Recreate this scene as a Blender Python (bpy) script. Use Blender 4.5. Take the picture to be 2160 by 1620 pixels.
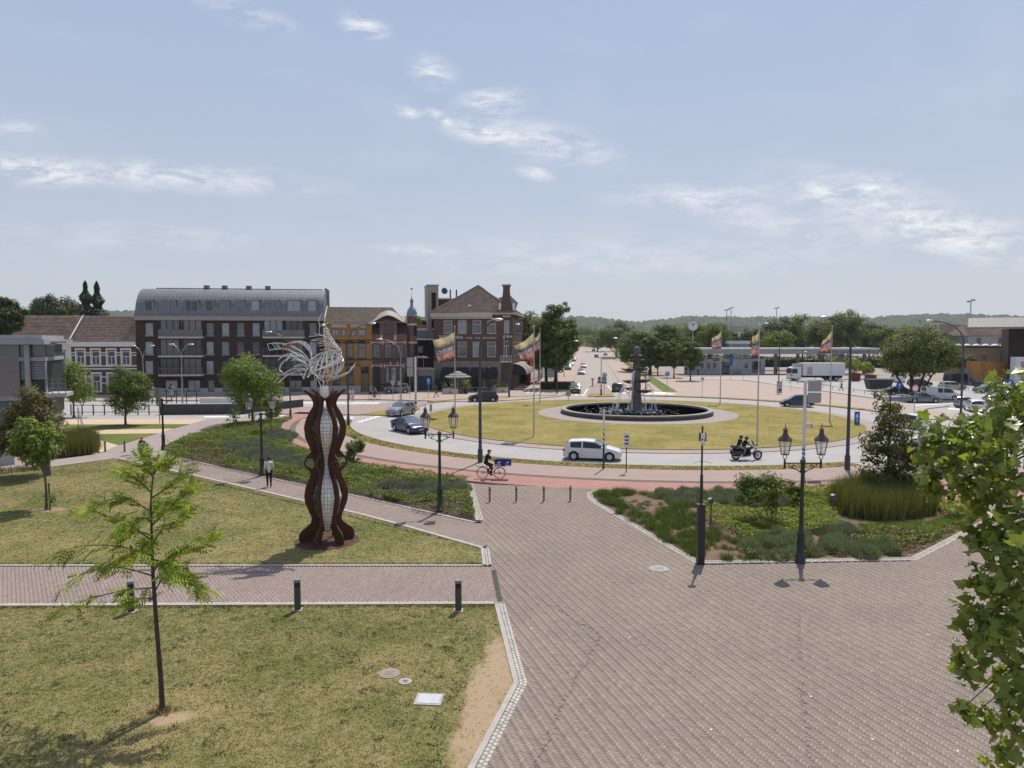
import bpy,math,random
import numpy as np
from mathutils import Vector,Matrix,geometry
for o in list(bpy.data.objects):
 bpy.data.objects.remove(o)
sc=bpy.context.scene
COL=sc.collection
R=math.radians
random.seed(11)
rng=np.random.default_rng(11)
# ------------------------------------------------------------------ camera
FPX,CX,CY,HY,CAMH=1500.0,1080.0,810.0,716.0,8.7
PIT=math.atan((CY-HY)/FPX)
cam=bpy.data.cameras.new("camera")
cam.sensor_width=36.0
cam.lens=36.0*FPX/2160.0
cam.clip_start,cam.clip_end=0.1,9000.0
cam_o=bpy.data.objects.new("camera",cam)
cam_o.location=(0,0,CAMH)
cam_o.rotation_euler=(R(90)-PIT,0,0)
COL.objects.link(cam_o)
sc.camera=cam_o
# ------------------------------------------------------------------ sun, sky, exposure
SUN_AZ,SUN_EL=R(21.0),R(61.0)
sun=bpy.data.lights.new("sun","SUN")
sun.energy,sun.angle,sun.color=4.9,R(0.53),(1.0,0.93,0.83)
sun_o=bpy.data.objects.new("sun",sun)
sd=Vector((math.sin(SUN_AZ)*math.cos(SUN_EL),math.cos(SUN_AZ)*math.cos(SUN_EL),math.sin(SUN_EL)))
sun_o.rotation_euler=sd.to_track_quat("Z","Y").to_euler()
sun_o.location=(0,0,60)
COL.objects.link(sun_o)
vs=sc.view_settings
sc.display_settings.display_device="sRGB"
vs.view_transform,vs.look,vs.exposure,vs.gamma="Standard","None",0.0,1.0
vs.use_curve_mapping=False
sc.cycles.use_denoising=True
sc.cycles.max_bounces=8
sc.cycles.transparent_max_bounces=12
sc.cycles.caustics_reflective=False
sc.cycles.caustics_refractive=False
sc.cycles.sample_clamp_indirect=6.0
def ray(px,py):
 dx,dy=px-CX,py-CY
 c,s=math.cos(PIT),math.sin(PIT)
 return Vector((dx,FPX*c-dy*s,-FPX*s-dy*c))
def G(px,py,z=0.0):
 """the point of the level z that the photograph shows at this pixel"""
 r=ray(px,py)
 t=(z-CAMH)/r.z
 return Vector((r.x*t,r.y*t,z))
def D(px,py,y):
 r=ray(px,py)
 t=y/r.y
 return Vector((r.x*t,y,CAMH+r.z*t))
def ZH(px,py,base):
 """height over the ground of the pixel row py on the vertical through base"""
 return D(px,py,base.y).z
SKY_STRENGTH=0.088
world=bpy.data.worlds.new("World")
sc.world=world
world.use_nodes=True
wt=world.node_tree
wt.nodes.clear()
def node(nt,kind,**kw):
 n=nt.nodes.new(kind)
 for k,v in kw.items():
  if k.startswith("i_"):
   key=k[2:]
   n.inputs[int(key)if key.isdigit()else key].default_value=v
  else:
   setattr(n,k,v)
 return n
def link(nt,a,b):
 nt.links.new(a,b)
def math_n(nt,op,a,b=None,clamp=False):
 n=node(nt,"ShaderNodeMath",operation=op,use_clamp=clamp)
 for i,v in enumerate((a,b)):
  if v is None:
   continue
  if isinstance(v,(int,float)):
   n.inputs[i].default_value=v
  else:
   link(nt,v,n.inputs[i])
 return n.outputs[0]
def mix_col(nt,fac,a,b,blend="MIX"):
 n=node(nt,"ShaderNodeMix",data_type="RGBA",blend_type=blend)
 for sock,v in((n.inputs[0],fac),(n.inputs[6],a),(n.inputs[7],b)):
  if isinstance(v,(int,float)):
   sock.default_value=v
  elif isinstance(v,(tuple,list)):
   sock.default_value=(*v[:3],1.0)
  else:
   link(nt,v,sock)
 return n.outputs[2]
def map_range(nt,v,a,b,c,d,smooth=False):
 n=node(nt,"ShaderNodeMapRange",interpolation_type="SMOOTHSTEP" if smooth else "LINEAR")
 n.clamp=True
 link(nt,v,n.inputs[0])
 for i,x in enumerate((a,b,c,d)):
  n.inputs[i+1].default_value=x
 return n.outputs[0]
sky=node(wt,"ShaderNodeTexSky",sky_type="NISHITA",sun_disc=False,sun_elevation=SUN_EL,sun_rotation=SUN_AZ,altitude=30.0,air_density=1.0,dust_density=1.2,ozone_density=1.6)
tc=node(wt,"ShaderNodeTexCoord")
sep=node(wt,"ShaderNodeSeparateXYZ")
link(wt,tc.outputs["Generated"],sep.inputs[0])
yy=math_n(wt,"MAXIMUM",sep.outputs[1],0.02)
uu=math_n(wt,"DIVIDE",sep.outputs[0],yy)
vv=math_n(wt,"DIVIDE",sep.outputs[2],yy)
uv=node(wt,"ShaderNodeCombineXYZ")
link(wt,uu,uv.inputs[0])
link(wt,vv,uv.inputs[1])
front=map_range(wt,sep.outputs[1],0.05,0.25,0.0,1.0)
total=None
WISPS=[(770,58,70,34,-22,1.0),(912,150,66,42,-15,.85),(1040,214,88,38,4,1.25),(862,237,48,15,-16,1.0),(924,247,40,15,-28,.9),(1010,275,120,35,-12,.7),(1150,300,220,52,-12,.8),(1130,366,48,18,-12,1.0),(880,527,110,12,-3,.7),(70,362,150,40,-6,
1.0),(340,370,420,40,-4,.85),(30,270,90,24,-6,.6),(520,30,170,34,-20,.5),(1860,440,310,80,-14,.8),(1800,395,150,34,6,.6),(2080,510,280,66,-8,.75),(1460,415,240,40,0,.55),(1300,545,620,60,0,.4),(300,500,460,44,0,.3),(1620,470,260,50,-14,.5)]
for(px,py,a,b,ang,amp)in WISPS:
 r=ray(px,py)
 mp=node(wt,"ShaderNodeMapping",vector_type="TEXTURE")
 mp.inputs["Location"].default_value=(r.x/r.y,r.z/r.y,0)
 mp.inputs["Rotation"].default_value=(0,0,R(ang))
 mp.inputs["Scale"].default_value=(a/FPX*1.15,b/FPX*1.15,1)
 link(wt,uv.outputs[0],mp.inputs["Vector"])
 ln=node(wt,"ShaderNodeVectorMath",operation="LENGTH")
 link(wt,mp.outputs[0],ln.inputs[0])
 m=map_range(wt,ln.outputs["Value"],1.0,0.0,0.0,amp,True)
 total=m if total is None else math_n(wt,"ADD",total,m)
mpn=node(wt,"ShaderNodeMapping")
mpn.inputs["Scale"].default_value=(7.0,22.0,1.0)
mpn.inputs["Rotation"].default_value=(0,0,R(9))
link(wt,uv.outputs[0],mpn.inputs["Vector"])
nz=node(wt,"ShaderNodeTexNoise",i_Scale=1.9,i_Detail=11.0,i_Roughness=0.72,i_Distortion=0.35)
link(wt,mpn.outputs[0],nz.inputs["Vector"])
nzf=map_range(wt,nz.outputs["Fac"],0.42,0.60,0.0,1.0)
wisp=math_n(wt,"MULTIPLY",total,nzf)
wisp=math_n(wt,"MULTIPLY",wisp,front)
mpv=node(wt,"ShaderNodeMapping")
mpv.inputs["Scale"].default_value=(2.0,2.0,7.0)
link(wt,tc.outputs["Generated"],mpv.inputs["Vector"])
nv=node(wt,"ShaderNodeTexNoise",i_Scale=1.6,i_Detail=6.0,i_Roughness=0.6,i_Distortion=0.6)
link(wt,mpv.outputs[0],nv.inputs["Vector"])
veil=map_range(wt,nv.outputs["Fac"],0.5,0.85,0.0,0.14)
cl=math_n(wt,"ADD",wisp,veil,clamp=True)
cl=math_n(wt,"MULTIPLY",cl,0.85)
el=map_range(wt,sep.outputs[2],0.0,0.42,0.0,1.0)
wash=mix_col(wt,el,(7.1,7.45,8.2),(5.05,6.2,8.5))
pale=mix_col(wt,0.78,sky.outputs[0],wash)
skyc=mix_col(wt,cl,pale,(10.6,10.6,10.7))
bg=node(wt,"ShaderNodeBackground",i_Strength=SKY_STRENGTH)
link(wt,skyc,bg.inputs["Color"])
wo=node(wt,"ShaderNodeOutputWorld")
link(wt,bg.outputs[0],wo.inputs["Surface"])
# ------------------------------------------------------------------ object helpers
def tag(o,label=None,cat=None,group=None,kind=None):
 if label:
  o["label"]=label
 if cat:
  o["category"]=cat
 if group:
  o["group"]=group
 if kind:
  o["kind"]=kind
 return o
def thing(name,label,cat,loc=(0,0,0),rz=0.0,group=None):
 o=bpy.data.objects.new(name,None)
 o.empty_display_size=0.2
 COL.objects.link(o)
 o.location=loc
 o.rotation_euler=(0,0,rz)
 return tag(o,label,cat,group)
def copy_tree(o,parent=None):
 c=o.copy()
 COL.objects.link(c)
 c.parent=parent
 for ch in o.children:
  copy_tree(ch,c)
 return c
def clone(root,loc,rz,label,group=None):
 c=copy_tree(root)
 c.location,c.rotation_euler=loc,(0,0,rz)
 c["label"]=label
 if group:
  c["group"]=group
 return c
class MB:
 """collects faces; build() links them as ONE mesh object"""
 def __init__(self):
  self.v,self.f,self.m=[],[],[]
  self.T=None
 def add(self,vs,fs,mi=0):
  k=len(self.v)
  if self.T is not None:
   vs=[self.T@Vector(p)for p in vs]
  self.v+=[tuple(p)for p in vs]
  self.f+=[tuple(i+k for i in f)for f in fs]
  self.m+=[mi]*len(fs)
  return self
 def box(self,x0,x1,y0,y1,z0,z1,mi=0):
  return self.add([(x0,y0,z0),(x1,y0,z0),(x1,y1,z0),(x0,y1,z0),(x0,y0,z1),(x1,y0,z1),(x1,y1,z1),(x0,y1,z1)],[(0,3,2,1),(4,5,6,7),(0,1,5,4),(1,2,6,5),(2,3,7,6),(3,0,4,7)],mi)
 def obox(self,c,rz,sx,sy,sz,mi=0):
  """box centred on c in x, y, standing on c.z, turned by rz"""
  ca,sa=math.cos(rz),math.sin(rz)
  P=[]
  for z in(0,sz):
   for(a,b)in((-1,-1),(1,-1),(1,1),(-1,1)):
    x,y=a*sx/2,b*sy/2
    P.append((c[0]+x*ca-y*sa,c[1]+x*sa+y*ca,c[2]+z))
  return self.add(P,[(0,3,2,1),(4,5,6,7),(0,1,5,4),(1,2,6,5),(2,3,7,6),(3,0,4,7)],mi)
 def quad(self,a,b,c,d,mi=0):
  return self.add([a,b,c,d],[(0,1,2,3)],mi)
 def prism(self,poly,z0,z1,mi=0):
  n=len(poly)
  a=sum(poly[i][0]*poly[(i+1)%n][1]-poly[(i+1)%n][0]*poly[i][1]for i in range(n))
  if a<0:
   poly=poly[::-1]
  vs=[(p[0],p[1],z0)for p in poly]+[(p[0],p[1],z1)for p in poly]
  fs=[tuple(range(n,2*n))]+[(i,(i+1)%n,n+(i+1)%n,n+i)for i in range(n)]
  return self.add(vs,fs,mi)
 def prism_xz(self,poly,y0,y1,mi=0):
  """outline in x, z given thickness along y"""
  n=len(poly)
  vs=[(p[0],y0,p[1])for p in poly]+[(p[0],y1,p[1])for p in poly]
  fs=[tuple(range(n)),tuple(range(2*n-1,n-1,-1))]+[(i,n+i,n+(i+1)%n,(i+1)%n)for i in range(n)]
  return self.add(vs,fs,mi)
 def tube(self,pts,r,n=8,cap=True,mi=0):
  pts=[Vector(p)for p in pts]
  rs=r if isinstance(r,(list,tuple))else[r]*len(pts)
  vs,fs=[],[]
  up=None
  for i,p in enumerate(pts):
   d=(pts[min(i+1,len(pts)-1)]-pts[max(i-1,0)])
   if d.length<1e-9:
    d=Vector((0,0,1))
   d.normalize()
   if up is None:
    up=Vector((1,0,0))if abs(d.x)<0.8 else Vector((0,1,0))
   a=up-d*up.dot(d)
   if a.length<1e-4:
    a=Vector((0,1,0))-d*d.y
   a.normalize()
   up=a
   b=d.cross(a)
   for k in range(n):
    t=2*math.pi*k/n
    vs.append(p+(a*math.cos(t)+b*math.sin(t))*rs[i])
  for i in range(len(pts)-1):
   for k in range(n):
    fs.append((i*n+k,i*n+(k+1)%n,(i+1)*n+(k+1)%n,(i+1)*n+k))
  if cap:
   fs.append(tuple(range(n-1,-1,-1)))
   fs.append(tuple(range((len(pts)-1)*n,len(pts)*n)))
  return self.add(vs,fs,mi)
 def strip(self,pts,w,t,side=(0,1,0),mi=0):
  """flat bar along pts: width w across `side`, thickness t"""
  pts=[Vector(p)for p in pts]
  s0=Vector(side)
  vs,fs=[],[]
  for i,p in enumerate(pts):
   d=(pts[min(i+1,len(pts)-1)]-pts[max(i-1,0)]).normalized()
   s=s0-d*s0 .dot(d)
   if s.length<1e-4:
    s=Vector((1,0,0))-d*d.x
   s.normalize()
   nn=d.cross(s)
   for(a,b)in((-1,-1),(1,-1),(1,1),(-1,1)):
    vs.append(p+s*a*w/2+nn*b*t/2)
  for i in range(len(pts)-1):
   for k in range(4):
    fs.append((i*4+k,i*4+(k+1)%4,(i+1)*4+(k+1)%4,(i+1)*4+k))
  fs+=[(3,2,1,0),tuple(range(len(vs)-4,len(vs)))]
  return self.add(vs,fs,mi)
 def lathe(self,prof,n=16,c=(0,0,0),mi=0,a0=0.0,a1=2*math.pi,cap=True):
  full=abs(a1-a0-2*math.pi)<1e-6
  m=n if full else n+1
  vs,fs=[],[]
  for(r,z)in prof:
   for k in range(m):
    t=a0+(a1-a0)*k/n
    vs.append((c[0]+r*math.cos(t),c[1]+r*math.sin(t),c[2]+z))
  for i in range(len(prof)-1):
   for k in range(n):
    k2=(k+1)%m
    fs.append((i*m+k,i*m+k2,(i+1)*m+k2,(i+1)*m+k))
  if cap and full and prof[-1][0]>1e-6:
   fs.append(tuple(range((len(prof)-1)*m,len(prof)*m)))
  if cap and full and prof[0][0]>1e-6:
   fs.append(tuple(range(m-1,-1,-1)))
  return self.add(vs,fs,mi)
 def ball(self,c,rx,ry=None,rz=None,n=10,m=6,mi=0):
  ry,rz=ry or rx,rz or rx
  vs,fs=[],[]
  for i in range(m+1):
   a=-math.pi/2+math.pi*i/m
   for k in range(n):
    t=2*math.pi*k/n
    vs.append((c[0]+rx*math.cos(a)*math.cos(t),c[1]+ry*math.cos(a)*math.sin(t),c[2]+rz*math.sin(a)))
  for i in range(m):
   for k in range(n):
    fs.append((i*n+k,i*n+(k+1)%n,(i+1)*n+(k+1)%n,(i+1)*n+k))
  return self.add(vs,fs,mi)
 def build(self,name,mats,parent=None,smooth=False,loc=None):
  me=bpy.data.meshes.new(name)
  me.from_pydata(self.v,[],self.f)
  if not isinstance(mats,(list,tuple)):
   mats=[mats]
  for m in mats:
   me.materials.append(m)
  if len(mats)>1:
   me.polygons.foreach_set("material_index",self.m)
  if smooth:
   me.polygons.foreach_set("use_smooth",[True]*len(me.polygons))
  me.update()
  o=bpy.data.objects.new(name,me)
  COL.objects.link(o)
  if parent is not None:
   o.parent=parent
  if loc is not None:
   o.location=loc
  if smooth and smooth!="all":
   try:
    me.set_sharp_from_angle(angle=R(40))
   except Exception:
    pass
  return o
def np_mesh(name,V,F,mat,tone=None,parent=None,smooth=False):
 """mesh straight from arrays: V (n,3), F (m,k) with k fixed; tone is one value per face"""
 me=bpy.data.meshes.new(name)
 V=np.ascontiguousarray(V,dtype=np.float32)
 F=np.ascontiguousarray(F,dtype=np.int32)
 m,k=F.shape
 me.vertices.add(len(V))
 me.vertices.foreach_set("co",V.ravel())
 me.loops.add(m*k)
 me.loops.foreach_set("vertex_index",F.ravel())
 me.polygons.add(m)
 me.polygons.foreach_set("loop_start",np.arange(0,m*k,k,dtype=np.int32))
 if smooth:
  me.polygons.foreach_set("use_smooth",np.ones(m,dtype=bool))
 if tone is not None:
  at=me.attributes.new("tone","FLOAT","FACE")
  at.data.foreach_set("value",np.ascontiguousarray(tone,dtype=np.float32))
 me.materials.append(mat)
 me.update(calc_edges=True)
 me.validate()
 o=bpy.data.objects.new(name,me)
 COL.objects.link(o)
 if parent is not None:
  o.parent=parent
 return o
# ------------------------------------------------------------------ materials
MATS={}
def pos_coord(nt,scale=1.0,local=False):
 if local:
  t=node(nt,"ShaderNodeTexCoord").outputs["Object"]
 else:
  t=node(nt,"ShaderNodeNewGeometry").outputs["Position"]
 return t
def noise(nt,vec,scale,detail=4.0,rough=0.6,dist=0.0):
 n=node(nt,"ShaderNodeTexNoise",i_Scale=scale,i_Detail=detail,i_Roughness=rough,i_Distortion=dist)
 link(nt,vec,n.inputs["Vector"])
 return n.outputs["Fac"]
def new_mat(name):
 m=bpy.data.materials.new(name)
 m.use_nodes=True
 nt=m.node_tree
 nt.nodes.clear()
 b=node(nt,"ShaderNodeBsdfPrincipled")
 o=node(nt,"ShaderNodeOutputMaterial")
 link(nt,b.outputs[0],o.inputs["Surface"])
 MATS[name]=m
 return m,nt,b
def add_bump(nt,b,h,strength,dist=0.02):
 bp=node(nt,"ShaderNodeBump",i_Strength=strength,i_Distance=dist)
 link(nt,h,bp.inputs["Height"])
 link(nt,bp.outputs[0],b.inputs["Normal"])
def M(name,col,col2=None,rough=0.7,spec=0.3,metal=0.0,ns=2.0,fine=40.0,fine_amt=0.12,bump=0.0,tone=0.0,coat=0.0,local=False):
 """plain surface: two colours blotched by noise, fine grain, optional bump; tone = how far the per-piece value moves it"""
 if name in MATS:
  return MATS[name]
 m,nt,b=new_mat(name)
 col2=col2 or tuple(c*0.78 for c in col)
 P=pos_coord(nt,local=local)
 f=map_range(nt,noise(nt,P,ns,5.0,0.65),0.32,0.68,0.0,1.0)
 c=mix_col(nt,f,col,col2)
 fn=noise(nt,P,fine,3.0,0.6)
 g=map_range(nt,fn,0.25,0.75,1.0-fine_amt,1.0+fine_amt)
 cc=node(nt,"ShaderNodeCombineColor")
 for i in range(3):
  link(nt,g,cc.inputs[i])
 c=mix_col(nt,1.0,c,cc.outputs[0],"MULTIPLY")
 if tone:
  at=node(nt,"ShaderNodeAttribute",attribute_name="tone")
  tv=map_range(nt,at.outputs["Fac"],0.0,1.0,1.0-tone,1.0+tone)
  cc2=node(nt,"ShaderNodeCombineColor")
  for i in range(3):
   link(nt,tv,cc2 .inputs[i])
  c=mix_col(nt,1.0,c,cc2 .outputs[0],"MULTIPLY")
 link(nt,c,b.inputs["Base Color"])
 b.inputs["Roughness"].default_value=rough
 b.inputs["Specular IOR Level"].default_value=spec
 b.inputs["Metallic"].default_value=metal
 b.inputs["Coat Weight"].default_value=coat
 b.inputs["Coat Roughness"].default_value=0.06
 if bump:
  add_bump(nt,b,fn,bump)
 return m
def brick_mat(name,c1,c2,mortar,bw=0.21,bh=0.065,ms=0.012,rough=0.85,blotch=0.5):
 m,nt,b=new_mat(name)
 t=node(nt,"ShaderNodeTexCoord").outputs["Object"]
 s=node(nt,"ShaderNodeSeparateXYZ")
 link(nt,t,s.inputs[0])
 c=node(nt,"ShaderNodeCombineXYZ")
 link(nt,math_n(nt,"ADD",s.outputs[0],s.outputs[1]),c.inputs[0])
 link(nt,s.outputs[2],c.inputs[1])
 br=node(nt,"ShaderNodeTexBrick")
 br.offset=0.5
 link(nt,c.outputs[0],br.inputs["Vector"])
 br.inputs["Color1"].default_value=(*c1,1)
 br.inputs["Color2"].default_value=(*c2,1)
 br.inputs["Mortar"].default_value=(*mortar,1)
 br.inputs["Scale"].default_value=1.0
 br.inputs["Mortar Size"].default_value=ms
 br.inputs["Brick Width"].default_value=bw
 br.inputs["Row Height"].default_value=bh
 P=pos_coord(nt)
 f=map_range(nt,noise(nt,P,0.9,5.0,0.65),0.3,0.7,1.0-0.3*blotch,1.0+0.3*blotch)
 cc=node(nt,"ShaderNodeCombineColor")
 for i in range(3):
  link(nt,f,cc.inputs[i])
 link(nt,mix_col(nt,1.0,br.outputs["Color"],cc.outputs[0],"MULTIPLY"),b.inputs["Base Color"])
 b.inputs["Roughness"].default_value=rough
 b.inputs["Specular IOR Level"].default_value=0.2
 add_bump(nt,b,br.outputs["Fac"],-0.4,0.01)
 return m
def leaf_mat(name,dark,light,trans=0.35,rough=0.55,spec=0.2,yellow=None):
 """leaves: per-leaf tone from dark to light, some light through them"""
 m,nt,b=new_mat(name)
 at=node(nt,"ShaderNodeAttribute",attribute_name="tone")
 c=mix_col(nt,at.outputs["Fac"],dark,light)
 f=map_range(nt,noise(nt,pos_coord(nt),0.9,3.0),0.35,0.65,0.0,0.45)
 c=mix_col(nt,f,c,yellow or tuple(0.6*x+0.4*y for x,y in zip(dark,light)))
 link(nt,c,b.inputs["Base Color"])
 b.inputs["Roughness"].default_value=rough
 b.inputs["Specular IOR Level"].default_value=spec
 tr=node(nt,"ShaderNodeBsdfTranslucent")
 tc_=mix_col(nt,1.0,c,(1.25,1.25,0.55),"MULTIPLY")
 link(nt,tc_,tr.inputs["Color"])
 mx=node(nt,"ShaderNodeMixShader",i_0=trans)
 out=[n for n in nt.nodes if n.type=="OUTPUT_MATERIAL"][0]
 link(nt,b.outputs[0],mx.inputs[1])
 link(nt,tr.outputs[0],mx.inputs[2])
 link(nt,mx.outputs[0],out.inputs["Surface"])
 return m
WORN=[]
def lawn_colour(nt,P,greens,straws,shift=0.0):
 n1=noise(nt,P,0.22,6.0,0.66,0.4)
 n2=noise(nt,P,1.7,5.0,0.7)
 n3=noise(nt,P,9.0,4.0,0.65)
 f=math_n(nt,"ADD",math_n(nt,"MULTIPLY",n1,0.5),math_n(nt,"ADD",math_n(nt,"MULTIPLY",n2,0.3),math_n(nt,"MULTIPLY",n3,0.2)))
 f=map_range(nt,f,0.40+shift,0.60+shift,0.0,1.0)
 c=mix_col(nt,f,greens,straws)
 g=map_range(nt,noise(nt,P,28.0,3.0,0.7),0.3,0.7,0.82,1.2)
 cc=node(nt,"ShaderNodeCombineColor")
 for i in range(3):
  link(nt,g,cc.inputs[i])
 for(x,y,a,b,rz)in WORN:
  mp=node(nt,"ShaderNodeMapping",vector_type="TEXTURE")
  mp.inputs["Location"].default_value=(x,y,0)
  mp.inputs["Rotation"].default_value=(0,0,rz)
  mp.inputs["Scale"].default_value=(a,b,50)
  link(nt,P,mp.inputs["Vector"])
  ln=node(nt,"ShaderNodeVectorMath",operation="LENGTH")
  link(nt,mp.outputs[0],ln.inputs[0])
  d=math_n(nt,"ADD",ln.outputs["Value"],math_n(nt,"MULTIPLY",math_n(nt,"SUBTRACT",math_n(nt,"ADD",n2,n3),1.0),1.5))
  c=mix_col(nt,map_range(nt,d,1.15,0.55,0.0,1.0,True),c,(0.34,0.25,0.165))
 return mix_col(nt,1.0,c,cc.outputs[0],"MULTIPLY")
def lawn_mat(name,greens,straws,shift=0.0,blade=False):
 m,nt,b=new_mat(name)
 P=pos_coord(nt)
 if blade:
  fl=node(nt,"ShaderNodeVectorMath",operation="MULTIPLY")
  fl.inputs[1].default_value=(1,1,0)
  link(nt,P,fl.inputs[0])
  P=fl.outputs[0]
 c=lawn_colour(nt,P,greens,straws,shift)
 if blade:
  at=node(nt,"ShaderNodeAttribute",attribute_name="tone")
  tv=map_range(nt,at.outputs["Fac"],0.0,1.0,0.7,1.5)
  cc=node(nt,"ShaderNodeCombineColor")
  for i in range(3):
   link(nt,tv,cc.inputs[i])
  c=mix_col(nt,1.0,c,cc.outputs[0],"MULTIPLY")
 link(nt,c,b.inputs["Base Color"])
 b.inputs["Roughness"].default_value=0.9
 b.inputs["Specular IOR Level"].default_value=0.15
 if not blade:
  add_bump(nt,b,noise(nt,P,22.0,4.0,0.7),0.6,0.05)
 return m
def glass_mat(name,tint,rough=0.03,spec=0.6):
 return M(name,tint,tuple(c*0.6 for c in tint),rough=rough,spec=spec,ns=0.35,fine=2.0,fine_amt=0.1,coat=0.6)
def inside(poly,X,Y):
 """which of the points lie inside the polygon"""
 r=np.zeros(len(X),dtype=bool)
 n=len(poly)
 for i in range(n):
  x1,y1=poly[i][0],poly[i][1]
  x2,y2=poly[(i+1)%n][0],poly[(i+1)%n][1]
  c=((y1>Y)!=(y2>Y))&(X<(x2-x1)*(Y-y1)/((y2-y1)if y2!=y1 else 1e-9)+x1)
  r^=c
 return r
def scatter(poly,dens):
 """random points over a polygon, dens per square metre"""
 P=np.array([(p[0],p[1])for p in poly])
 lo,hi=P.min(0),P.max(0)
 n=int(dens*(hi[0]-lo[0])*(hi[1]-lo[1]))
 X=rng.uniform(lo[0],hi[0],n)
 Y=rng.uniform(lo[1],hi[1],n)
 k=inside(P,X,Y)
 return X[k],Y[k]
def pix(poly,z=0.0):
 return[tuple(G(x,y,z)[:2])for(x,y)in poly]
def slab(name,poly,z0,z1,mat,kind="structure",parent=None):
 o=MB().prism(poly,z0,z1).build(name,mat,parent)
 if parent is None:
  tag(o,kind=kind)
 return o
# ------------------------------------------------------------------ ground, roads, paving
m_asphalt=M("asphalt",(0.35,0.325,0.315),(0.30,0.285,0.28),rough=0.85,ns=0.35,fine=22,fine_amt=0.12,bump=0.2)
m_avenue=M("avenue_asphalt",(0.34,0.29,0.265),(0.29,0.25,0.23),rough=0.85,ns=0.3,fine=20,fine_amt=0.1)
m_pave=M("pink_paving",(0.315,0.235,0.205),(0.265,0.20,0.175),rough=0.85,ns=0.7,fine=16,fine_amt=0.16,bump=0.25)
m_path=M("grey_paving",(0.31,0.255,0.24),(0.26,0.215,0.20),rough=0.85,ns=0.6,fine=18,fine_amt=0.15,bump=0.25)
m_square=M("station_paving",(0.37,0.29,0.245),(0.32,0.25,0.215),rough=0.85,ns=0.4,fine=14,fine_amt=0.1)
m_cycle=M("red_asphalt",(0.34,0.175,0.145),(0.285,0.15,0.125),rough=0.85,ns=0.5,fine=20,fine_amt=0.12)
m_dark=M("dark_setts",(0.13,0.115,0.10),(0.095,0.085,0.075),rough=0.85,ns=2,fine=14,fine_amt=0.3)
m_kerb=M("pale_kerb",(0.47,0.43,0.39),(0.37,0.34,0.31),rough=0.85,ns=3,fine=30,fine_amt=0.12,tone=0.16)
m_white=M("road_paint",(0.72,0.70,0.67),(0.6,0.58,0.55),rough=0.75,ns=3)
m_joint=M("joint_sand",(0.235,0.188,0.157),(0.205,0.166,0.14),rough=0.95)
m_brick=M("paving_brick",(0.268,0.212,0.175),(0.222,0.180,0.155),rough=0.8,spec=0.25,ns=0.28,fine=60,fine_amt=0.12,tone=0.17)
m_brick2=M("path_brick",(0.295,0.225,0.20),(0.25,0.192,0.172),rough=0.8,spec=0.25,ns=0.4,fine=60,fine_amt=0.14,tone=0.17)
m_sand=M("sand_path",(0.52,0.40,0.28),(0.45,0.345,0.24),rough=0.95,ns=0.8,fine=20)
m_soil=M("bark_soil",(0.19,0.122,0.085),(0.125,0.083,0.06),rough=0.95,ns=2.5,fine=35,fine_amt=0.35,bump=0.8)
m_soil_d=M("dark_soil",(0.10,0.075,0.05),(0.07,0.055,0.04),rough=0.95,ns=2.5,fine=35,fine_amt=0.35)  # plain darker soil of the left planting bed
GREEN,STRAW=(0.108,0.124,0.034),(0.285,0.222,0.108)
for(a,b,w)in(((1050,1345),(1058,1480),.45),((1045,1440),(965,1620),.45),((1020,1400),(1000,1560),.35)):
 a,b=G(*a),G(*b)
 WORN.append(((a.x+b.x)/2,(a.y+b.y)/2,(b-a).length*.58,w,math.atan2(b.y-a.y,b.x-a.x)))
a=G(352,1512)
WORN.append((a.x+.15,a.y-.05,.5,.3,0.2))
WORN.append((G(105,1075).x,G(105,1075).y,.9,.5,0.1))
def worn(X,Y):
 """least normalised distance to a worn place"""
 d=np.full(len(X),9.0)
 for(x,y,a,b,rz)in WORN:
  u,v=(X-x)*math.cos(rz)+(Y-y)*math.sin(rz),-(X-x)*math.sin(rz)+(Y-y)*math.cos(rz)
  d=np.minimum(d,np.hypot(u/a,v/b)+.25*np.sin(X*7)*np.sin(Y*6))
 return d
m_lawn=lawn_mat("dry_lawn",GREEN,STRAW,0.012)
m_lawn_b=lawn_mat("dry_lawn_blades",GREEN,STRAW,0.012,blade=True)
WORN_KEEP,WORN[:]=list(WORN),[]
m_isl=lawn_mat("island_lawn",(0.15,0.145,0.034),(0.31,0.235,0.085),0.0)
m_isl_b=lawn_mat("island_blades",(0.15,0.145,0.034),(0.31,0.235,0.085),0.0,blade=True)
m_green=lawn_mat("green_lawn",(0.085,0.12,0.025),(0.17,0.17,0.05),0.04)
WORN[:]=WORN_KEEP
m_bare=M("bare_earth",(0.47,0.345,0.235),(0.39,0.285,0.19),rough=0.95,ns=1.6,fine=18,fine_amt=0.18,bump=0.4)
RC=(13.6,79.5)
def rise(y):
 if y<290:
  return 0.0
 if y<760:
  return(y-290)*0.0122
 return 470*0.0122+(y-760)*0.006
ys=[-40,60,140,220,290,400,520,640,760,950,1300,2000]
xs=np.linspace(-2600,2600,27)
V,F=[],[]
for y in ys:
 for x in xs:
  V.append((x,y,rise(y)-0.125))
n=len(xs)
for i in range(len(ys)-1):
 for k in range(n-1):
  F.append((i*n+k,i*n+k+1,(i+1)*n+k+1,(i+1)*n+k))
gm=M("town_ground",(0.30,0.25,0.22),(0.25,0.21,0.185),rough=0.9,ns=0.05,fine=4,fine_amt=0.12)
tag(np_mesh("ground",V,F,gm),kind="structure")
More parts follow.
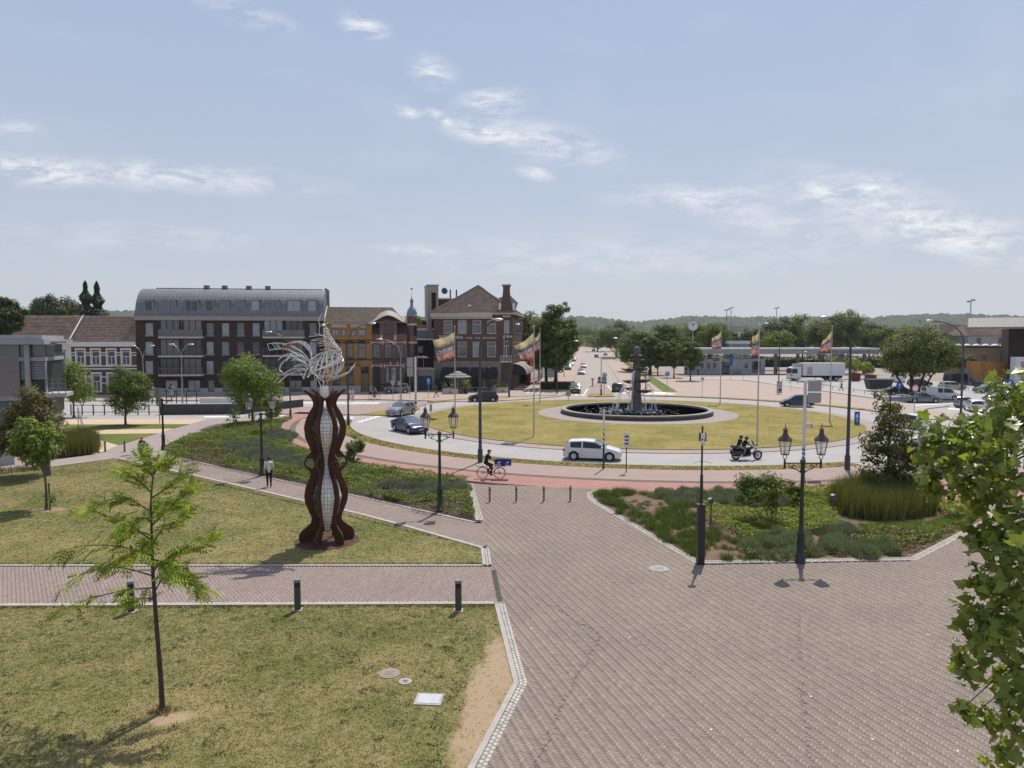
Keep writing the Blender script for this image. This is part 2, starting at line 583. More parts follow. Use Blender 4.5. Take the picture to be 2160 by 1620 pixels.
def ring(name,r0,r1,a0,a1,z0,z1,mat,c=RC,kind="structure"):
 nseg=max(8,int(abs(a1-a0)/2.5))
 mb=MB()
 A=[R(a0+(a1-a0)*i/nseg)for i in range(nseg+1)]
 P=lambda r,a,z:(c[0]+r*math.cos(a),c[1]+r*math.sin(a),z)
 for i in range(nseg):
  a,b=A[i],A[i+1]
  mb.quad(P(r0,a,z1),P(r1,a,z1),P(r1,b,z1),P(r0,b,z1))
  mb.quad(P(r1,a,z0),P(r1,b,z0),P(r1,b,z1),P(r1,a,z1))
  if r0>0.01:
   mb.quad(P(r0,b,z0),P(r0,a,z0),P(r0,a,z1),P(r0,b,z1))
 if abs(a1-a0)<359:
  for a in(A[0],A[-1]):
   mb.quad(P(r0,a,z0),P(r1,a,z0),P(r1,a,z1),P(r0,a,z1))
 o=mb.build(name,mat)
 if kind:
  tag(o,kind=kind)
 return o
ring("road",25.1,31.0,0,360,-0.2,-0.10,m_asphalt)
ring("road_apron",23.5,25.1,0,360,-0.2,-0.055,m_path)
ring("lawn",0.0,23.5,0,360,-0.2,0.0,m_isl)
FC=(14.7,84.0)
ring("pavement",0.0,11.6,0,360,-0.1,0.012,m_path,FC)
for(a0,a1)in((186,289),(17,77),(102,142)):
 ring("verge",31.0,32.5,a0,a1,-0.2,0.02,m_isl)
ring("footpath",32.5,36.3,187,290,-0.2,0.0,m_pave)
ring("kerb_strip",36.3,36.85,187,290,-0.2,0.012,m_dark)
ring("cycle_path",36.85,39.6,172,291,-0.2,0.0,m_cycle)
def arc_pt(r,a):
 return(RC[0]+r*math.cos(R(a)),RC[1]+r*math.sin(R(a)))
e1=arc_pt(32.5,290),arc_pt(36.3,290)
slab("footpath",[e1[1],e1[0]]+pix([(1990,986),(2330,975),(2330,990),(2000,1001)]),-0.2,0.002,m_pave)
slab("kerb_strip",pix([(1942,1003),(2330,990.5),(2330,994),(1956,1007)]),-0.2,0.014,m_dark)
slab("cycle_path",[arc_pt(39.6,282),arc_pt(36.9,290)]+pix([(2330,994.5),(2330,1040),(2060,1062),(1935,1056)]),-0.2,0.004,m_cycle)
mb=MB()
for k in range(6):
 x0=2010+k*24
 mb.prism(pix([(x0,1031-k*.5),(x0+12,1031-k*.5),(x0+14,1034-k*.5),(x0+2,1034-k*.5)]),0.0,0.009)
mb.prism(pix([(1995,1040),(2140,1047),(2140,1049),(1995,1042)]),0.0,0.009)
tag(mb.build("road_marking",m_white),kind="structure")
slab("road",pix([(-400,893),(-400,849),(760,845),(905,848),(770,893),(640,886),(520,884),(440,884)],-0.1),-0.2,-0.108,m_asphalt)
slab("pavement",pix([(470,871),(640,858),(745,855),(900,846),(905,850),(872,861),(800,875),(640,873)]),-0.2,0.0,m_pave)
slab("verge",pix([(760,874),(800,866),(868,858),(886,862),(866,869),(812,876)]),-0.2,0.02,m_isl)
slab("road_marking",pix([(430,878),(640,876),(640,878.5),(430,880.5)],-0.1),-0.15,-0.104,m_white)
slab("road_marking",pix([(585,848.6),(800,849.2),(800,851.2),(585,850.6)],-0.1),-0.15,-0.104,m_white)
mb=MB()
for k in range(6):
 t=k/5
 x,y=752+46*t,890.5-13.5*t
 mb.prism(pix([(x,y),(x+12,y),(x+15,y-2),(x+3,y-2)],-0.1),-0.15,-0.096)
for k in range(7):
 x=634+k*17
 mb.prism(pix([(x,882.5),(x+9,882.5),(x+10,879.5),(x+1,879.5)],-0.1),-0.15,-0.096)
tag(mb.build("road_marking",m_white),kind="structure")
slab("pavement",pix([(-400,846),(560,844),(790,842),(915,845),(1000,847),(1090,843),(1180,836),(1196,830),(1205,815),(1160,800),(1130,770),(-400,770)]),-0.2,0.0,m_square)
mb=MB()
for k in range(4):
 x=1110+k*11
 mb.prism(pix([(x,829),(x+6,829),(x+10,821),(x+5,821)]),-0.02,0.008)
tag(mb.build("road_marking",m_white),kind="structure")
AV0,AVD=Vector((13.1,109.0)),Vector((0.1122,1.0))
def av(off,y):
 """point of the avenue: off metres right of its middle, at the depth y"""
 return(AV0 .x+AVD.x*(y-AV0 .y)+off,y)
def av_strip(name,o0,o1,y0,y1,dz,mat,n=14,parent=None):
 V,F=[],[]
 Y=[y0+(y1-y0)*(i/n)**1.5 for i in range(n+1)]
 for y in Y:
  for o in(o0,o1):
   p=av(o,y)
   V.append((p[0],p[1],rise(y)+dz))
 for i in range(n):
  F.append((2*i,2*i+1,2*i+3,2*i+2))
 return tag(np_mesh(name,V,F,mat),kind="structure")
av_strip("road",-4.7,4.9,106,780,-0.092,m_avenue)
av_strip("pavement",-9.5,-4.7,116,780,0.009,m_square)
av_strip("pavement",4.9,11.0,116,780,0.007,m_square)
av_strip("verge",11.0,13.4,118,500,0.016,m_green)
slab("pavement",pix([(1243,832),(1247,812),(1268,806),(1284,818),(1292,831)]),-0.2,0.0,m_pave)
slab("verge",pix([(1239,836.5),(1242,830.5),(1290,830.5),(1297,836)]),-0.2,0.015,m_isl)
mb=MB()
for(x,y)in((1199,833),(1212,834),(1226,834.5),(1278,816),(1288,821),(1298,826),(1313,830),(1326,831),(1340,832)):
 mb.prism(pix([(x,y),(x+8,y),(x+8,y-2),(x,y-2)],-0.1),-0.15,-0.09)
for(a,b)in(((1231,831),(1238,820)),((1278,815),(1300,829))):
 mb.prism(pix([a,(a[0]+3,a[1]),(b[0]+3,b[1]),b],-0.1),-0.15,-0.09)
tag(mb.build("road_marking",m_white),kind="structure")
slab("pavement",pix([(1345,833),(1500,838),(1640,847),(1740,854),(1830,864),(1876,872),(1960,884),(2050,884),(1985,868),(1870,846),(1760,829),(1640,812),(1570,802.5),(1430,799),(1395,795),(1370,812)]),-0.2,0.0,m_square)
mb=MB()
for a,b in(((1430,796),(1575,799)),((1575,799),(1650,810)),((1650,810),(1770,826)),((1770,826),(1880,842))):
 mb.prism(pix([(a[0],a[1]-1.5),(b[0],b[1]-1.5),(b[0],b[1]+3),(a[0],a[1]+3)]),-0.2,0.012)
tag(mb.build("kerb_strip",m_kerb),kind="structure")
slab("road",pix([(1440,797),(1640,790),(1900,800),(2400,830),(2400,900),(2060,886),(1985,868),(1870,846),(1760,829),(1640,812),(1575,800)],-0.1),-0.2,-0.105,m_asphalt)
slab("road",pix([(1790,990),(1990,992),(2400,975),(2400,900),(2050,884),(1950,876),(1860,868)],-0.1),-0.2,-0.112,m_asphalt)
slab("road_marking",pix([(1348,832),(1384,827.5),(1403,827.5),(1428,832)]),-0.02,0.008,m_white)
slab("road_marking",pix([(1930,854),(2010,850),(2010,851.6),(1930,856)],-0.1),-0.15,-0.09,m_white)
slab("road_marking",pix([(2000,861),(2110,868),(2110,870),(2000,863.5)],-0.1),-0.15,-0.09,m_white)
slab("kerb_strip",pix([(1925,861),(2000,853),(2003,856),(1932,864)]),-0.2,0.01,m_kerb)
slab("promenade",pix([(205,958),(240,967),(342,958),(352,948),(400,925),(500,898),(600,888),(622,884),(660,878),(520,877),(437,884),(400,895),(366,904),(334,914),(251,939),(213,953)]),-0.2,-0.004,m_path)
slab("sand_path",pix([(-80,884.5),(437,884),(399,895),(-80,897)]),-0.2,0.0,m_sand)
slab("lawn",pix([(-80,896),(399,894.6),(366,904),(-80,911)]),-0.2,0.006,m_green)
slab("sand_path",pix([(-80,910),(366,903.6),(334,914.5),(-80,918)]),-0.2,0.002,m_sand)
slab("lawn",pix([(166,916),(334,914),(251,939.5)]),-0.2,0.008,m_green)
slab("sand_path",pix([(135,915.5),(168,916),(251,939),(213,954),(196,946),(150,925)]),-0.2,0.004,m_sand)
slab("path",pix([(-200,1001),(-200,1016),(0,997),(240,966.5),(213,957),(0,984)]),-0.2,-0.006,m_path)
# ------------------------------------------------------------------ plaza and walks: every brick is a brick
PLAZA=pix([(930,1720),(1093,1447),(1056,1268),(1040,1205),(1026,1150),(1018,1105),(1006,1062),(996,1021),(1250,1030),(1262,1036),(1246,1045),(1252,1056),(1470,1192),(1920,1184),(2100,1094),(2060,1062),(2330,1042),(2700,1150),(2700,1720)])
WALK1=pix([(-160,1196),(1040,1196),(1057,1274),(-160,1277)])
WALK2=pix([(1018,1104),(1006,1105),(760,1050),(480,992),(342,958),(240,967),(478,1022),(760,1089),(1016,1152),(1027,1151)])
def brick_boxes(cx,cy,ax,L,W,z,gap=0.003,depth=0.006,jit=0.0008):
 """five-sided bricks: (V, F) for arrays of centres and long-axis angles"""
 n=len(cx)
 l,w=L/2-gap/2,W/2-gap/2
 loc=np.array([(-l,-w),(l,-w),(l,w),(-l,w)])
 ca,sa=np.cos(ax),np.sin(ax)
 V=np.zeros((n,8,3),dtype=np.float32)
 zt=z+rng.normal(0,jit,n)
 tx,ty=rng.normal(0,0.010,n),rng.normal(0,0.010,n)
 for k in range(4):
  x,y=loc[k]
  for(o,s,zz)in((0,0.996,zt+x*tx+y*ty),(4,1.0,zt-depth)):
   V[:,o+k,0]=cx+(x*ca-y*sa)*s
   V[:,o+k,1]=cy+(x*sa+y*ca)*s
   V[:,o+k,2]=zz
 f=np.array([(0,1,2,3),(4,5,1,0),(5,6,2,1),(6,7,3,2),(7,4,0,3)])
 F=(np.arange(n)[:,None,None]*8+f[None]).reshape(-1,4)
 return V.reshape(-1,3),F
def in_view(X,Y,margin=60):
 """ground points the camera can see"""
 c,s=math.cos(PIT),math.sin(PIT)
 dep=Y*c+CAMH*s
 px=CX+FPX*X/dep
 py=CY+FPX*(CAMH*c-Y*s)/dep
 return(px>-margin)&(px<2160+margin)&(py<1620+margin)
def herring(poly,L,n,ang,z):
 W=L/n
 P=np.array(poly)
 c0=P.mean(0)
 rad=np.abs(P-c0).max()*1.45
 K=int(rad/W)+2
 ca,sa=math.cos(ang),math.sin(ang)
 J=np.arange(-K,K+1)
 I=np.arange(-K//(2*n)-2,K//(2*n)+3)
 jj,ii=np.meshgrid(J,I)
 jj,ii=jj.ravel(),ii.ravel()
 hx,hy=jj+2*n*ii+n/2,jj+0.5
 vx,vy=jj+0.5,jj+1+2*n*ii+n/2
 x=np.concatenate([hx,vx])*W
 y=np.concatenate([hy,vy])*W
 a=np.concatenate([np.full(len(hx),ang),np.full(len(vx),ang+math.pi/2)])
 X,Y=c0[0]+x*ca-y*sa,c0[1]+x*sa+y*ca
 k=inside(poly,X,Y)
 k[k]&=in_view(X[k],Y[k])
 return X[k],Y[k],a[k],L,W
def bond(poly,L,W,ang):
 P=np.array(poly)
 c0=P.mean(0)
 rad=np.abs(P-c0).max()*1.45
 nr,nc=int(rad/W)+1,int(rad/L)+1
 r,c=np.meshgrid(np.arange(-nr,nr),np.arange(-nc,nc))
 r,c=r.ravel(),c.ravel()
 x,y=(c+0.5*(r%2))*L,r*W
 X=c0[0]+x*math.cos(ang)-y*math.sin(ang)
 Y=c0[1]+x*math.sin(ang)+y*math.cos(ang)
 k=inside(poly,X,Y)
 k[k]&=in_view(X[k],Y[k])
 return X[k],Y[k],np.full(k.sum(),ang),L,W
BRICK_ME=[]
def lay_bricks(root,X,Y,A,L,W,mat,n_own,word="brick"):
 """the n_own nearest as bricks of their own, the rest joined"""
 order=np.argsort(X**2+Y**2)
 tone=np.clip(rng.normal(0.5,0.2,len(X)),0,1)
 tone[rng.random(len(X))<0.015]=1.35
 own,rest=order[:n_own],order[n_own:]
 meshes=[]
 for t in(0.15,0.35,0.5,0.65,0.85):
  V,F=brick_boxes(np.zeros(1),np.zeros(1),np.zeros(1),L,W,0.0,jit=0)
  o=np_mesh(word,V,F,mat,np.full(len(F),t))
  meshes.append(o.data)
  bpy.data.objects.remove(o)
 for i in own:
  b=bpy.data.objects.new(word,meshes[rng.integers(0,5)])
  COL.objects.link(b)
  b.parent=root
  b.location=(X[i],Y[i],rng.normal(0,0.0015))
  b.rotation_euler=(rng.normal(0,0.01),rng.normal(0,0.01),A[i])
 V,F=brick_boxes(X[rest],Y[rest],A[rest],L,W,0.0)
 o=np_mesh(word+"_field",V,F,mat,np.repeat(tone[rest],5),parent=root)
 o["kind"]="stuff"
plaza=slab("plaza",PLAZA,-0.2,-0.0035,m_joint)
lay_bricks(plaza,*herring(PLAZA,0.215,3,R(63),0.0),m_brick,300)
walk1=slab("walkway",WALK1,-0.2,-0.0036,m_joint)
lay_bricks(walk1,*bond(WALK1,0.21,0.075,R(90)),m_brick2,120)
walk2=slab("walkway",WALK2,-0.2,-0.0037,m_joint)
lay_bricks(walk2,*bond(WALK2,0.21,0.075,R(32)),m_brick2,60)
m_seam=M("dirty_joint",(0.055,0.048,0.038),(0.04,0.036,0.028),rough=0.95)
mb=MB()
for line in(((1090,1238),(1185,1292),(1268,1340),(1215,1430),(1160,1545),(1118,1640)),((1685,1300),(1688,1420),(1700,1530),(1712,1640))):
 P=[G(*p)for p in line]
 for a,b in zip(P,P[1:]):
  n=int((b-a).length/0.09)
  for k in range(n):
   if random.random()<(0.25 if line[0][0]<1500 else 0.5):
    continue
   p=a.lerp(b,k/n)
   mb.obox((p.x+random.gauss(0,.035),p.y+random.gauss(0,.035),-.004),R(63+90*(k%2)),random.uniform(.07,.2),random.uniform(.006,.016),.0085)
seam=mb.build("joint_seam",m_seam,plaza)
seam["kind"]="stuff"
for(px,py)in((1328,1345),(1121,1327),(1710,1470),(1958,1340),(2020,1585),(1840,1560),(1500,1540)):
 g_=G(px,py)
 o=MB().box(-.03,.03,-.02,.02,0,.012).build("litter_scrap",m_white)
 o.location,o.rotation_euler=(g_.x,g_.y,.003),(0,0,random.random()*3)
 tag(o,"tiny white scrap of paper on the plaza bricks","litter","white scraps on the plaza")
# ------------------------------------------------------------------ lawns
LAWN1=pix([(-200,1700),(-200,1280),(1043,1275),(1083,1441),(945,1700)])
LAWN2=pix([(-200,1192),(1018,1192),(1014,1157),(860,1113),(760,1086),(478,1020),(250,968),(237,968),(0,999),(-200,1018)])
lawn1=slab("lawn",LAWN1,-0.2,0.0,m_lawn)
lawn2=slab("lawn",LAWN2,-0.2,0.0,m_lawn)
def blades(name,X,Y,z,h,w,mat,per=3,lean=0.5,tone=None,kind="stuff",parent=None,spread=0.03):
 """grass: per blades to a tuft, one triangle each"""
 n=len(X)*per
 X,Y=np.repeat(X,per)+rng.normal(0,spread,n),np.repeat(Y,per)+rng.normal(0,spread,n)
 a=rng.uniform(0,2*math.pi,n)
 hh=h*rng.uniform(0.5,1.3,n)
 ln=np.abs(rng.normal(0,lean,n))*hh
 b=rng.uniform(0,2*math.pi,n)
 V=np.zeros((n,3,3),dtype=np.float32)
 V[:,0]=np.stack([X-np.cos(a)*w/2,Y-np.sin(a)*w/2,np.full(n,z)],1)
 V[:,1]=np.stack([X+np.cos(a)*w/2,Y+np.sin(a)*w/2,np.full(n,z)],1)
 V[:,2]=np.stack([X+np.cos(b)*ln,Y+np.sin(b)*ln,z+hh],1)
 F=np.arange(n*3).reshape(-1,3)
 t=rng.random(n)if tone is None else np.repeat(tone,per)
 o=np_mesh(name,V.reshape(-1,3),F,mat,t,parent=parent)
 if parent is None:
  tag(o,kind=kind)
 else:
  o["kind"]=kind
 return o
def seen(poly,dens):
 X,Y=scatter(poly,dens)
 k=in_view(X,Y,20)
 return X[k],Y[k]
X,Y=seen(LAWN1,330)
k=rng.random(len(X))<np.where(worn(X,Y)<1,.12,1)
blades("grass",X[k],Y[k],0,0.024,0.02,m_lawn_b,lean=1.3)
X,Y=seen(LAWN2,130)
blades("grass",X,Y,0,0.022,0.03,m_lawn_b,lean=1.5)
X,Y=seen(LAWN1,1.2)
k=worn(X,Y)>1
X,Y=X[k],Y[k]
X=np.repeat(X,14)+rng.normal(0,0.09,len(X)*14)
Y=np.repeat(Y,14)+rng.normal(0,0.09,len(Y)*14)
m_weed=leaf_mat("weed_leaf",(0.05,0.09,0.015),(0.12,0.17,0.04),trans=0.2)
blades("weeds",X,Y,0,0.05,0.03,m_weed,per=2,lean=1.0)
for a,b in((G(0,1281),G(1043,1278)),(G(0,1189),G(1015,1189)),(G(250,971),G(1010,1155))):
 t=rng.random(900)
 X=a.x+(b.x-a.x)*t+rng.normal(0,0.05,900)
 Y=a.y+(b.y-a.y)*t-np.abs(rng.normal(0,0.06,900))*np.sign(1)
 blades("grass",X,Y,0,0.07,0.025,m_lawn_b,per=2,lean=0.6)
n=26000
rr=np.sqrt(rng.uniform(0,1,n))*23.4
aa=rng.uniform(0,2*math.pi,n)
X,Y=RC[0]+rr*np.cos(aa),RC[1]+rr*np.sin(aa)
k=(X-FC[0])**2+(Y-FC[1])**2>11.7**2
blades("grass",X[k],Y[k],0,0.016,0.07,m_isl_b,per=2,lean=3.0,spread=0.1)
n=9000
rr=rng.uniform(31.05,32.55,n)
aa=R(186)+rng.random(n)*R(103)
blades("grass",RC[0]+rr*np.cos(aa),RC[1]+rr*np.sin(aa),0.02,0.04,0.05,m_isl_b,per=2,lean=1.2)
# ------------------------------------------------------------------ kerbs: a smooth pale band and rows of setts
SETT=[]
def offset_line(line,d):
 """the polyline moved d to its left, mitred"""
 L=[Vector((p[0],p[1]))for p in line]
 out=[]
 for i,p in enumerate(L):
  a=(L[i]-L[i-1]).normalized()if i>0 else(L[1]-L[0]).normalized()
  b=(L[i+1]-L[i]).normalized()if i<len(L)-1 else a
  na,nb=Vector((-a.y,a.x)),Vector((-b.y,b.x))
  m=(na+nb).normalized()
  out.append(p+m*(d/max(0.4,m.dot(na))))
 return out
def kerb(line,rows=2,band=0.14,sett=0.10,length=0.15,side=1,own=0):
 """pale kerb along a line of ground points, its setts towards `side`"""
 L0,L1=offset_line(line,0),offset_line(line,side*band)
 mb=MB()
 for i in range(len(line)-1):
  a,b,c,d=L0[i],L0[i+1],L1[i+1],L1[i]
  if side<0:
   a,b,c,d=b,a,d,c
  mb.prism([tuple(a),tuple(b),tuple(c),tuple(d)],-0.1,0.03)
 root=tag(mb.build("kerb",m_kerb),kind="structure")
 cx,cy,ca=[],[],[]
 for r in range(rows):
  M0=offset_line(line,side*(band+(r+0.5)*(sett+0.004)+0.004))
  off=rng.random()*length
  for i in range(len(M0)-1):
   seg=M0[i+1]-M0[i]
   ln=seg.length
   k=max(1,int(round(ln/length)))
   for q in range(k):
    t=(q+0.5+(0.5*(r%2)-0.25))/k
    if 0<t<1:
     p=M0[i]+seg*t
     cx.append(p.x)
     cy.append(p.y)
     ca.append(math.atan2(seg.y,seg.x))
 if not cx:
  return root
 cx,cy,ca=np.array(cx),np.array(cy),np.array(ca)
 v=in_view(cx,cy)
 cx,cy,ca=cx[v],cy[v],ca[v]
 o=np.argsort(cx**2+cy**2)
 V,F=brick_boxes(np.zeros(1),np.zeros(1),np.zeros(1),length,sett,0.0,gap=0.012,depth=0.03,jit=0)
 ms=[]
 for t in(0.2,0.5,0.8):
  oo=np_mesh("kerb_stone",V,F,m_kerb,np.full(len(F),t))
  ms.append(oo.data)
  bpy.data.objects.remove(oo)
 for i in o[:own]:
  s=bpy.data.objects.new("kerb_stone",ms[rng.integers(0,3)])
  COL.objects.link(s)
  s.parent=root
  s.location=(cx[i],cy[i],0.016+rng.normal(0,0.002))
  s.rotation_euler=(0,0,ca[i])
 i=o[own:]
 if len(i):
  V,F=brick_boxes(cx[i],cy[i],ca[i],length,sett,0.016,gap=0.012,depth=0.03)
  f=np_mesh("kerb_stone_row",V,F,m_kerb,np.repeat(rng.random(len(i)),5),parent=root)
  f["kind"]="stuff"
 return root
kerb(pix([(1043,1275),(1083,1441),(945,1700)]),2,side=1,own=170)
kerb(pix([(-160,1280),(1043,1275)]),1,side=1,own=70)
kerb(pix([(1018,1192),(-160,1192)]),0,side=1)
kerb(pix([(1018,1192),(1014,1157)]),2,side=-1,own=20)
kerb(pix([(1014,1157),(860,1113),(760,1086),(478,1020),(250,968)]),0,band=0.2,side=-1)
kerb(pix([(237,968),(0,999),(-200,1018)]),0,band=0.2,side=-1)
kerb(pix([(1004,1098),(994,1060),(984,1020)]),2,side=-1,own=20,band=0.16)
kerb(pix([(1004,1101),(760,1047),(480,989),(345,957)]),0,band=0.2,side=1)
kerb(pix([(345,957),(352,946),(400,923),(500,897),(600,887)]),0,band=0.15,side=-1)
kerb(pix([(622,884),(600,893),(593,908),(596,925),(612,943)]),0,band=0.2,side=-1)
KB2=[(1262,1034),(1250,1041),(1251,1051),(1264,1062),(1474,1184),(1920,1177),(2090,1090),(2058,1063)]
kerb(pix(KB2),2,band=0.1,side=-1)
m_lid=M("cast_iron_lid",(0.30,0.24,0.20),(0.24,0.2,0.17),rough=0.7,ns=6)
m_lid_g=M("grey_lid",(0.36,0.35,0.34),(0.28,0.27,0.26),rough=0.7,ns=6)
m_plate=M("bright_plate",(0.62,0.64,0.64),(0.52,0.54,0.55),rough=0.35,metal=0.6,ns=5)
m_black=M("black_metal",(0.022,0.022,0.023),(0.016,0.016,0.017),rough=0.45,spec=0.5)
dr=thing("drain","dark slotted drain channel across the end of the brick walk","drain",G(1048,1236))
p=[G(x,y)-G(1048,1236)for(x,y)in((1036,1203),(1046,1203),(1060,1268),(1049,1268))]
MB().prism([(q.x,q.y)for q in p],-0.05,0.010).build("channel",m_dark,dr)
mb=MB()
for i in range(26):
 t=(i+0.5)/26
 a,b=p[0].lerp(p[3],t),p[1].lerp(p[2],t)
 MB().tube([(a.x,a.y,0.012),(b.x,b.y,0.012)],0.012,4).build("grate_bar",m_black,dr)
def lid(px,py,r,mat,label,sq=False,rz=0.0):
 c=G(px,py)
 t=thing("manhole_cover",label,"manhole cover",(c.x,c.y,0.012),rz)
 if sq:
  MB().box(-r,r,-r*.8,r*.8,-0.05,0.02).build("plate",mat,t)
  f=MB()
  for s in(-1,1):
   f.box(-r-.06,r+.06,s*r*.8-.03*s,s*(r*.8+.06),-0.05,0.012)
   f.box(s*r,s*(r+.06),-r*.8,r*.8,-0.05,0.013)
  f.build("rim",m_lid_g,t)
 else:
  MB().lathe([(r+.07,-.05),(r+.07,.006),(r,.008),(r,.0)],28,cap=False).build("rim",mat,t)
  mb=MB().lathe([(0.0,.012),(r*.96,.010),(r*.97,-.02)][::-1],28)
  for k in range(-2,3):
   mb.box(-r*.6,r*.6,k*r*.25-.02,k*r*.25+.02,.011,.018)
  mb.build("plate",mat,t)
 return t
lid(822,1421,0.21,m_lid,"round rusty manhole cover in the near lawn")
lid(855,1438,0.10,m_lid_g,"small grey lid beside the round manhole cover in the lawn")
lid(905,1476,0.27,m_plate,"bright square metal hatch in the near lawn",True,R(-4))
lid(1390,1200,0.30,m_lid_g,"round grey manhole cover in the plaza bricks")
# ------------------------------------------------------------------ buildings
b_dark=brick_mat("dark_brick",(0.056,0.031,0.026),(0.040,0.024,0.021),(0.062,0.048,0.043))
b_red=brick_mat("red_brick",(0.17,0.075,0.058),(0.14,0.062,0.05),(0.17,0.12,0.10))
b_brown=brick_mat("brown_brick",(0.115,0.062,0.048),(0.095,0.052,0.042),(0.13,0.10,0.085))
b_ochre=brick_mat("ochre_brick",(0.36,0.19,0.065),(0.32,0.17,0.06),(0.30,0.17,0.07))
b_yellow=brick_mat("yellow_brick",(0.34,0.26,0.16),(0.30,0.23,0.145),(0.30,0.24,0.17))
b_wall=brick_mat("blue_black_brick",(0.055,0.052,0.058),(0.075,0.066,0.068),(0.10,0.095,0.095))
p_white=M("white_paint",(0.68,0.665,0.65),(0.6,0.585,0.57),rough=0.6,ns=1.2)
p_cream=M("cream_stone",(0.52,0.47,0.42),(0.44,0.40,0.36),rough=0.75,ns=1.2)
p_pink=M("pink_stone",(0.52,0.36,0.32),(0.46,0.32,0.28),rough=0.75,ns=1.2)
p_plinth=M("grey_plinth",(0.42,0.40,0.41),(0.35,0.335,0.345),rough=0.8,ns=1.0)
p_stone=M("weathered_stone",(0.27,0.235,0.21),(0.19,0.165,0.15),rough=0.85,ns=0.8)
p_zinc=M("zinc_sheet",(0.20,0.205,0.225),(0.16,0.165,0.185),rough=0.5,metal=0.25,ns=0.5)
p_lead=M("lead_dome",(0.21,0.26,0.30),(0.15,0.19,0.23),rough=0.45,metal=0.4,ns=2.0)
p_frame_d=M("dark_frame",(0.045,0.045,0.05),(0.035,0.035,0.04),rough=0.5)
p_frame_g=M("grey_frame",(0.26,0.25,0.25),(0.22,0.21,0.21),rough=0.5)
p_taupe=M("taupe_trim",(0.34,0.29,0.26),(0.29,0.25,0.22),rough=0.7)
p_conc=M("concrete",(0.36,0.33,0.29),(0.29,0.265,0.235),rough=0.85,ns=0.8)
p_grey=M("grey_cladding",(0.33,0.33,0.345),(0.28,0.28,0.295),rough=0.6,ns=0.6)
p_mauve=M("stone_cladding",(0.235,0.20,0.19),(0.20,0.17,0.165),rough=0.8,ns=0.7,fine=6,fine_amt=0.1)
t_brown=M("brown_tile",(0.30,0.20,0.155),(0.235,0.165,0.13),rough=0.75,ns=1.3,fine=7,fine_amt=0.2,tone=0.22)
t_tan=M("weathered_tile",(0.245,0.185,0.145),(0.19,0.15,0.12),rough=0.8,ns=1.6,fine=6,fine_amt=0.24,tone=0.2)
t_pan=M("red_brown_pantile",(0.29,0.21,0.17),(0.23,0.17,0.14),rough=0.75,ns=1.2,fine=6,fine_amt=0.24,tone=0.25)
t_dark=M("dark_slate",(0.05,0.045,0.055),(0.038,0.035,0.042),rough=0.6,ns=2,tone=0.25)
t_orange=M("orange_tile",(0.42,0.16,0.08),(0.36,0.13,0.07),rough=0.75,tone=0.2)
g_sky=glass_mat("curtained_glass",(0.27,0.32,0.35))
g_mid=glass_mat("dim_glass",(0.12,0.135,0.14))
g_dark=glass_mat("dark_glass",(0.022,0.026,0.03))
g_warm=glass_mat("warm_glass",(0.20,0.17,0.14))
g_rail=glass_mat("balcony_glass",(0.09,0.095,0.10))
d_olive=M("olive_door",(0.17,0.145,0.055),(0.14,0.12,0.045),rough=0.5)
d_teal=M("teal_door",(0.035,0.07,0.09),(0.03,0.06,0.08),rough=0.5)
d_dark=M("dark_door",(0.03,0.028,0.028),(0.025,0.022,0.022),rough=0.4)
m_fabric_d=M("dark_awning",(0.035,0.033,0.04),(0.028,0.027,0.032),rough=0.9)
m_fabric_c=M("cream_canvas",(0.62,0.54,0.42),(0.54,0.47,0.37),rough=0.9)
m_fabric_g=M("grey_canvas",(0.30,0.28,0.275),(0.25,0.235,0.23),rough=0.9)
m_rail=M("grey_rail",(0.22,0.22,0.225),(0.18,0.18,0.185),rough=0.5,metal=0.3)
class Fac:
 """a facade: origin at the foot of its left edge, x along the wall, y into the house, z up"""
 def __init__(self,px0,y0,px1,y1):
  r0,r1=ray(px0,HY),ray(px1,HY)
  self.p=Vector((r0 .x/r0 .y*y0,y0,0))
  q=Vector((r1 .x/r1 .y*y1,y1,0))
  self.ang=math.atan2(q.y-self.p.y,q.x-self.p.x)
  self.w=(q-self.p).length
  self.d=(q-self.p).normalized()
  self.n=Vector((-self.d.y,self.d.x,0))
 def uv(self,px,py,back=0.0):
  o,r=Vector((0,0,CAMH)),ray(px,py)
  t=self.n.dot(self.p+self.n*back-o)/self.n.dot(r)
  h=o+r*t
  return(h-self.p).dot(self.d),h.z
 def rect(self,x0,y0,x1,y1):
  a,b=self.uv(x0,y0),self.uv(x1,y1)
  return(a[0],b[0],min(a[1],b[1]),max(a[1],b[1]))
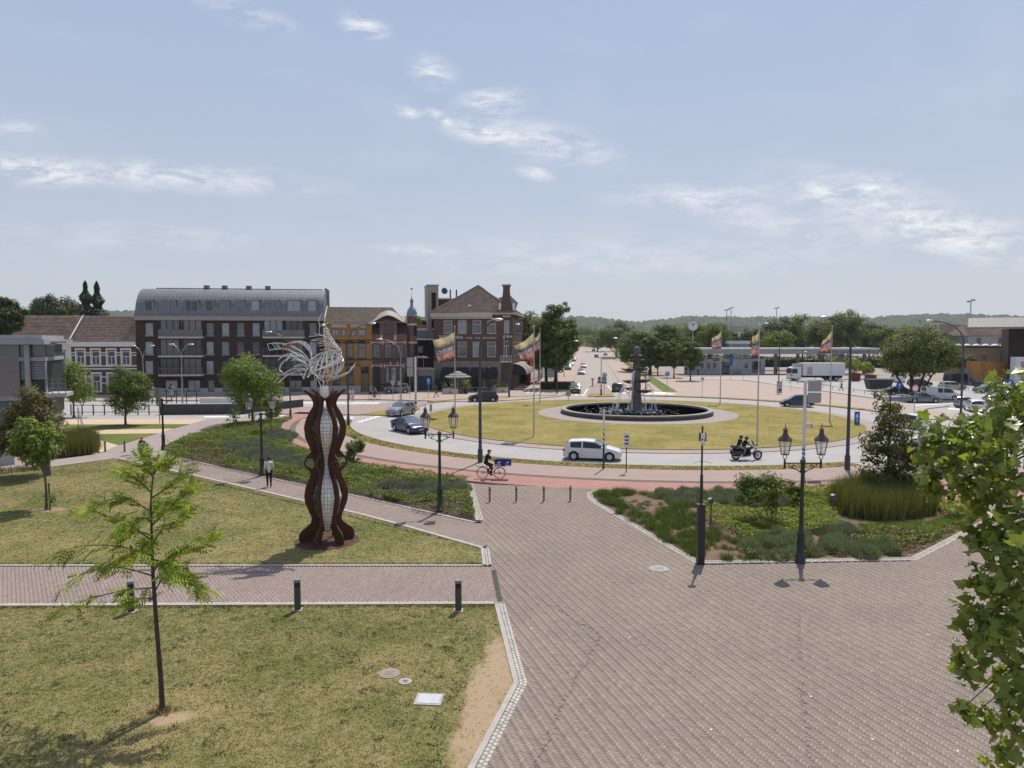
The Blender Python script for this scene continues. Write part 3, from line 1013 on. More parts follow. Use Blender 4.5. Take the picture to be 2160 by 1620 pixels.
def wall(name,W,H,dep,openings,mat,parent,rev=0.16,mats2=None,x0=0.0,z0=-0.1):
 """front wall with real openings and reveals, plus the sides, back and top of the box"""
 mb=MB()
 xs=sorted({round(v,4)for o in openings for v in(o[0],o[1])}|{x0,W})
 zs=sorted({round(v,4)for o in openings for v in(o[2],o[3])}|{z0,H})
 xs=[x for x in xs if x0<=x<=W]
 zs=[z for z in zs if z0<=z<=H]
 for i in range(len(xs)-1):
  for k in range(len(zs)-1):
   cx,cz=(xs[i]+xs[i+1])/2,(zs[k]+zs[k+1])/2
   if any(o[0]<cx<o[1]and o[2]<cz<o[3]for o in openings):
    continue
   mb.quad((xs[i],0,zs[k]),(xs[i+1],0,zs[k]),(xs[i+1],0,zs[k+1]),(xs[i],0,zs[k+1]))
 for(a,b,c,d)in[o[:4]for o in openings]:
  r=rev
  mb.quad((a,0,c),(a,r,c),(a,r,d),(a,0,d))
  mb.quad((b,0,c),(b,0,d),(b,r,d),(b,r,c))
  mb.quad((a,0,d),(a,r,d),(b,r,d),(b,0,d))
  mb.quad((a,0,c),(b,0,c),(b,r,c),(a,r,c))
 mb.quad((x0,0,z0),(x0,0,H),(x0,dep,H),(x0,dep,z0))
 mb.quad((W,0,z0),(W,dep,z0),(W,dep,H),(W,0,H))
 mb.quad((x0,dep,z0),(x0,dep,H),(W,dep,H),(W,dep,z0))
 mb.quad((x0,0,H),(W,0,H),(W,dep,H),(x0,dep,H))
 return mb.build(name,mat,parent)
def window(parent,r,frame,glass,nv=1,nh=0,rev=0.12,fw=0.07,sill=None,word="window",bars=0.05,hsplit=None,sub=None):
 """a window: frame with bars; its pane and sill are pieces of it"""
 a,b,c,d=r
 mb=MB()
 y0,y1=rev-0.06,rev+0.01
 mb.box(a,a+fw,y0,y1,c,d).box(b-fw,b,y0,y1,c,d).box(a+fw,b-fw,y0,y1,c,c+fw).box(a+fw,b-fw,y0,y1,d-fw,d)
 for i in range(1,nv+1):
  x=a+(b-a)*i/(nv+1)
  mb.box(x-bars/2,x+bars/2,y0+.005,y1-.002,c+fw,(d-fw)if hsplit is None else c+(d-c)*hsplit)
 hs=[hsplit]if hsplit is not None else[i/(nh+1)for i in range(1,nh+1)]
 for t in hs:
  z=c+(d-c)*t
  mb.box(a+fw,b-fw,y0+.002,y1-.004,z-bars/2,z+bars/2)
 f=mb.build(word,frame,parent)
 MB().quad((a+fw*.5,y1-.012,c+fw*.5),(b-fw*.5,y1-.012,c+fw*.5),(b-fw*.5,y1-.012,d-fw*.5),(a+fw*.5,y1-.012,d-fw*.5)).build("pane",glass,f)
 if sill is not None:
  MB().box(a-.08,b+.08,-.07,rev-.061,c-.09,c-.002).build("sill",sill,f)
 return f
def tile_roof(name,A,B,Cc,Dd,mat,parent,course=0.34,col=0.5,lift=0.05):
 """roof plane A-B at the eaves, D-C at the ridge, laid in stepped courses with a tone for each stretch of tiles"""
 A,B,Cc,Dd=map(Vector,(A,B,Cc,Dd))
 n=max(2,int(((Dd-A).length+(Cc-B).length)/2/course))
 nrm=(B-A).cross(Dd-A).normalized()
 if nrm.z<0:
  nrm=-nrm
 V,F,T=[],[],[]
 for i in range(n):
  l0,r0=A.lerp(Dd,i/n),B.lerp(Cc,i/n)
  l1,r1=A.lerp(Dd,(i+1)/n),B.lerp(Cc,(i+1)/n)
  m=max(1,int((r0-l0).length/col))
  for k in range(m):
   a,b=l0 .lerp(r0,k/m)+nrm*lift,l0 .lerp(r0,(k+1)/m)+nrm*lift
   c,d=l1 .lerp(r1,(k+1)/m),l1 .lerp(r1,k/m)
   e,f=l0 .lerp(r0,k/m),l0 .lerp(r0,(k+1)/m)
   q=len(V)
   V+=[a,b,c,d,e,f]
   F+=[(q,q+1,q+2,q+3),(q+4,q+5,q+1,q)]
   t=random.random()
   T+=[t,t]
 o=np_mesh(name,[tuple(v)for v in V],F,mat,T,parent=parent)
 o["kind"]="stuff" if False else "thing"
 del o["kind"]
 return o
# --- long dark brick apartment block with a barrel roof of zinc
fa=Fac(287,112.5,683,116.5)
ap=thing("apartment_block","long dark brick apartment block with barrel zinc roof and dormers","building",fa.p,fa.ang)
H_e=fa.uv(480,668)[1]
pxw=[443,475.5,507.5,540]
wins=[]
for(y0,y1)in((681,708),(720.5,748),(761,788)):
 wins+=[(fa.rect(314.5-9,y0,314.5+9,y1),0)]
 wins+=[(fa.rect(x-8.3,y0,x+8.3,y1),1)for x in pxw]
 wins+=[(fa.rect(660-8,y0,660+8,y1),1)]
gr=[(fa.rect(x0,802,x1,826),2)for(x0,x1)in((348,375),(396,423),(438,453),(470,485),(502,517),(536,551),(610,637),(654,669))]
bal=[]
for(y0,y1)in((675,710),(715,751),(756,791)):
 for(x0,x1)in((337,379),(385,426),(556,596),(601,640)):
  bal.append(fa.rect(x0,y0,x1,y1))
door_=fa.rect(324,808,336,832)
ops=[w[0]for w in wins]+[g[0]for g in gr]+bal
wall("wall",fa.w,H_e,9.0,ops,b_dark,ap,rev=0.14)
for(r,k)in wins:
 window(ap,r,p_frame_d,random.choice((g_sky,g_sky,g_mid)),nv=0,fw=0.05,sill=p_cream,rev=0.12)
for(r,k)in gr:
 window(ap,r,p_frame_d,random.choice((g_sky,g_mid)),nv=1 if r[1]-r[0]>1.4 else 0,fw=0.06,rev=0.12)
for i,(a,b,c,d)in enumerate(bal):
 window(ap,(a,b,c,d),p_frame_d,(g_mid,g_warm,g_sky,g_dark)[i%4]if i<4 else random.choice((g_dark,g_mid)),nv=2,fw=0.09,bars=0.1,rev=0.13,word="balcony_door")
pz=fa.uv(480,818)[1]
mb=MB()
cuts=sorted([(g[0][0],g[0][1],g[0][2])for g in gr])
x=-0.02
for(a,b,c)in cuts+[(fa.w+.02,fa.w+.1,0)]:
 mb.box(x,a,-0.05,-0.003,-0.1,pz)
 if b<fa.w:
  mb.box(a,b,-0.05,-0.003,-0.1,c-.01)
 x=b
mb.build("plinth",p_plinth,ap)
cz0,cz1=fa.uv(480,676)[1],fa.uv(480,667)[1]
MB().box(-0.12,fa.w+.12,-0.35,9.1,cz0,cz1).build("cornice",p_taupe,ap)
for(y0,yb)in((696,711.5),(737,751.5),(777,791.5)):
 for(x0,x1)in((334,427),(554,642)):
  a,b=fa.uv(x0,yb,-1.2)[0],fa.uv(x1,yb,-1.2)[0]
  zb,zt=fa.uv(380,yb,-1.2)[1],fa.uv(380,y0,-1.2)[1]
  bc=MB().box(a,b,-1.25,-0.004,zb-.16,zb+.12).build("balcony",p_cream,ap)
  rl=MB()
  top=yb<720
  for t in np.linspace(0,1,3 if top else 7):
   xx=a+(b-a)*t
   rl.box(xx-.02,xx+.02,-1.22,-1.18,zb+.12,zt)
  rl.box(a,b,-1.23,-1.17,zt,zt+.05)
  rl.box(a,a+.04,-1.17,-.01,zt,zt+.05).box(b-.04,b,-1.17,-.01,zt,zt+.05)
  rl.build("railing",m_rail,bc)
  if top:
   MB().box(a+.03,b-.03,-1.205,-1.195,zb+.16,zt-.02).build("glass_panel",g_rail,bc)
  else:
   s=MB()
   m=int((b-a)/.28)
   for k in range(m):
    xx=a+(b-a)*(k+.5)/m
    s.box(xx-.008,xx+.008,-1.21,-1.19,zb+.12,zt)
   o=s.build("baluster_row",m_rail,bc)
   o["kind"]="stuff"
for x in(384,597):
 u=fa.uv(x,700)[0]
 MB().tube([(u,-.1,cz0),(u,-.1,0)],.05,6).build("downpipe",m_rail,ap)
z_top=fa.uv(480,611,4.6)[1]
prof=[]
for i in range(11):
 t=R(90)*i/10
 prof.append((4.6*(1-math.cos(t)),cz1+(z_top-cz1)*math.sin(t)))
prof+=[(9.1,z_top+.02)]
mb=MB()
nn=44
for k in range(nn):
 u0,u1=fa.w*k/nn,fa.w*(k+1)/nn
 for i in range(len(prof)-1):
  (ya,za),(yb,zb)=prof[i],prof[i+1]
  mb.quad((u0,ya,za),(u1,ya,za),(u1,yb,zb),(u0,yb,zb))
 (ya,za)=prof[0]
for u in(0.0,fa.w):
 vs=[(u,y,z)for(y,z)in prof]+[(u,9.1,cz1)]
 mb.add(vs,[tuple(range(len(vs)))])
mb.build("roof",p_zinc,ap,smooth=False)
sm=MB()
for k in range(nn+1):
 u=fa.w*k/nn
 sm.strip([(u,y-.01,z+.02)for(y,z)in prof[:-1]],.03,.05,side=(1,0,0))
o=sm.build("roof_seam",p_zinc,ap)
o["kind"]="stuff"
for(x,w)in((313,20),(355,30),(404,30),(441,19),(473,19),(506,19),(538,19),(574.5,29),(619.5,29),(658,19)):
 a,b,c,d=fa.rect(x-w/2,633,x+w/2,662)
 dm=MB().box(a,b,.12,2.6,c-.1,d).box(a-.1,b+.1,.02,2.8,d,d+.1).build("dormer",p_zinc,ap)
 gl=random.choice((g_mid,g_sky,g_mid,g_dark))
 f=MB()
 q=.14
 f.box(a,a+q,.06,.118,c,d).box(b-q,b,.06,.118,c,d).box(a+q,b-q,.06,.118,c,c+q).box(a+q,b-q,.06,.118,d-q,d)
 if w>25:
  f.box((a+b)/2-.05,(a+b)/2+.05,.065,.117,c+q,d-q)
 f.build("window",p_frame_g,dm)
 MB().quad((a+q,.10,c+q),(b-q,.10,c+q),(b-q,.10,d-q),(a+q,.10,d-q)).build("pane",gl,dm)
for x in(436,474,525,565):
 u,z=fa.uv(x,611,5.2)
 MB().box(u-.38,u+.38,4.9,5.7,z_top-.1,z_top+.62).box(u-.42,u+.42,4.86,5.74,z_top+.62,z_top+.7).build("chimney",p_zinc,ap)
u=fa.w-.1
MB().box(u-.15,u+.1,4.3,9.0,cz1,z_top+.35).build("gable_edge",p_frame_d,ap)
MB().box(1.8,fa.w-.6,4.4,4.5,z_top+.05,z_top+.18).build("roof_rail",p_frame_d,ap)
# --- tiled houses to the left of it
r0=ray(150,HY)
fl=fa.uv(150,716)
s0=fa.p+fa.d*fa.uv(150,730)[0]
s_w=-fa.uv(150,730)[0]-0.02
sh=thing("brick_house","two storey house of brick banded with white stone under a tiled roof","house",s0,fa.ang)
def sub_uv(base):
 return lambda px,py,back=0.0:(fa.uv(px,py,back)[0]-base,fa.uv(px,py,back)[1])
su=sub_uv(fa.uv(150,730)[0])
def srect(f,x0,y0,x1,y1):
 a,b=f(x0,y0),f(x1,y1)
 return(a[0],b[0],min(a[1],b[1]),max(a[1],b[1]))
eav=su(220,727)[1]
up=[srect(su,x-9,741,x+9,770)for(x)in(170,202,235,266)]
lo=[srect(su,x-9,792,x+9,826)for x in(172,204,236,266)]
wall("wall",s_w,eav,9.0,up+lo,b_brown,sh,rev=.14)
for r in up+lo:
 window(sh,r,p_white,g_dark,nv=1,hsplit=.62,fw=.12,bars=.1,rev=.12,sill=p_white)
mb=MB()
for r in up+lo:
 a,b,c,d=r
 mb.box(a-.2,a-.003,-.06,-.002,c-.1,d+.2).box(b+.003,b+.2,-.06,-.002,c-.1,d+.2).box(a-.2,b+.2,-.07,-.002,d+.2,d+.5)
mb.build("window_surround",p_white,sh)
mb=MB()
for y in(744,749.5,772,778,795,808):
 z=su(220,y)[1]
 xs_=[0.0]
 for r in sorted(up if y<775 else lo):
  xs_+=[r[0]-.205,r[1]+.205]
 xs_+=[s_w]
 if y in(772,778):
  mb.box(0,s_w,-.05,-.003,z-.1,z+.1)
 else:
  for i in range(0,len(xs_),2):
   if xs_[i+1]>xs_[i]:
    mb.box(xs_[i],xs_[i+1],-.045,-.003,z-.08,z+.08)
mb.build("stone_band",p_white,sh)
z0_,z1_=su(220,731)[1],su(220,721)[1]
MB().box(-.1,s_w-.01,-.4,0.3,z0_,z1_).build("gutter_cornice",p_white,sh)
zr=su(220,666.5,4.6)[1]
tile_roof("roof",(0,-.35,z1_+.02),(s_w,-.35,z1_+.02),(s_w,4.6,zr),(0,4.6,zr),t_brown,sh,.36,.32,.05)
MB().quad((0,4.6,zr),(s_w,4.6,zr),(s_w,9,z1_),(0,9,z1_)).build("back_roof",t_brown,sh)
MB().box(s_w-1.6,s_w-.9,4.2,4.9,zr-.3,zr+.5).build("chimney",b_brown,sh)
w_w=fa.uv(150,730)[0]-fa.uv(10,730)[0]
wh=thing("white_house","white rendered house with a tiled roof left of the striped brick one","house",fa.p+fa.d*fa.uv(10,730)[0],fa.ang)
wu=sub_uv(fa.uv(10,730)[0])
up=[srect(wu,x-8,742,x+8,770)for x in(72,101,131)]
wall("wall",w_w-.02,wu(120,722)[1],9,up,p_white,wh)
for r in up:
 window(wh,r,p_frame_g,g_mid,nv=1,hsplit=.6,fw=.12,rev=.12,sill=p_plinth)
 MB().box(r[0]-.15,r[1]+.15,-.08,-.003,r[3]+.02,r[3]+.35).build("window_head",p_grey,wh)
MB().box(-.1,w_w-.03,-.35,.3,wu(120,722)[1],wu(120,717)[1]).build("gutter_cornice",p_grey,wh)
zz=wu(120,717)[1]
tile_roof("roof",(0,-.32,zz+.02),(w_w-.1,-.32,zz+.02),(w_w-.1,4.6,zr),(0,4.6,zr),t_brown,wh,.36,.6,.07)
MB().quad((0,4.6,zr),(w_w-.1,4.6,zr),(w_w-.1,9,zz),(0,9,zz)).build("back_roof",t_brown,wh)
MB().prism_xz([(w_w-.1,zz+.05),(w_w+.06,zz+.05),(w_w+.06,zr+.15),(w_w-.1,zr+.15)],4.3,4.6).build("party_wall",p_white,wh)
mbp=MB().strip([(w_w-.02,-.3,zz+.14),(w_w-.02,4.6,zr+.12)],.16,.12,side=(1,0,0))
mbp.build("verge_board",p_white,wh)
# --- ochre brick house and red brick house with a turret, one roof
fo=Fac(684,117.0,785,118.2)
oh=thing("ochre_house","ochre brick town house with tall arched windows and olive front door","house",fo.p,fo.ang)
top3=[fo.rect(x0,694,x1,709)for(x0,x1)in((700,715.5),(720,730),(739.5,750),(754.5,770.5))]
mid3=[fo.rect(x0,724,x1,756)for(x0,x1)in((702,717),(729,745.5),(755,772))]
low3=[fo.rect(x0,776,x1,811)for(x0,x1)in((702,718),(730,746))]
dr_=fo.rect(761,773,779,826)
eav=fo.uv(735,681)[1]
wall("wall",fo.w,eav,9,top3+mid3+low3+[dr_],b_ochre,oh)
for r in top3:
 window(oh,r,p_frame_d,g_sky,nv=1 if r[1]-r[0]>1 else 0,fw=.08,rev=.12)
for r in mid3:
 window(oh,r,p_frame_d,g_warm,nv=1,hsplit=.72,fw=.09,rev=.12,sill=p_frame_d)
 a,b,c,d=r
 arc=[(a-.12,d-.1)]+[((a+b)/2-(b-a)*.62*math.cos(R(t)),d+.05+.42*math.sin(R(t)))for t in range(0,181,20)]+[(b+.12,d-.1)]
 arc2=[(b+.002,d-.1),(b+.002,d+.01),(a-.002,d+.01),(a-.002,d-.1)]
 MB().prism_xz(arc+arc2,-.07,-.003).build("window_arch",b_dark,oh)
for r in low3:
 window(oh,r,p_frame_d,g_mid,nv=1,hsplit=.75,fw=.09,rev=.12,sill=p_frame_d)
dd=window(oh,dr_,p_frame_d,g_dark,nv=0,hsplit=.74,fw=.1,rev=.1,word="front_door")
MB().box(dr_[0]+.12,dr_[1]-.12,.03,.07,0,dr_[2]+(dr_[3]-dr_[2])*.72).build("door_leaf",d_olive,dd)
mb=MB()
for y in(717.5,722.5,759,770):
 z=fo.uv(735,y)[1]
 xs_=[0.0]
 src=mid3 if y<765 else[dr_]
 if y in(722.5,770):
  for r in sorted(src):
   xs_+=[r[0]-.13,r[1]+.13]
 xs_+=[fo.w]
 for i in range(0,len(xs_),2):
  if xs_[i+1]>xs_[i]:
   mb.box(xs_[i],xs_[i+1],-.05,-.004,z-.09,z+.09)
mb.build("brick_band",b_dark,oh)
z_=fo.uv(735,814)[1]
MB().box(0,dr_[0]-.05,-.06,-.003,-.1,z_).build("plinth",p_plinth,oh)
MB().box(dr_[1]+.05,fo.w,-.06,-.003,-.1,z_).build("plinth",p_plinth,oh)
zf0,zf1=fo.uv(735,691)[1],eav
mb=MB()
for(x0,x1)in((699,731),(739,771)):
 a,b=fo.uv(x0,686)[0],fo.uv(x1,686)[0]
 mb.box(a,b,-.05,-.003,zf0+.05,zf1-.05)
mb.build("frieze_panel",p_cream,oh)
bx=fo.rect(726,750,748,768)
bb=MB().box(bx[0],bx[1],-.7,-.004,bx[2],bx[2]+.15).build("balcony",p_frame_d,oh)
mb=MB()
for t in np.linspace(0,1,9):
 xx=bx[0]+(bx[1]-bx[0])*t
 mb.box(xx-.015,xx+.015,-.69,-.66,bx[2]+.15,bx[2]+1.1)
mb.box(bx[0],bx[1],-.7,-.65,bx[2]+1.1,bx[2]+1.16)
mb.build("railing",p_frame_d,bb)
zr=fo.uv(735,647.5,4.8)[1]
rw=fo.uv(827,648,4.8)[0]
re=fo.uv(857,676)[0]
tile_roof("roof",(0,-.4,eav+.02),(re,-.4,eav+.02),(rw,4.8,zr),(0,4.8,zr),t_tan,oh,.36,.4,.05)
MB().quad((0,4.8,zr),(rw,4.8,zr),(re,9,eav),(0,9,eav)).add([(re,-.4,eav+.02),(re,9,eav),(rw,4.8,zr)],[(0,1,2)]).build("back_roof",t_tan,oh)
MB().box(0,fo.w,-.42,-.02,eav-.22,eav-.002).build("gutter",p_taupe,oh)
MB().strip([(-.02,-.42,eav+.15),(-.02,4.8,zr+.15)],.3,.2,side=(1,0,0)).build("verge_board",p_white,oh)
fr=Fac(785.3,118.2,859,119.0)
rh=thing("red_brick_house","red brick town house with slate attic, curved dormer and pink stone trim","house",fr.p,fr.ang)
m3=[fr.rect(x-8.5,725,x+8.5,756)for x in(794,819,844)]
bay=[fr.rect(x0,774,x1,808)for(x0,x1)in((813,821.5),(824,837),(841,849.5))]
dr_=fr.rect(786.5,774,803,824)
dw=fr.rect(807,680,831,706)
zat=fr.uv(820,706)[1]
wall("wall",fr.w,zat,9,m3+bay+[dr_],b_red,rh)
for r in m3:
 window(rh,r,p_frame_d,g_mid,nv=1,hsplit=.7,fw=.1,rev=.12,sill=p_frame_d)
for r in bay:
 window(rh,r,p_frame_d,g_sky,nv=0,hsplit=.72,fw=.1,rev=.12)
dd=window(rh,dr_,p_frame_d,g_dark,nv=0,hsplit=.75,fw=.1,rev=.1,word="front_door")
MB().box(dr_[0]+.11,dr_[1]-.11,.03,.07,0,dr_[2]+(dr_[3]-dr_[2])*.73).build("door_leaf",d_dark,dd)
for r,w in[(q,0)for q in m3]+[(dr_,0),((bay[0][0],bay[2][1],bay[0][2],bay[0][3]),1)]:
 a,b,c,d=r
 f=MB().box(a-.1,b+.1,-.09,-.003,d+.12,d+.3)
 for x in(a-.16,b+.16):
  f.box(x-.12,x+.12,-.11,-.004,d-.12,d+.5)
 if w:
  for t in(.3,.7):
   x=a+(b-a)*t
   f.box(x-.12,x+.12,-.1,-.002,d+.31,d+.85)
 f.build("stone_trim",p_pink,rh)
mb=MB()
for y in(757.5,762,811):
 z=fr.uv(820,y)[1]
 mb.box(dr_[1]+.12 if y>800 else 0,fr.w,-.06,-.003,z-.08,z+.08)
mb.build("string_course",b_dark,rh)
mb=MB()
zt=eav
mb.quad((0,-.02,zat+.02),(fr.w,-.02,zat+.02),(fr.w,.9,zt),(0,.9,zt)).quad((0,-.02,zat+.02),(0,.9,zt),(0,3,zt),(0,3,zat)).quad((fr.w,-.02,zat+.02),(fr.w,3,zat),(fr.w,3,zt),(fr.w,.9,zt))
mb.build("slate_attic",t_dark,rh)
a,b,c,d=dw
MB().box(a-.5,b+.5,-.12,2.5,c-.1,d+.15).build("dormer",b_red,rh)
window(rh,(a+.25,b-.25,c+.1,d-.05),p_frame_d,g_dark,nv=3,nh=2,rev=-.13,fw=.09)
for x in(a-.2,b+.2):
 MB().box(x-.22,x+.22,-.3,-.125,zat-.9,zat-.05).build("bracket",p_pink,rh)
roofp=[]
for t in np.linspace(-1,1,25):
 roofp.append((a+(b-a)/2+t*2.7,d+.1+1.1*max(0,math.cos(t*1.45))**1.6-.12*abs(t)))
mb=MB()
for i in range(24):
 (xa,za),(xb,zb)=roofp[i],roofp[i+1]
 mb.quad((xa,-.5,za),(xb,-.5,zb),(xb,2.6,zb+.9),(xa,2.6,za+.9))
 mb.quad((xa,-.5,za-.14),(xb,-.5,zb-.14),(xb,-.5,zb),(xa,-.5,za))
 mb.quad((xa,-.5,za-.14),(xa,2.6,za+.7),(xb,2.6,zb+.7),(xb,-.5,zb-.14))
mb.build("dormer_roof",p_taupe,rh,smooth=True)
tc_=fr.p+fr.d*(fr.uv(869,700)[0])+fr.n*1.0
tu=thing("turret","slim red brick corner turret with a lead onion dome and spire","turret",tc_,fr.ang+R(22.5))
rt=0.86
zc=D(869,668,tc_.y).z
wl=MB()
wz=[(D(869,708,tc_.y).z,D(869,687,tc_.y).z),(D(869,754,tc_.y).z,D(869,727,tc_.y).z)]
wl.lathe([(rt,-.1),(rt,zc)],8)
wl.build("wall",b_red,tu)
for(z0_,z1_)in wz:
 for k in(5,6):
  an=R(45*k+22.5)
  f=MB()
  f.T=Matrix.Rotation(an,4,"Z")@Matrix.Translation((rt*.924+.02,0,0))@Matrix.Rotation(R(90),4,"Z")
  f.box(-.28,.28,-.02,.03,z0_,z1_)
  o=f.build("window",g_dark,tu)
  g2=MB()
  g2 .T=f.T
  g2 .box(-.3,-.25,-.05,.02,z0_,z1_).box(.25,.3,-.05,.02,z0_,z1_).box(-.02,.02,-.045,.015,z0_,z1_).box(-.25,.25,-.045,.018,z0_+.7*(z1_-z0_),z0_+.7*(z1_-z0_)+.06)
  g2 .build("frame",p_frame_d,o)
mb=MB()
for y in(684.5,722.5):
 z=D(869,y,tc_.y).z
 mb.lathe([(rt+.02,z-.14),(rt+.05,z-.14),(rt+.05,z+.14),(rt+.02,z+.14)],8)
mb.build("stone_band",p_cream,tu)
zb=zc
MB().lathe([(rt+.1,zb),(rt+.16,zb+.1),(rt+.05,zb+.15),(rt-.02,zb+.7),(rt*.8,zb+1.15),(rt*.5,zb+1.5),(.26,zb+1.7),(.22,zb+2.3),(.26,zb+2.35),(.3,zb+2.5),(.27,zb+2.75),(.14,zb+2.95),(.06,zb+3.2),(.025,zb+3.6),(.015,zb+4.9)],16).build("dome",p_lead,
tu,smooth=True)
MB().box(-.2,.2,-.01,.01,zb+4.55,zb+4.75).build("weather_vane",p_frame_d,tu)
# --- low terrace building with a teal garage door
fg=Fac(859.5,120.2,916,121.4)
gt=fg.uv(895,779)[1]
ga=thing("garage","low grey garage with a dark teal door and roof terrace","garage",fg.p,fg.ang)
gd=fg.rect(882,793,911,823)
wall("wall",fg.w,gt,6,[gd],p_stone,ga)
window(ga,gd,p_frame_d,d_teal,nv=3,nh=3,fw=.08,rev=.12,word="garage_door",bars=.02)
MB().box(-.05,fg.w+.05,-.1,6,gt,gt+.15).build("coping",p_cream,ga)
fk=Fac(872,127,917,127.5)
bw_=thing("rear_house","dark brick rear wall with a white balcony ledge behind the garage terrace","house",fk.p,fk.ang)
r=fk.rect(881,730,892,744)
wall("wall",fk.w,fk.uv(895,718)[1],7,[r],b_dark,bw_)
window(bw_,r,p_frame_g,g_mid,rev=.1)
z=fk.uv(895,716)[1]
MB().box(0,fk.w,-1.1,.3,z-.1,z+.2).build("balcony_ledge",p_white,bw_)
MB().box(0,fk.w,1.2,6.5,z,fk.uv(895,697)[1]).build("upper_storey",p_grey,bw_)
MB().box(0,fk.w,1.0,6.7,fk.uv(895,697)[1],fk.uv(895,692)[1]).build("parapet",p_white,bw_)
zt0,zt1=fk.uv(895,692)[1],fk.uv(895,684,3.5)[1]
tile_roof("roof",(0,1.0,zt0+.02),(fk.w,1.0,zt0+.02),(fk.w,3.6,zt1),(0,3.6,zt1),t_orange,bw_,.34,.6)
u=fk.uv(896,686)[0]
MB().box(u-.3,u+.3,3.2,3.9,zt1-.3,zt1+.6).build("chimney",b_dark,bw_)
# --- the corner hotel
fh=Fac(915,124.4,1081,122.9)
ho=thing("corner_hotel","brown brick corner hotel with hipped tile roof, necked gable and awnings","hotel",fh.p,fh.ang)
HWD,HDP=fh.w,22.0
heav=fh.uv(990,668)[1]
wx=[945,975,1006,1037]
w2=[fh.rect(x-9.2,675.5,x+9.2,703.5)for x in wx]+[fh.rect(1063,676,1074.5,702)]
w1=[fh.rect(x-9.2,720.5,x+9.2,752.5)for x in wx]
hd=fh.rect(1062.5,719,1074,752)
w0=[fh.rect(x-11.5,775,x+11.5,816)for x in(946,976,1006,1036)]
zb0=fh.uv(990,763)[1]
wall("wall",HWD,heav,HDP,w2+w1+[hd]+w0,b_brown,ho,rev=.16)
for r in w2+w1:
 window(ho,r,p_cream,random.choice((g_mid,g_sky,g_mid)),nv=0,hsplit=.68,fw=.12,bars=.08,rev=.13,sill=p_plinth)
window(ho,hd,p_white,g_dark,nv=1,hsplit=.68,fw=.1,bars=.1,rev=.13,word="balcony_door")
for r in w0:
 window(ho,r,p_frame_d,g_dark,nv=1,hsplit=.7,fw=.1,rev=.14)
mb=MB()
xs_=[-.02]
for r in w0:
 xs_+=[r[0],r[1]]
xs_+=[fh.uv(1057,780)[0]]
for i in range(0,len(xs_),2):
 mb.box(xs_[i],xs_[i+1],-.08,-.003,-.1,zb0)
for r in w0:
 mb.box(r[0],r[1],-.08,-.003,r[3],zb0).box(r[0],r[1],-.08,-.003,-.1,r[2])
mb.box(-.1,xs_[-1],-.14,-.082,zb0-.12,zb0+.12)
mb.build("stone_front",p_stone,ho)
for(a,b,c,d)in w0:
 aw=MB()
 z0_,z1_=d-1.55,d+.05
 aw.quad((a-.1,-.1,z1_),(b+.1,-.1,z1_),(b+.25,-1.1,z0_),(a-.25,-1.1,z0_))
 aw.quad((a-.25,-1.1,z0_),(b+.25,-1.1,z0_),(b+.25,-1.1,z0_-.25),(a-.25,-1.1,z0_-.25))
 aw.add([(a-.1,-.1,z1_),(a-.25,-1.1,z0_),(a-.25,-.1,z0_)],[(0,1,2)]).add([(b+.1,-.1,z1_),(b+.25,-1.1,z0_),(b+.25,-.1,z0_)],[(0,2,1)])
 aw.build("awning",m_fabric_d,ho)
c0_,c1_=fh.uv(980,669)[1],fh.uv(980,660.5)[1]
gx=fh.uv(1039,665)[0]
MB().box(-.5,gx,-.5,.2,c0_,c1_).box(-.3,gx,-.3,.2,c0_-.3,c0_-.003).build("cornice",p_cream,ho)
ra=(HWD/2,6.2,fh.uv(1008,603,6.2)[1])
rb=(HWD/2,HDP-7.5,ra[2]-.2)
ze=c1_+.02
E=[(-.5,-.5,ze),(HWD+.5,-.5,ze),(HWD+.5,HDP,ze),(-.5,HDP,ze)]
rf=tile_roof("roof",E[0],E[1],ra,(ra[0]-.01,ra[1],ra[2]),t_pan,ho,.36,.33,.055)
tile_roof("roof",E[1],E[2],rb,ra,t_pan,ho,.36,.5,.055)
tile_roof("roof",E[3],E[0],ra,rb,t_pan,ho,.36,.6,.055)
MB().box(-.02,HWD+.45,-.45,HDP,c1_-.25,c1_-.01).build("eaves",p_cream,ho)
mb=MB()
for a,b in((E[0],ra),(E[1],ra),(ra,rb)):
 mb.tube([Vector(a)+Vector((0,0,.08)),Vector(b)+Vector((0,0,.1))],.12,6)
mb.build("ridge_tiles",t_brown,ho)
u,z=fh.uv(992,645,2.0)
MB().ball((u,1.2,z-.1),.35,.35,.22).build("roof_vent",p_cream,ho)
gpts=[(1036,668),(1036,660),(1046,656),(1056.5,653),(1057.5,640),(1059.5,628),(1061,613),(1061,605.5),(1059.5,603.5),(1076.5,603.5),(1075,605.5),(1075,616),(1077,632),(1080,645),(1081.8,654),(1081.8,668)]
gp=[fh.uv(x,y,-.25)for(x,y)in gpts]
MB().prism_xz(gp,-.25,.35).build("gable",b_brown,ho)
tp=fh.uv(1059.5,603.5,-.25),fh.uv(1076.5,603.5,-.25)
MB().box(tp[0][0]-.05,tp[1][0]+.05,-.35,.45,tp[0][1],tp[0][1]+.28).build("gable_cap",p_stone,ho)
for x in(1054.5,1083):
 u,z=fh.uv(x,648,-.3)
 mb=MB().ball((u,-.1,z),.3,.2,.75)
 mb.build("gable_ornament",p_white,ho,smooth=True)
gc=fh.uv(1068,617,.4)
gl_,gr_=fh.uv(1044,656,.4)[0],fh.uv(1085,656,.4)[0]
zg=fh.uv(1060,619,.4)[1]
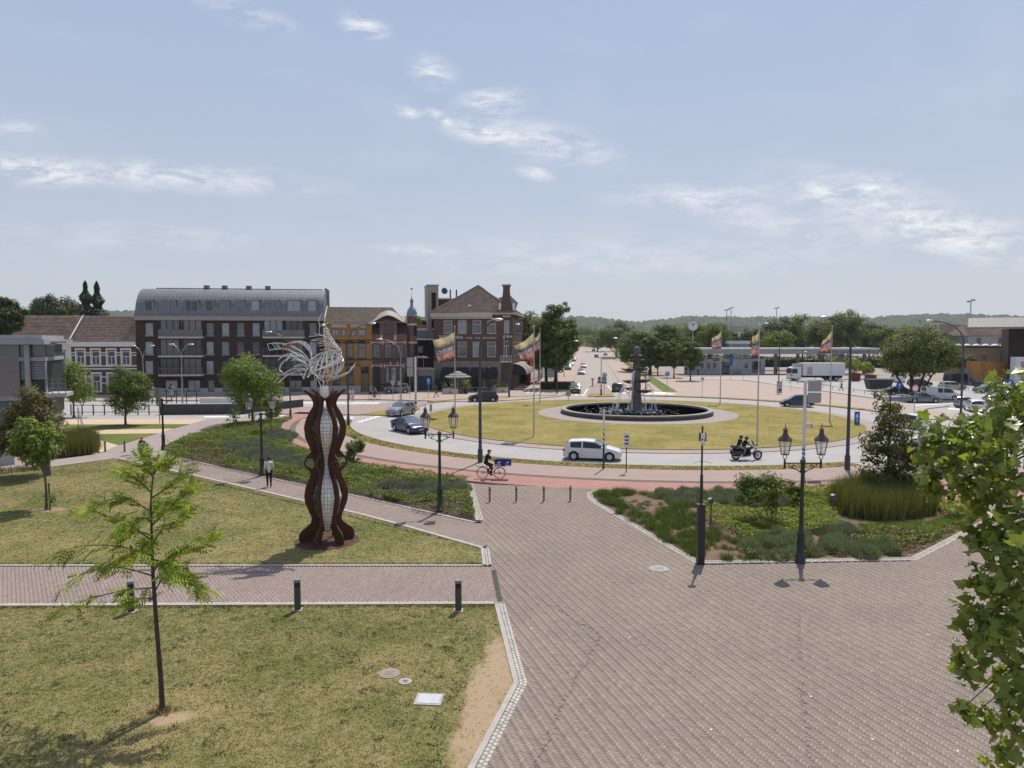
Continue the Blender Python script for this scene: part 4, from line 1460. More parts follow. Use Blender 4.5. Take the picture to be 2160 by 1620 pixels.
tile_roof("cross_roof",(gl_,.36,ze),(gl_,6.5,ze+3.0),(gc[0],6.5,zg),(gc[0],.36,zg),t_dark,ho,.36,.5)  # dark tile, with the shade of this left-facing slope put into its colour
tile_roof("cross_roof",(gr_,6.5,ze+2.0),(gr_,.36,ze),(gc[0],.36,zg),(gc[0],6.5,zg),t_dark,ho,.36,.5)
MB().box(*fh.rect(1061,666,1077,669)[:2],-.29,-.255,*fh.rect(1061,666,1077,669)[2:]).build("date_stone",p_cream,ho)
sx=HWD
for zc_,h in(((w2[0][2]+w2[0][3])/2,2.2),((w1[0][2]+w1[0][3])/2,2.4)):
 for k in range(7):
  y=1.6+k*2.9
  MB().box(sx+.003,sx+.05,y-.55,y+.55,zc_-h/2,zc_+h/2).build("window",p_white,ho)
  MB().box(sx+.051,sx+.06,y-.45,y+.45,zc_-h/2+.1,zc_+h/2-.1).build("pane",g_mid,ho)
bcx=fh.rect(1057,751,1080,764)
bb=MB().box(bcx[0],bcx[1],-1.0,-.26,bcx[2],bcx[2]+.18).build("balcony",p_white,ho)
mb=MB()
for t in np.linspace(0,1,8):
 xx=bcx[0]+(bcx[1]-bcx[0])*t
 mb.box(xx-.03,xx+.03,-.98,-.92,bcx[2]+.18,bcx[3])
mb.box(bcx[0],bcx[1],-1.0,-.9,bcx[3],bcx[3]+.08)
mb.build("railing",p_white,bb)
for k in range(3):
 y0=.5+k*5.6
 root=None
 for s in range(10):
  mb=MB()
  ya,yb=y0+s*.5,y0+s*.5+.5
  P=[(sx+.1+2.3*math.sin(R(t)),2.6+1.9*math.cos(R(t)))for t in range(0,91,15)]
  for i in range(len(P)-1):
   mb.quad((P[i][0],ya,P[i][1]),(P[i+1][0],ya,P[i+1][1]),(P[i+1][0],yb,P[i+1][1]),(P[i][0],yb,P[i][1]))
  if s==0:
   mb.add([(sx+.1,ya,2.6)]+[(x,ya,z)for(x,z)in P],[tuple(range(len(P)+1))])
   root=mb.build("barrel_awning",m_fabric_d,ho)
  else:
   mb.build("stripe",m_fabric_c if s%2 else m_fabric_d,root)
def text_mesh(name,s,size,mat,parent,depth=0.02,align="LEFT"):
 cu=bpy.data.curves.new(name,"FONT")
 cu.body,cu.size,cu.extrude,cu.align_x=s,size,depth,align
 cu.resolution_u=2
 o=bpy.data.objects.new(name,cu)
 COL.objects.link(o)
 dg=bpy.context.evaluated_depsgraph_get()
 me=bpy.data.meshes.new_from_object(o.evaluated_get(dg))
 bpy.data.objects.remove(o)
 me.materials.clear()
 me.materials.append(mat)
 q=bpy.data.objects.new(name,me)
 COL.objects.link(q)
 q.parent=parent
 q.rotation_euler=(R(90),0,0)
 return q
m_sign=M("white_letter",(0.75,0.74,0.72),(0.7,0.69,0.67),rough=0.5)
for s,px,sz in(("Wilhelmina",926,0.92),("HOTEL",982,0.40),("CAFE",1001.5,0.40),("RESTAURANT",1017.5,0.40)):
 t=text_mesh("lettering",s,sz,m_sign,ho)
 u,z=fh.uv(px,714.5)
 t.location=(u,-.03,z)
t=text_mesh("lettering","g L",0.95,m_sign,ho)
u,z=fh.uv(1061,712,-.26)
t.location=(u,-.29,z)
mb=MB()
for i in range(3):
 a,b=fh.uv(1069+i*3.6,712,-.26)[0],fh.uv(1071.6+i*3.6,712,-.26)[0]
 mb.box(a,b,-.29,-.26,z,z+.32)
mb.build("lettering",m_sign,ho)
# --- concrete stair tower behind it, with roof plant
ft=Fac(902,128,925.5,128.4)
tw=thing("stair_tower","tall grey concrete stair tower with a dark slot beside the hotel","tower",ft.p,ft.ang)
tz=ft.uv(910,602)[1]
sl=ft.rect(910,617,920.5,700)
wall("wall",ft.w,tz,6.0,[sl],p_conc,tw,rev=.5)
MB().quad((sl[0],.45,sl[2]),(sl[1],.45,sl[2]),(sl[1],.45,sl[3]),(sl[0],.45,sl[3])).build("slot",b_dark,tw)
MB().box(-.1,ft.w+.1,-.1,6.1,tz,tz+.15).build("coping",p_conc,tw)
u,z=ft.uv(936.5,614.5,3)
MB().lathe([(0,0),(.55,.05),(.6,.3),(0,.35)][::-1],16,(0,0,0)).build("dish",d_teal,tw,loc=(u,3,z)).rotation_euler=(R(75),0,R(20))
fx=Fac(926,131,968,131.5)
rb_=thing("roof_plant_room","flat roofed plant room clad in dull red behind the hotel roof","plant room",fx.p,fx.ang)
z1=fx.uv(945,632)[1]
MB().box(0,fx.w,0,6,9.0,z1).build("wall",M("dull_red_panel",(0.17,0.05,0.04),(0.14,0.045,0.035)),rb_)
MB().box(-.1,fx.w+.1,-.1,6.1,z1,z1+.25).build("roof",p_plinth,rb_)
for x in(950.5,963.5):
 u=fx.uv(x,625)[0]
 MB().tube([(u,1,z1+.2),(u,1,z1+1.9)],.13,8).build("flue",p_frame_d,rb_)
# --- houses farther up the avenue, seen past the hotel
for(off,y0,w,d,h,rz_,wm,tm,lab)in((-24,150,12,10,9.5,13.2,b_brown,t_pan,"dark brick house with tiled roof behind the hotel on the avenue"),(-25,163,13,11,8.5,12.2,p_white,t_dark,"white house with a slate roof farther up the avenue")):
 p0=av(off,y0)
 h_=thing("avenue_house",lab,"house",(p0[0],p0[1],0),R(-6.4)+R(0))
 MB().box(0,w,0,d,-.1,h).build("wall",wm,h_)
 tile_roof("roof",(-.3,-.3,h),(w+.3,-.3,h),(w+.3,d/2,rz_),(-.3,d/2,rz_),tm,h_,.36,.8)
 tile_roof("roof",(w+.3,d+.3,h),(-.3,d+.3,h),(-.3,d/2,rz_),(w+.3,d/2,rz_),tm,h_,.36,.8)
 MB().add([(w,0,h),(w,d,h),(w,d/2,rz_)],[(0,1,2)]).add([(0,0,h),(0,d,h),(0,d/2,rz_)],[(0,2,1)]).build("gable",wm,h_)
 MB().box(w*.3,w*.3+.7,d/2-.4,d/2+.4,rz_-.4,rz_+1.0).build("chimney",b_brown,h_)
 for s in range(3):
  for f in range(2):
   z=1.2+f*3.2
   q=MB().box(w+.003,w+.06,1.5+s*3,2.7+s*3,z,z+1.8).build("window",p_white,h_)
   MB().box(w+.061,w+.07,1.6+s*3,2.6+s*3,z+.1,z+1.7).build("pane",g_mid,q)
fr_=Fac(1118,135,1137,150)
rs=thing("red_shopfront","narrow bright red shopfront beside the striped awnings","shop",fr_.p,fr_.ang)
MB().box(0,fr_.w,0,.5,-.1,6.5).build("wall",M("bright_red_panel",(0.33,0.035,0.025),(0.27,0.03,0.02)),rs)
MB().box(1,fr_.w-1,-.05,-.003,.3,3.0).build("window",g_dark,rs)
# --- left: modern grey building with louvres and a roof slab
fm=Fac(-330,53,97,57.5)
mo=thing("modern_building","modern grey building with a stone wall, louvres and a thin roof slab","building",fm.p,fm.ang)
zt=fm.uv(50,727)[1]
st=fm.uv(40,760)[0]
z_f=fm.uv(20,755)[1]
zb_=fm.uv(20,836)[1]
MB().box(0,st,0,9,zb_,z_f).build("stone_wall",p_mauve,mo)
MB().box(0,st+.02,.05,9,z_f+.06,zt).build("clerestory",g_mid,mo)
MB().box(0,st,-.02,.02,z_f,z_f+.06).build("transom",p_grey,mo)
MB().box(0,st,.3,9,0,zb_-.35).build("ground_glazing",M("teal_glass",(0.05,0.13,0.17),(0.04,0.10,0.14),rough=.1,spec=.6),mo)
MB().box(0,st+.1,-.05,9,zb_-.35,zb_).build("floor_band",p_conc,mo)
c0,c1=fm.uv(53,740)[0],fm.uv(63,740)[0]
MB().box(c0,c1,-.35,.05,0,zt).build("column",p_grey,mo)
e0,e1_=fm.uv(64,740)[0],fm.uv(93,740)[0]
zl=fm.uv(75,761)[1]
MB().box(st+.05,e1_,.25,6,zl+.3,zt).build("corner_glazing",g_mid,mo)
MB().box(st,fm.uv(97,755)[0],-.1,6,zl-.02,zl+.28).build("beam",p_grey,mo)
lv=MB()
z=fm.uv(75,800)[1]
while z<zl-.05:
 lv.box(st+.05,c0-.02,.16,.22,z,z+.085)
 lv.box(c1+.02,e1_,.16,.22,z,z+.085)
 z+=.13
o=lv.build("louvre_slats",p_grey,mo)
o["kind"]="stuff"
MB().box(st+.04,e1_,.23,6,2.5,zl-.03).build("louvre_back",p_frame_d,mo)
MB().box(e1_+.01,fm.uv(97,780)[0],-.05,.3,2.5,zl-.03).build("corner_post",p_grey,mo)
MB().box(st,e1_-.1,.4,6,0,2.5).build("base",p_conc,mo)
zr0,zr1=zt+.02,zt+.42
MB().box(0,fm.uv(100,722)[0],-1.0,9,zr0,zr1).build("roof_slab",p_grey,mo)
MB().box(0,fm.uv(105,716,4)[0],1.5,9,zr1+.003,zr1+.35).build("roof_upstand",p_grey,mo)
MB().box(fm.uv(100,722)[0]+.002,fm.uv(146,722,2)[0],1.0,3.2,zr0+.1,zr0+.25).build("roof_fin",p_grey,mo)
l0,l1=fm.uv(97,828)[0],fm.uv(148,828,1.0)[0]
zl0=fm.uv(120,829)[1]
ld=MB().box(l0,l1,-.3,2.2,zl0-.3,zl0).build("landing",p_plinth,mo)
mb=MB()
for x in(l0+.05,l0+(l1-l0)*.35,l1-.55,l1-.05):
 mb.box(x-.03,x+.03,-.28,-.22,zl0,zl0+1.15)
for z in(.38,.76,1.12):
 mb.box(l0,l1,-.275,-.225,zl0+z,zl0+z+.045)
mb.build("railing",m_rail,ld)
q=[G(x,y)for(x,y)in((-200,1004),(31,978))]
pw=thing("ramp_wall","low pale concrete wall by the walk at the left edge","wall",(0,0,0))
d=(q[1]-q[0])
nn_=Vector((-d.y,d.x,0)).normalized()
mb=MB().prism([tuple(q[0][:2]),tuple(q[1][:2]),tuple((q[1]+nn_*.25)[:2]),tuple((q[0]+nn_*.25)[:2])],-.1,.95)
mb.build("panel",p_plinth,pw)
MB().prism([tuple((q[0]-nn_*.05)[:2]),tuple((q[1]-nn_*.05)[:2]),tuple((q[1]+nn_*.3)[:2]),tuple((q[0]+nn_*.3)[:2])],.953,1.03).build("coping",p_white,pw)
q2=[G(100,968),G(124,963)]
MB().prism([tuple(q2[0][:2]),tuple(q2[1][:2]),tuple((q2[1]+nn_*3)[:2]),tuple((q2[0]+nn_*3)[:2])],-.1,.8).build("end_block",p_conc,pw)
MB().prism([tuple((q[0]+nn_*1.4)[:2]),tuple((q[1]+nn_*1.4)[:2]),tuple((q[1]+nn_*5.5)[:2]),tuple((q[0]+nn_*5.5)[:2])],-.1,.45).build("ramp_deck",p_grey,pw)
sr=thing("stair_railing","grey tube handrail of the steps behind the clump of grasses","railing",G(160,925))
b0=G(160,925)
mb=MB()
P3=[Vector((-.9,1.9,2.6)),Vector((.6,.2,1.1)),Vector((1.2,-.6,1.0))]
for dz in(0,-.45):
 mb.tube([p+Vector((0,0,dz))for p in P3],.035,6)
for p in P3:
 mb.tube([(p.x,p.y,0),p],.035,6)
mb.build("handrail",m_rail,sr)
ws=[G(338,873),G(520,871.5),G(640,858)]
uw=thing("underpass_wall","low blue black brick parapet wall with pale coping","wall",(0,0,0))
for i,(a,b)in enumerate(zip(ws,ws[1:])):
 d=(b-a).normalized()
 n_=Vector((-d.y,d.x,0))*.4
 MB().prism([tuple(a[:2]),tuple(b[:2]),tuple((b+n_)[:2]),tuple((a+n_)[:2])],-.1,1.08-.15*i).build("wall_panel",b_wall,uw)
 MB().prism([tuple((a-n_*.2)[:2]),tuple(b[:2]),tuple((b+n_*1.2)[:2]),tuple((a+n_*1.2)[:2])],1.083-.15*i,1.16-.15*i).build("coping",p_plinth,uw)
c=G(352,872)
pl=MB().box(-.3,.3,-.02,.0,0,.5).build("plaque",p_white,uw,loc=(c.x,c.y-.03,.3))
rl=thing("street_railing","dark tube railing along the underpass left of the parapet","railing",G(150,874))
a,b=Vector((0,0,0)),G(338,873.5)-G(150,874)
for k in range(9):
 p=a.lerp(b,k/8)
 MB().box(p.x-.05,p.x+.05,p.y-.05,p.y+.05,-.1,1.15).build("post",p_frame_d,rl)
for z in(.25,1.05):
 MB().tube([a+Vector((0,0,z)),b+Vector((0,0,z))],.04,6).build("rail",p_frame_d,rl)
a,b=G(330,850),G(415,850)
r2=thing("street_railing","dark railing behind the parapet in front of the apartments","railing",a)
for k in range(5):
 p=(b-a)*(k/4)
 MB().box(p.x-.05,p.x+.05,p.y-.05,p.y+.05,-.1,1.7).build("post",p_frame_d,r2)
MB().tube([(0,0,1.65),(b-a)+Vector((0,0,1.65))],.045,6).build("rail",p_frame_d,r2)
MB().tube([(0,0,.3),(b-a)+Vector((0,0,.3))],.045,6).build("rail",p_frame_d,r2)
a,b=G(422,855),G(575,855)
r3=thing("white_barrier","long white panel barrier behind the underpass parapet","barrier",a)
for k in range(8):
 p,q=(b-a)*(k/8),(b-a)*((k+.98)/8)
 MB().box(p.x,q.x,p.y-.05,q.y+.05,0,.95).build("panel",p_white,r3)
# --- station side: canopy, kiosk, station building, hoarding, cabin
fcn=Fac(1440,178,1856,178)
ca=thing("bus_station_canopy","long flat grey bus station canopy roof on columns","canopy",fcn.p,fcn.ang)
zc0,zc1=fcn.uv(1600,747)[1],fcn.uv(1600,737)[1]
MB().box(0,fcn.w,0,7.5,zc0,zc1).build("fascia",p_grey,ca)
MB().box(-.1,fcn.w+.1,-.1,7.6,zc1+.002,zc1+.35).build("roof_edge",p_white,ca)
for k in range(9):
 x=2+k*(fcn.w-4)/8
 MB().box(x-.3,x+.3,3.2,3.9,-.1,zc0-.003).build("column",p_stone,ca)
t=text_mesh("lettering","ning van de stad in de middens",1.15,M("blue_letter",(0.08,0.10,0.2),(0.08,0.1,0.2)),ca)
t.location=(fcn.uv(1752,744)[0],-.02,fcn.uv(1752,744.5)[1])
fki=Fac(1452,179.5,1590,179.5)
ki=thing("bus_station_kiosk","long grey panelled kiosk under the station canopy","kiosk",fki.p,fki.ang)
kz=fki.uv(1500,757)[1]
op=[fki.rect(1521,763,1539,790),fki.rect(1586,762,1604,786)]
kw=[fki.rect(x0,766,x1,777)for(x0,x1)in((1478,1484),(1491,1498),(1504,1511),(1571,1577))]
wall("wall",fki.w+3,kz,4,kw+op,p_plinth,ki,rev=.3)
for r in kw:
 window(ki,r,p_frame_d,g_mid,fw=.08,rev=.12,nv=0)
for r in op:
 MB().quad((r[0],.28,r[2]),(r[1],.28,r[2]),(r[1],.28,r[3]),(r[0],.28,r[3])).build("doorway",g_dark,ki)
MB().box(0,fki.w+3,-.02,.02,.9,1.05).build("kick_rail",p_frame_g,ki)
a,b,c,d=fki.rect(1504,758,1516,761.5)
MB().box(a,b,-.05,-.003,c,d).build("red_band",M("red_band",(0.4,0.03,0.03),(0.35,.03,.03)),ki)
for k in range(int((fki.w+3)/2.2)):
 MB().box(2.2*k,2.2*k+.04,-.006,-.002,0,kz).build("panel_joint",p_frame_g,ki)
fst=Fac(1995,152,2135,146)
stn=thing("station_building","long low yellow brick station building with skylights on its flat roof","station",fst.p,fst.ang)
sz=fst.uv(2060,733)[1]
r=fst.rect(2073,749,2080,758)
wall("wall",fst.w,sz,16,[r],b_yellow,stn)
window(stn,r,p_frame_d,g_dark,rev=.1)
MB().box(-.2,fst.w,-.2,.1,sz,sz+.35).build("roof_edge",p_frame_d,stn)
MB().box(0,fst.w,.1,16,sz+.02,sz+.2).build("roof",M("roof_felt",(0.22,0.18,0.15),(0.18,0.15,0.125)),stn)
for k in range(7):
 x=fst.w*(k+.4)/7
 MB().ball((x,5,sz+.2),.8,.8,.55,10,6).build("skylight",p_white,stn,smooth=True)
fch=Fac(2128,135,2330,128)
hall=thing("station_hall","tall dark brick station hall with a broad grey ribbed roof overhang","station hall",fch.p,fch.ang)
hz=fch.uv(2140,693)[1]
MB().box(0,fch.w,0,14,-.1,hz).build("wall",b_dark,hall)
l=fch.uv(2041,690,-4)[0]
z1=fch.uv(2050,673,3)[1]
rb0=MB()
rb0 .add([(l,-4,hz),(fch.w,-4,hz),(fch.w,3,z1),(l+.5,3,z1),(l,-4,hz+.25),(fch.w,-4,hz+.25),(fch.w,3,z1+.2),(l+.5,3,z1+.2)],[(0,1,2,3),(4,7,6,5),(0,4,5,1),(0,3,7,4),(1,5,6,2),(2,6,7,3)])
rb0 .build("roof",M("ribbed_roof_sheet",(0.19,0.18,0.165),(0.155,0.147,0.135),rough=.6,ns=.6),hall)
ribs=MB()
for k in range(int((fch.w-l)/.9)):
 x=l+.4+k*.9
 ribs.strip([(x,-4,hz+.29),(x+.1,3,z1+.24)],.08,.08,side=(1,0,0))
o=ribs.build("roof_ribs",p_frame_g,hall)
o["kind"]="stuff"
fho=Fac(2040,140,2147,137)
hb=thing("wooden_hoarding","curved hoarding of upright orange timber planks in front of the station","hoarding",fho.p,fho.ang)
zt=fho.uv(2090,762)[1]
n_p=46
m_plk=M("orange_timber",(0.56,0.27,0.08),(0.46,0.21,0.065),rough=.7,ns=3,tone=.2)
pm=[np_mesh("plank",*(lambda b:(b.v,b.f))(MB().box(-.135,.135,-.03,.03,0,1)),m_plk,[t]*6)for t in(.2,.5,.8)]
for k in range(n_p):
 t=(k+.5)/n_p
 o=bpy.data.objects.new("plank",pm[random.randrange(3)].data)
 COL.objects.link(o)
 o.parent=hb
 o.location=(fho.w*t,-1.4*math.sin(math.pi*t),0)
 o.scale=(fho.w/n_p/.275,1,zt+random.uniform(-.06,.04))
 o.rotation_euler=(0,0,-1.4*math.pi/fho.w*math.cos(math.pi*t))
for o in pm:
 bpy.data.objects.remove(o)
MB().box(0,fho.w,.05,.15,zt*.8,zt*.8+.12).build("batten",m_plk,hb)
fcb=Fac(2145,128,2230,126)
cb=thing("site_cabin","stacked white site cabin with posters at the right edge","cabin",fcb.p,fcb.ang)
for k,(z0_,z1_)in enumerate(((.1,2.75),(2.85,5.5))):
 q=MB().box(0,fcb.w,0,3,z0_,z1_).build("cabin_unit",p_white,cb)
 MB().box(.8,1.9,-.04,-.003,z0_+.8,z0_+1.9).build("poster",M("poster_blue",(0.2,0.3,0.5),(0.4,0.2,0.2),ns=2),q)
# ------------------------------------------------------------------ trees and planting
k_bark=M("grey_bark",(0.15,0.125,0.105),(0.095,0.08,0.068),rough=0.9,ns=6,fine=25,fine_amt=0.3,bump=0.5)
k_bark_d=M("dark_bark",(0.075,0.062,0.05),(0.05,0.042,0.035),rough=0.9,ns=5,fine=20,fine_amt=0.3,bump=0.4)
l_mid=leaf_mat("mid_leaf",(0.045,0.076,0.017),(0.188,0.247,0.054),trans=0.45)
l_fresh=leaf_mat("fresh_leaf",(0.068,0.112,0.018),(0.270,0.352,0.068),trans=0.35)
l_dark=leaf_mat("dark_leaf",(0.025,0.043,0.014),(0.112,0.147,0.046),trans=0.35)
l_bronze=leaf_mat("bronze_leaf",(0.045,0.052,0.017),(0.232,0.210,0.068),trans=0.25,yellow=(0.15,0.10,0.035))
l_conifer=leaf_mat("conifer_needle",(0.018,0.032,0.017),(0.075,0.108,0.054),trans=0.1)
l_olive=leaf_mat("willow_leaf",(0.065,0.084,0.022),(0.232,0.247,0.084),trans=0.42)
l_lime=leaf_mat("lime_leaf",(0.112,0.146,0.020),(0.390,0.420,0.081),trans=0.4)
l_yard=leaf_mat("ash_leaf",(0.09,0.14,0.02),(0.38,0.46,0.08),trans=0.45)
l_plane=leaf_mat("plane_leaf",(0.068,0.110,0.017),(0.323,0.375,0.061),trans=0.42,rough=0.34,spec=0.5)
l_limetree=leaf_mat("limetree_leaf",(0.035,0.048,0.015),(0.19,0.19,0.06),trans=0.35)
l_purple=leaf_mat("purple_leaf",(0.079,0.034,0.026),(0.240,0.105,0.068),trans=0.25)
QUAD=np.array([(0,-0.5,0),(0.32,0.0,0.06),(0,0.5,0),(-0.32,0.0,0.06)])
def frames(N,spin):
 """per-leaf axes from normals N and a spin angle"""
 N=N/np.maximum(1e-6,np.linalg.norm(N,axis=1,keepdims=True))
 ref=np.where(np.abs(N[:,2:3])<0.9,np.array([[0,0,1.0]]),np.array([[1.0,0,0]]))
 A=np.cross(ref,N)
 A/=np.linalg.norm(A,axis=1,keepdims=True)
 B=np.cross(N,A)
 c,s=np.cos(spin)[:,None],np.sin(spin)[:,None]
 return A*c+B*s,-A*s+B*c,N
def leaf_cards(P,N,size,shape=QUAD,faces=None):
 """(V, F) of leaves of `shape` at points P facing N"""
 n=len(P)
 A,B,C_=frames(N,rng.uniform(0,2*math.pi,n))
 s=np.asarray(size).reshape(-1,1,1)if np.ndim(size)else np.full((n,1,1),size)
 S=shape[None]*s
 V=P[:,None,:]+S[:,:,0:1]*A[:,None,:]+S[:,:,1:2]*B[:,None,:]+S[:,:,2:3]*C_[:,None,:]
 f=np.array([(0,1,2,3)])if faces is None else np.array(faces)
 k=len(shape)
 F=(np.arange(n)[:,None,None]*k+f[None]).reshape(-1,f.shape[1])
 return V.reshape(-1,3),F,len(f)
def sphere(n):
 v=rng.normal(0,1,(n,3))
 return v/np.linalg.norm(v,axis=1,keepdims=True)
def clumped(ells,K,per,rc,flat=0.75):
 """leaf points, normals and tones for a crown made of K clumps spread through the ellipsoids (cx, cy, cz, rx, ry, rz)"""
 vol=np.array([e[3]*e[4]*e[5]for e in ells])**0.8
 cnt=rng.multinomial(K,vol/vol.sum())
 Cn,On=[],[]
 for e,k in zip(ells,cnt):
  d=sphere(k)
  r=rng.uniform(0.35,1.0,k)**0.5
  r=r*(1+rng.normal(0,0.07,k))
  Cn.append(np.array(e[:3])+d*r[:,None]*np.array(e[3:6]))
  On.append(d)
 Cn,On=np.concatenate(Cn),np.concatenate(On)
 K=len(Cn)
 rcs=rc*rng.uniform(0.55,1.35,K)
 tone=np.clip(rng.normal(0.45,0.16,K),0.05,0.95)
 m=rng.poisson(per*(rcs/rc)**1.5)
 idx=np.repeat(np.arange(K),m)
 d=sphere(len(idx))
 rr=rng.uniform(0.25,1.0,len(idx))**0.6
 P=Cn[idx]+d*(rr*rcs[idx])[:,None]*np.array([1,1,flat])
 N=d*0.8+On[idx]*0.5+np.array([0,0,0.55])+rng.normal(0,0.4,d.shape)
 T=np.clip(tone[idx]+rng.normal(0,0.15,len(idx)),0,1)
 return P,N,T,Cn
def hash_noise(X,Y,s,seed=0):
 """smooth lumps over the bed, 0..1"""
 v=0
 for k,(a,f)in enumerate(((0.3,1.0),(1.9,1.7),(4.1,2.9))):
  v=v+np.sin(X*s*f*math.cos(a+seed)+Y*s*f*math.sin(a+seed)+k*1.7+seed)/(1+k*.5)
 return np.clip(v/4+.5,0,1)
def limb(mb,a,b,r0,r1,sag=0.12,n=5,sides=6):
 a,b=Vector(a),Vector(b)
 ln=(b-a).length
 pts=[]
 for i in range(n+1):
  t=i/n
  p=a.lerp(b,t)
  p.z+=math.sin(t*math.pi)*ln*sag
  if 0<i<n:
   p+=Vector((random.uniform(-1,1),random.uniform(-1,1),random.uniform(-1,1)))*ln*0.03
  pts.append(p)
 mb.tube(pts,[r0+(r1-r0)*i/n for i in range(n+1)],sides,cap=False)
def tree(name,label,base,ells,K,per,rc,leaf,mat,trunk_h,trunk_r,group=None,bark=None,cat="tree",limbs=14,stems=None,flat=0.75,lean=(0,0)):
 """ells relative to the base; the crown's leaves are one stuff part, trunk and limbs another part"""
 t=thing(name,label,cat,base,0,group)
 P,N,T,Cn=clumped(ells,K,per*1.45,rc,flat)
 V,F,nf=leaf_cards(P,N,leaf*1.12*rng.uniform(0.6,1.3,len(P)))
 c=np_mesh("crown",V,F,mat,T,parent=t)
 c["kind"]="stuff"
 mb=MB()
 st=stems or[((0,0),(lean[0],lean[1]),trunk_r)]
 for(a,b,r)in st:
  pts=[]
  for i in range(7):
   q=i/6
   pts.append((a[0]+(b[0]-a[0])*q+random.uniform(-.25,.25)*r,a[1]+(b[1]-a[1])*q+random.uniform(-.25,.25)*r,-0.1+(trunk_h+.1)*q))
  rs=[r*(1.35 if i==0 else 1.0-0.45*i/6)for i in range(7)]
  mb.tube(pts,rs,9)
 top=Vector((st[0][1][0],st[0][1][1],trunk_h))
 pick=Cn[rng.choice(len(Cn),min(limbs,len(Cn)),replace=False)]if limbs else[]
 for q in pick:
  s=st[random.randrange(len(st))]
  h=random.uniform(0.62,1.0)
  a=Vector((s[0][0]+(s[1][0]-s[0][0])*h,s[0][1]+(s[1][1]-s[0][1])*h,trunk_h*h))
  limb(mb,a,q,s[2]*0.5,s[2]*0.1,0.08)
 for s in st:
  hi=max(e[2]+e[5]*0.6 for e in ells)
  limb(mb,(s[1][0],s[1][1],trunk_h),(s[1][0]*1.1+ells[0][0]*.5,s[1][1]+ells[0][1]*.5,hi),s[2]*0.58,s[2]*0.12,0.0)
 mb.build("trunk",bark or k_bark,t,smooth=True)
 return t
def px_tree(name,label,base_px,x0,x1,ytop,ybot,mat,K,per,leaf,rc=0.2,y=None,group=None,bumps=5,tr=0.12,squash=1.0,depth=1.0,zbase=0.0,**kw):
 """a broadleaf tree where the photograph shows it: crown box x0..x1, ytop..ybot at its depth"""
 if y is None:
  b=G(*base_px)
 else:
  b=D(base_px[0],HY,y)
  b.z=zbase
 s=b.y/FPX
 cx=((x0+x1)/2-base_px[0])*s
 rx=(x1-x0)/2*s
 zt,zb=ZH(0,ytop,b)-b.z,ZH(0,ybot,b)-b.z
 cz,rz_=(zt+zb)/2,(zt-zb)/2
 ells=[(cx,0,cz,rx*.82,rx*.82*depth,rz_*.86)]
 for k in range(bumps):
  a=random.uniform(0,2*math.pi)
  q=random.uniform(-.75,.75)
  w=math.sqrt(1-q*q)
  f=random.uniform(.35,.5)
  ells.append((cx+rx*.58*w*math.cos(a),rx*.58*depth*w*math.sin(a),cz+rz_*.6*q,rx*f,rx*f,rz_*f))
 return tree(name,label,b,ells,K,per,rc*rx*2,leaf,mat,max(.4,cz-rz_*.55),tr,group,**kw)
px_tree("round_tree","dense round bronze green tree beside the grey building",(103,1003),5,143,800,985,l_bronze,200,62,.15,.12,tr=.13,limbs=10)
px_tree("street_tree","round green tree on the strip of grass in front of the striped house",(265,897),212,318,768,878,l_mid,130,60,.17,.13,tr=.13,bumps=7)
px_tree("pale_tree","loose pale green tree between the grey building and the striped house",(150,893),97,196,752,865,l_fresh,100,46,.2,.15,y=80,tr=.12,bumps=6)
px_tree("park_tree","leaning bright green tree behind the twin lantern before the apartment block",(533,893),462,600,738,872,l_fresh,150,60,.18,.12,tr=.16,bumps=8)
px_tree("young_tree","slender young tree in the planting right of the far twin lantern",(572,918),551,598,826,886,l_fresh,46,34,.15,.17,tr=.045,bumps=4,limbs=8)
px_tree("sapling","sparse thin sapling on the near edge of the left planting bed",(492,908),474,508,850,905,l_mid,26,12,.13,.14,tr=.02,bumps=3,limbs=10)
px_tree("sculpture_shrub","leafy shrub just right of the rust coloured sculpture",(746,984),724,772,912,978,l_mid,44,34,.13,.17,tr=.03,bumps=4,cat="shrub")
sx_=px_tree("lawn_tree","small large leaved tree staked on the lawn at the left",(98,1073),26,128,872,1000,l_fresh,70,20,.2,.15,tr=.075,bumps=8,limbs=16)
b=MB()
b.tube([(.22,-.05,-.1),(.2,-.05,1.35)],.045,6).build("stake",k_bark,sx_)
P,N,T,_=clumped([(.18,-.05,.55,.28,.25,.5)],8,9,.16)
V,F,_=leaf_cards(P,N,.2)
q=np_mesh("ivy",V,F,l_fresh,T,parent=sx_)
q["kind"]="stuff"
px_tree("lime_tree","tall narrow young tree in the right bed among long grasses",(1871,1060),1822,1920,985,1022,l_dark,10,10,.2,.12,tr=.07,bumps=0,limbs=0)
bpy.data.objects.remove(bpy.data.objects["lime_tree"].children[0])
lt=bpy.data.objects["lime_tree"]
for ch in list(lt.children):
 bpy.data.objects.remove(ch)
lb=G(1871,1060)
s_=lb.y/FPX
def zz_(py):
 return ZH(0,py,lb)
ells=[]
for(x0,x1,y0,y1)in((1845,1895,806,870),(1830,1915,850,915),(1808,1945,895,960),(1800,1950,940,1000),(1822,1930,985,1022)):
 rx=(x1-x0)/2*s_*.92
 ells.append((((x0+x1)/2-1871)*s_,0,(zz_(y0)+zz_(y1))/2,rx,rx*.9,(zz_(y0)-zz_(y1))/2))
P,N,T,Cn=clumped(ells,96,62,.46,.62)
V,F,_=leaf_cards(P,N,.165*rng.uniform(.7,1.3,len(P)))
q=np_mesh("crown",V,F,l_limetree,T,parent=lt)
q["kind"]="stuff"
mb=MB()
mb.tube([(0,0,-.1),(0,0,1.4),(.03,0,3),(0,0,5.4),(.02,0,zz_(815))],[.11,.085,.07,.035,.012],9)
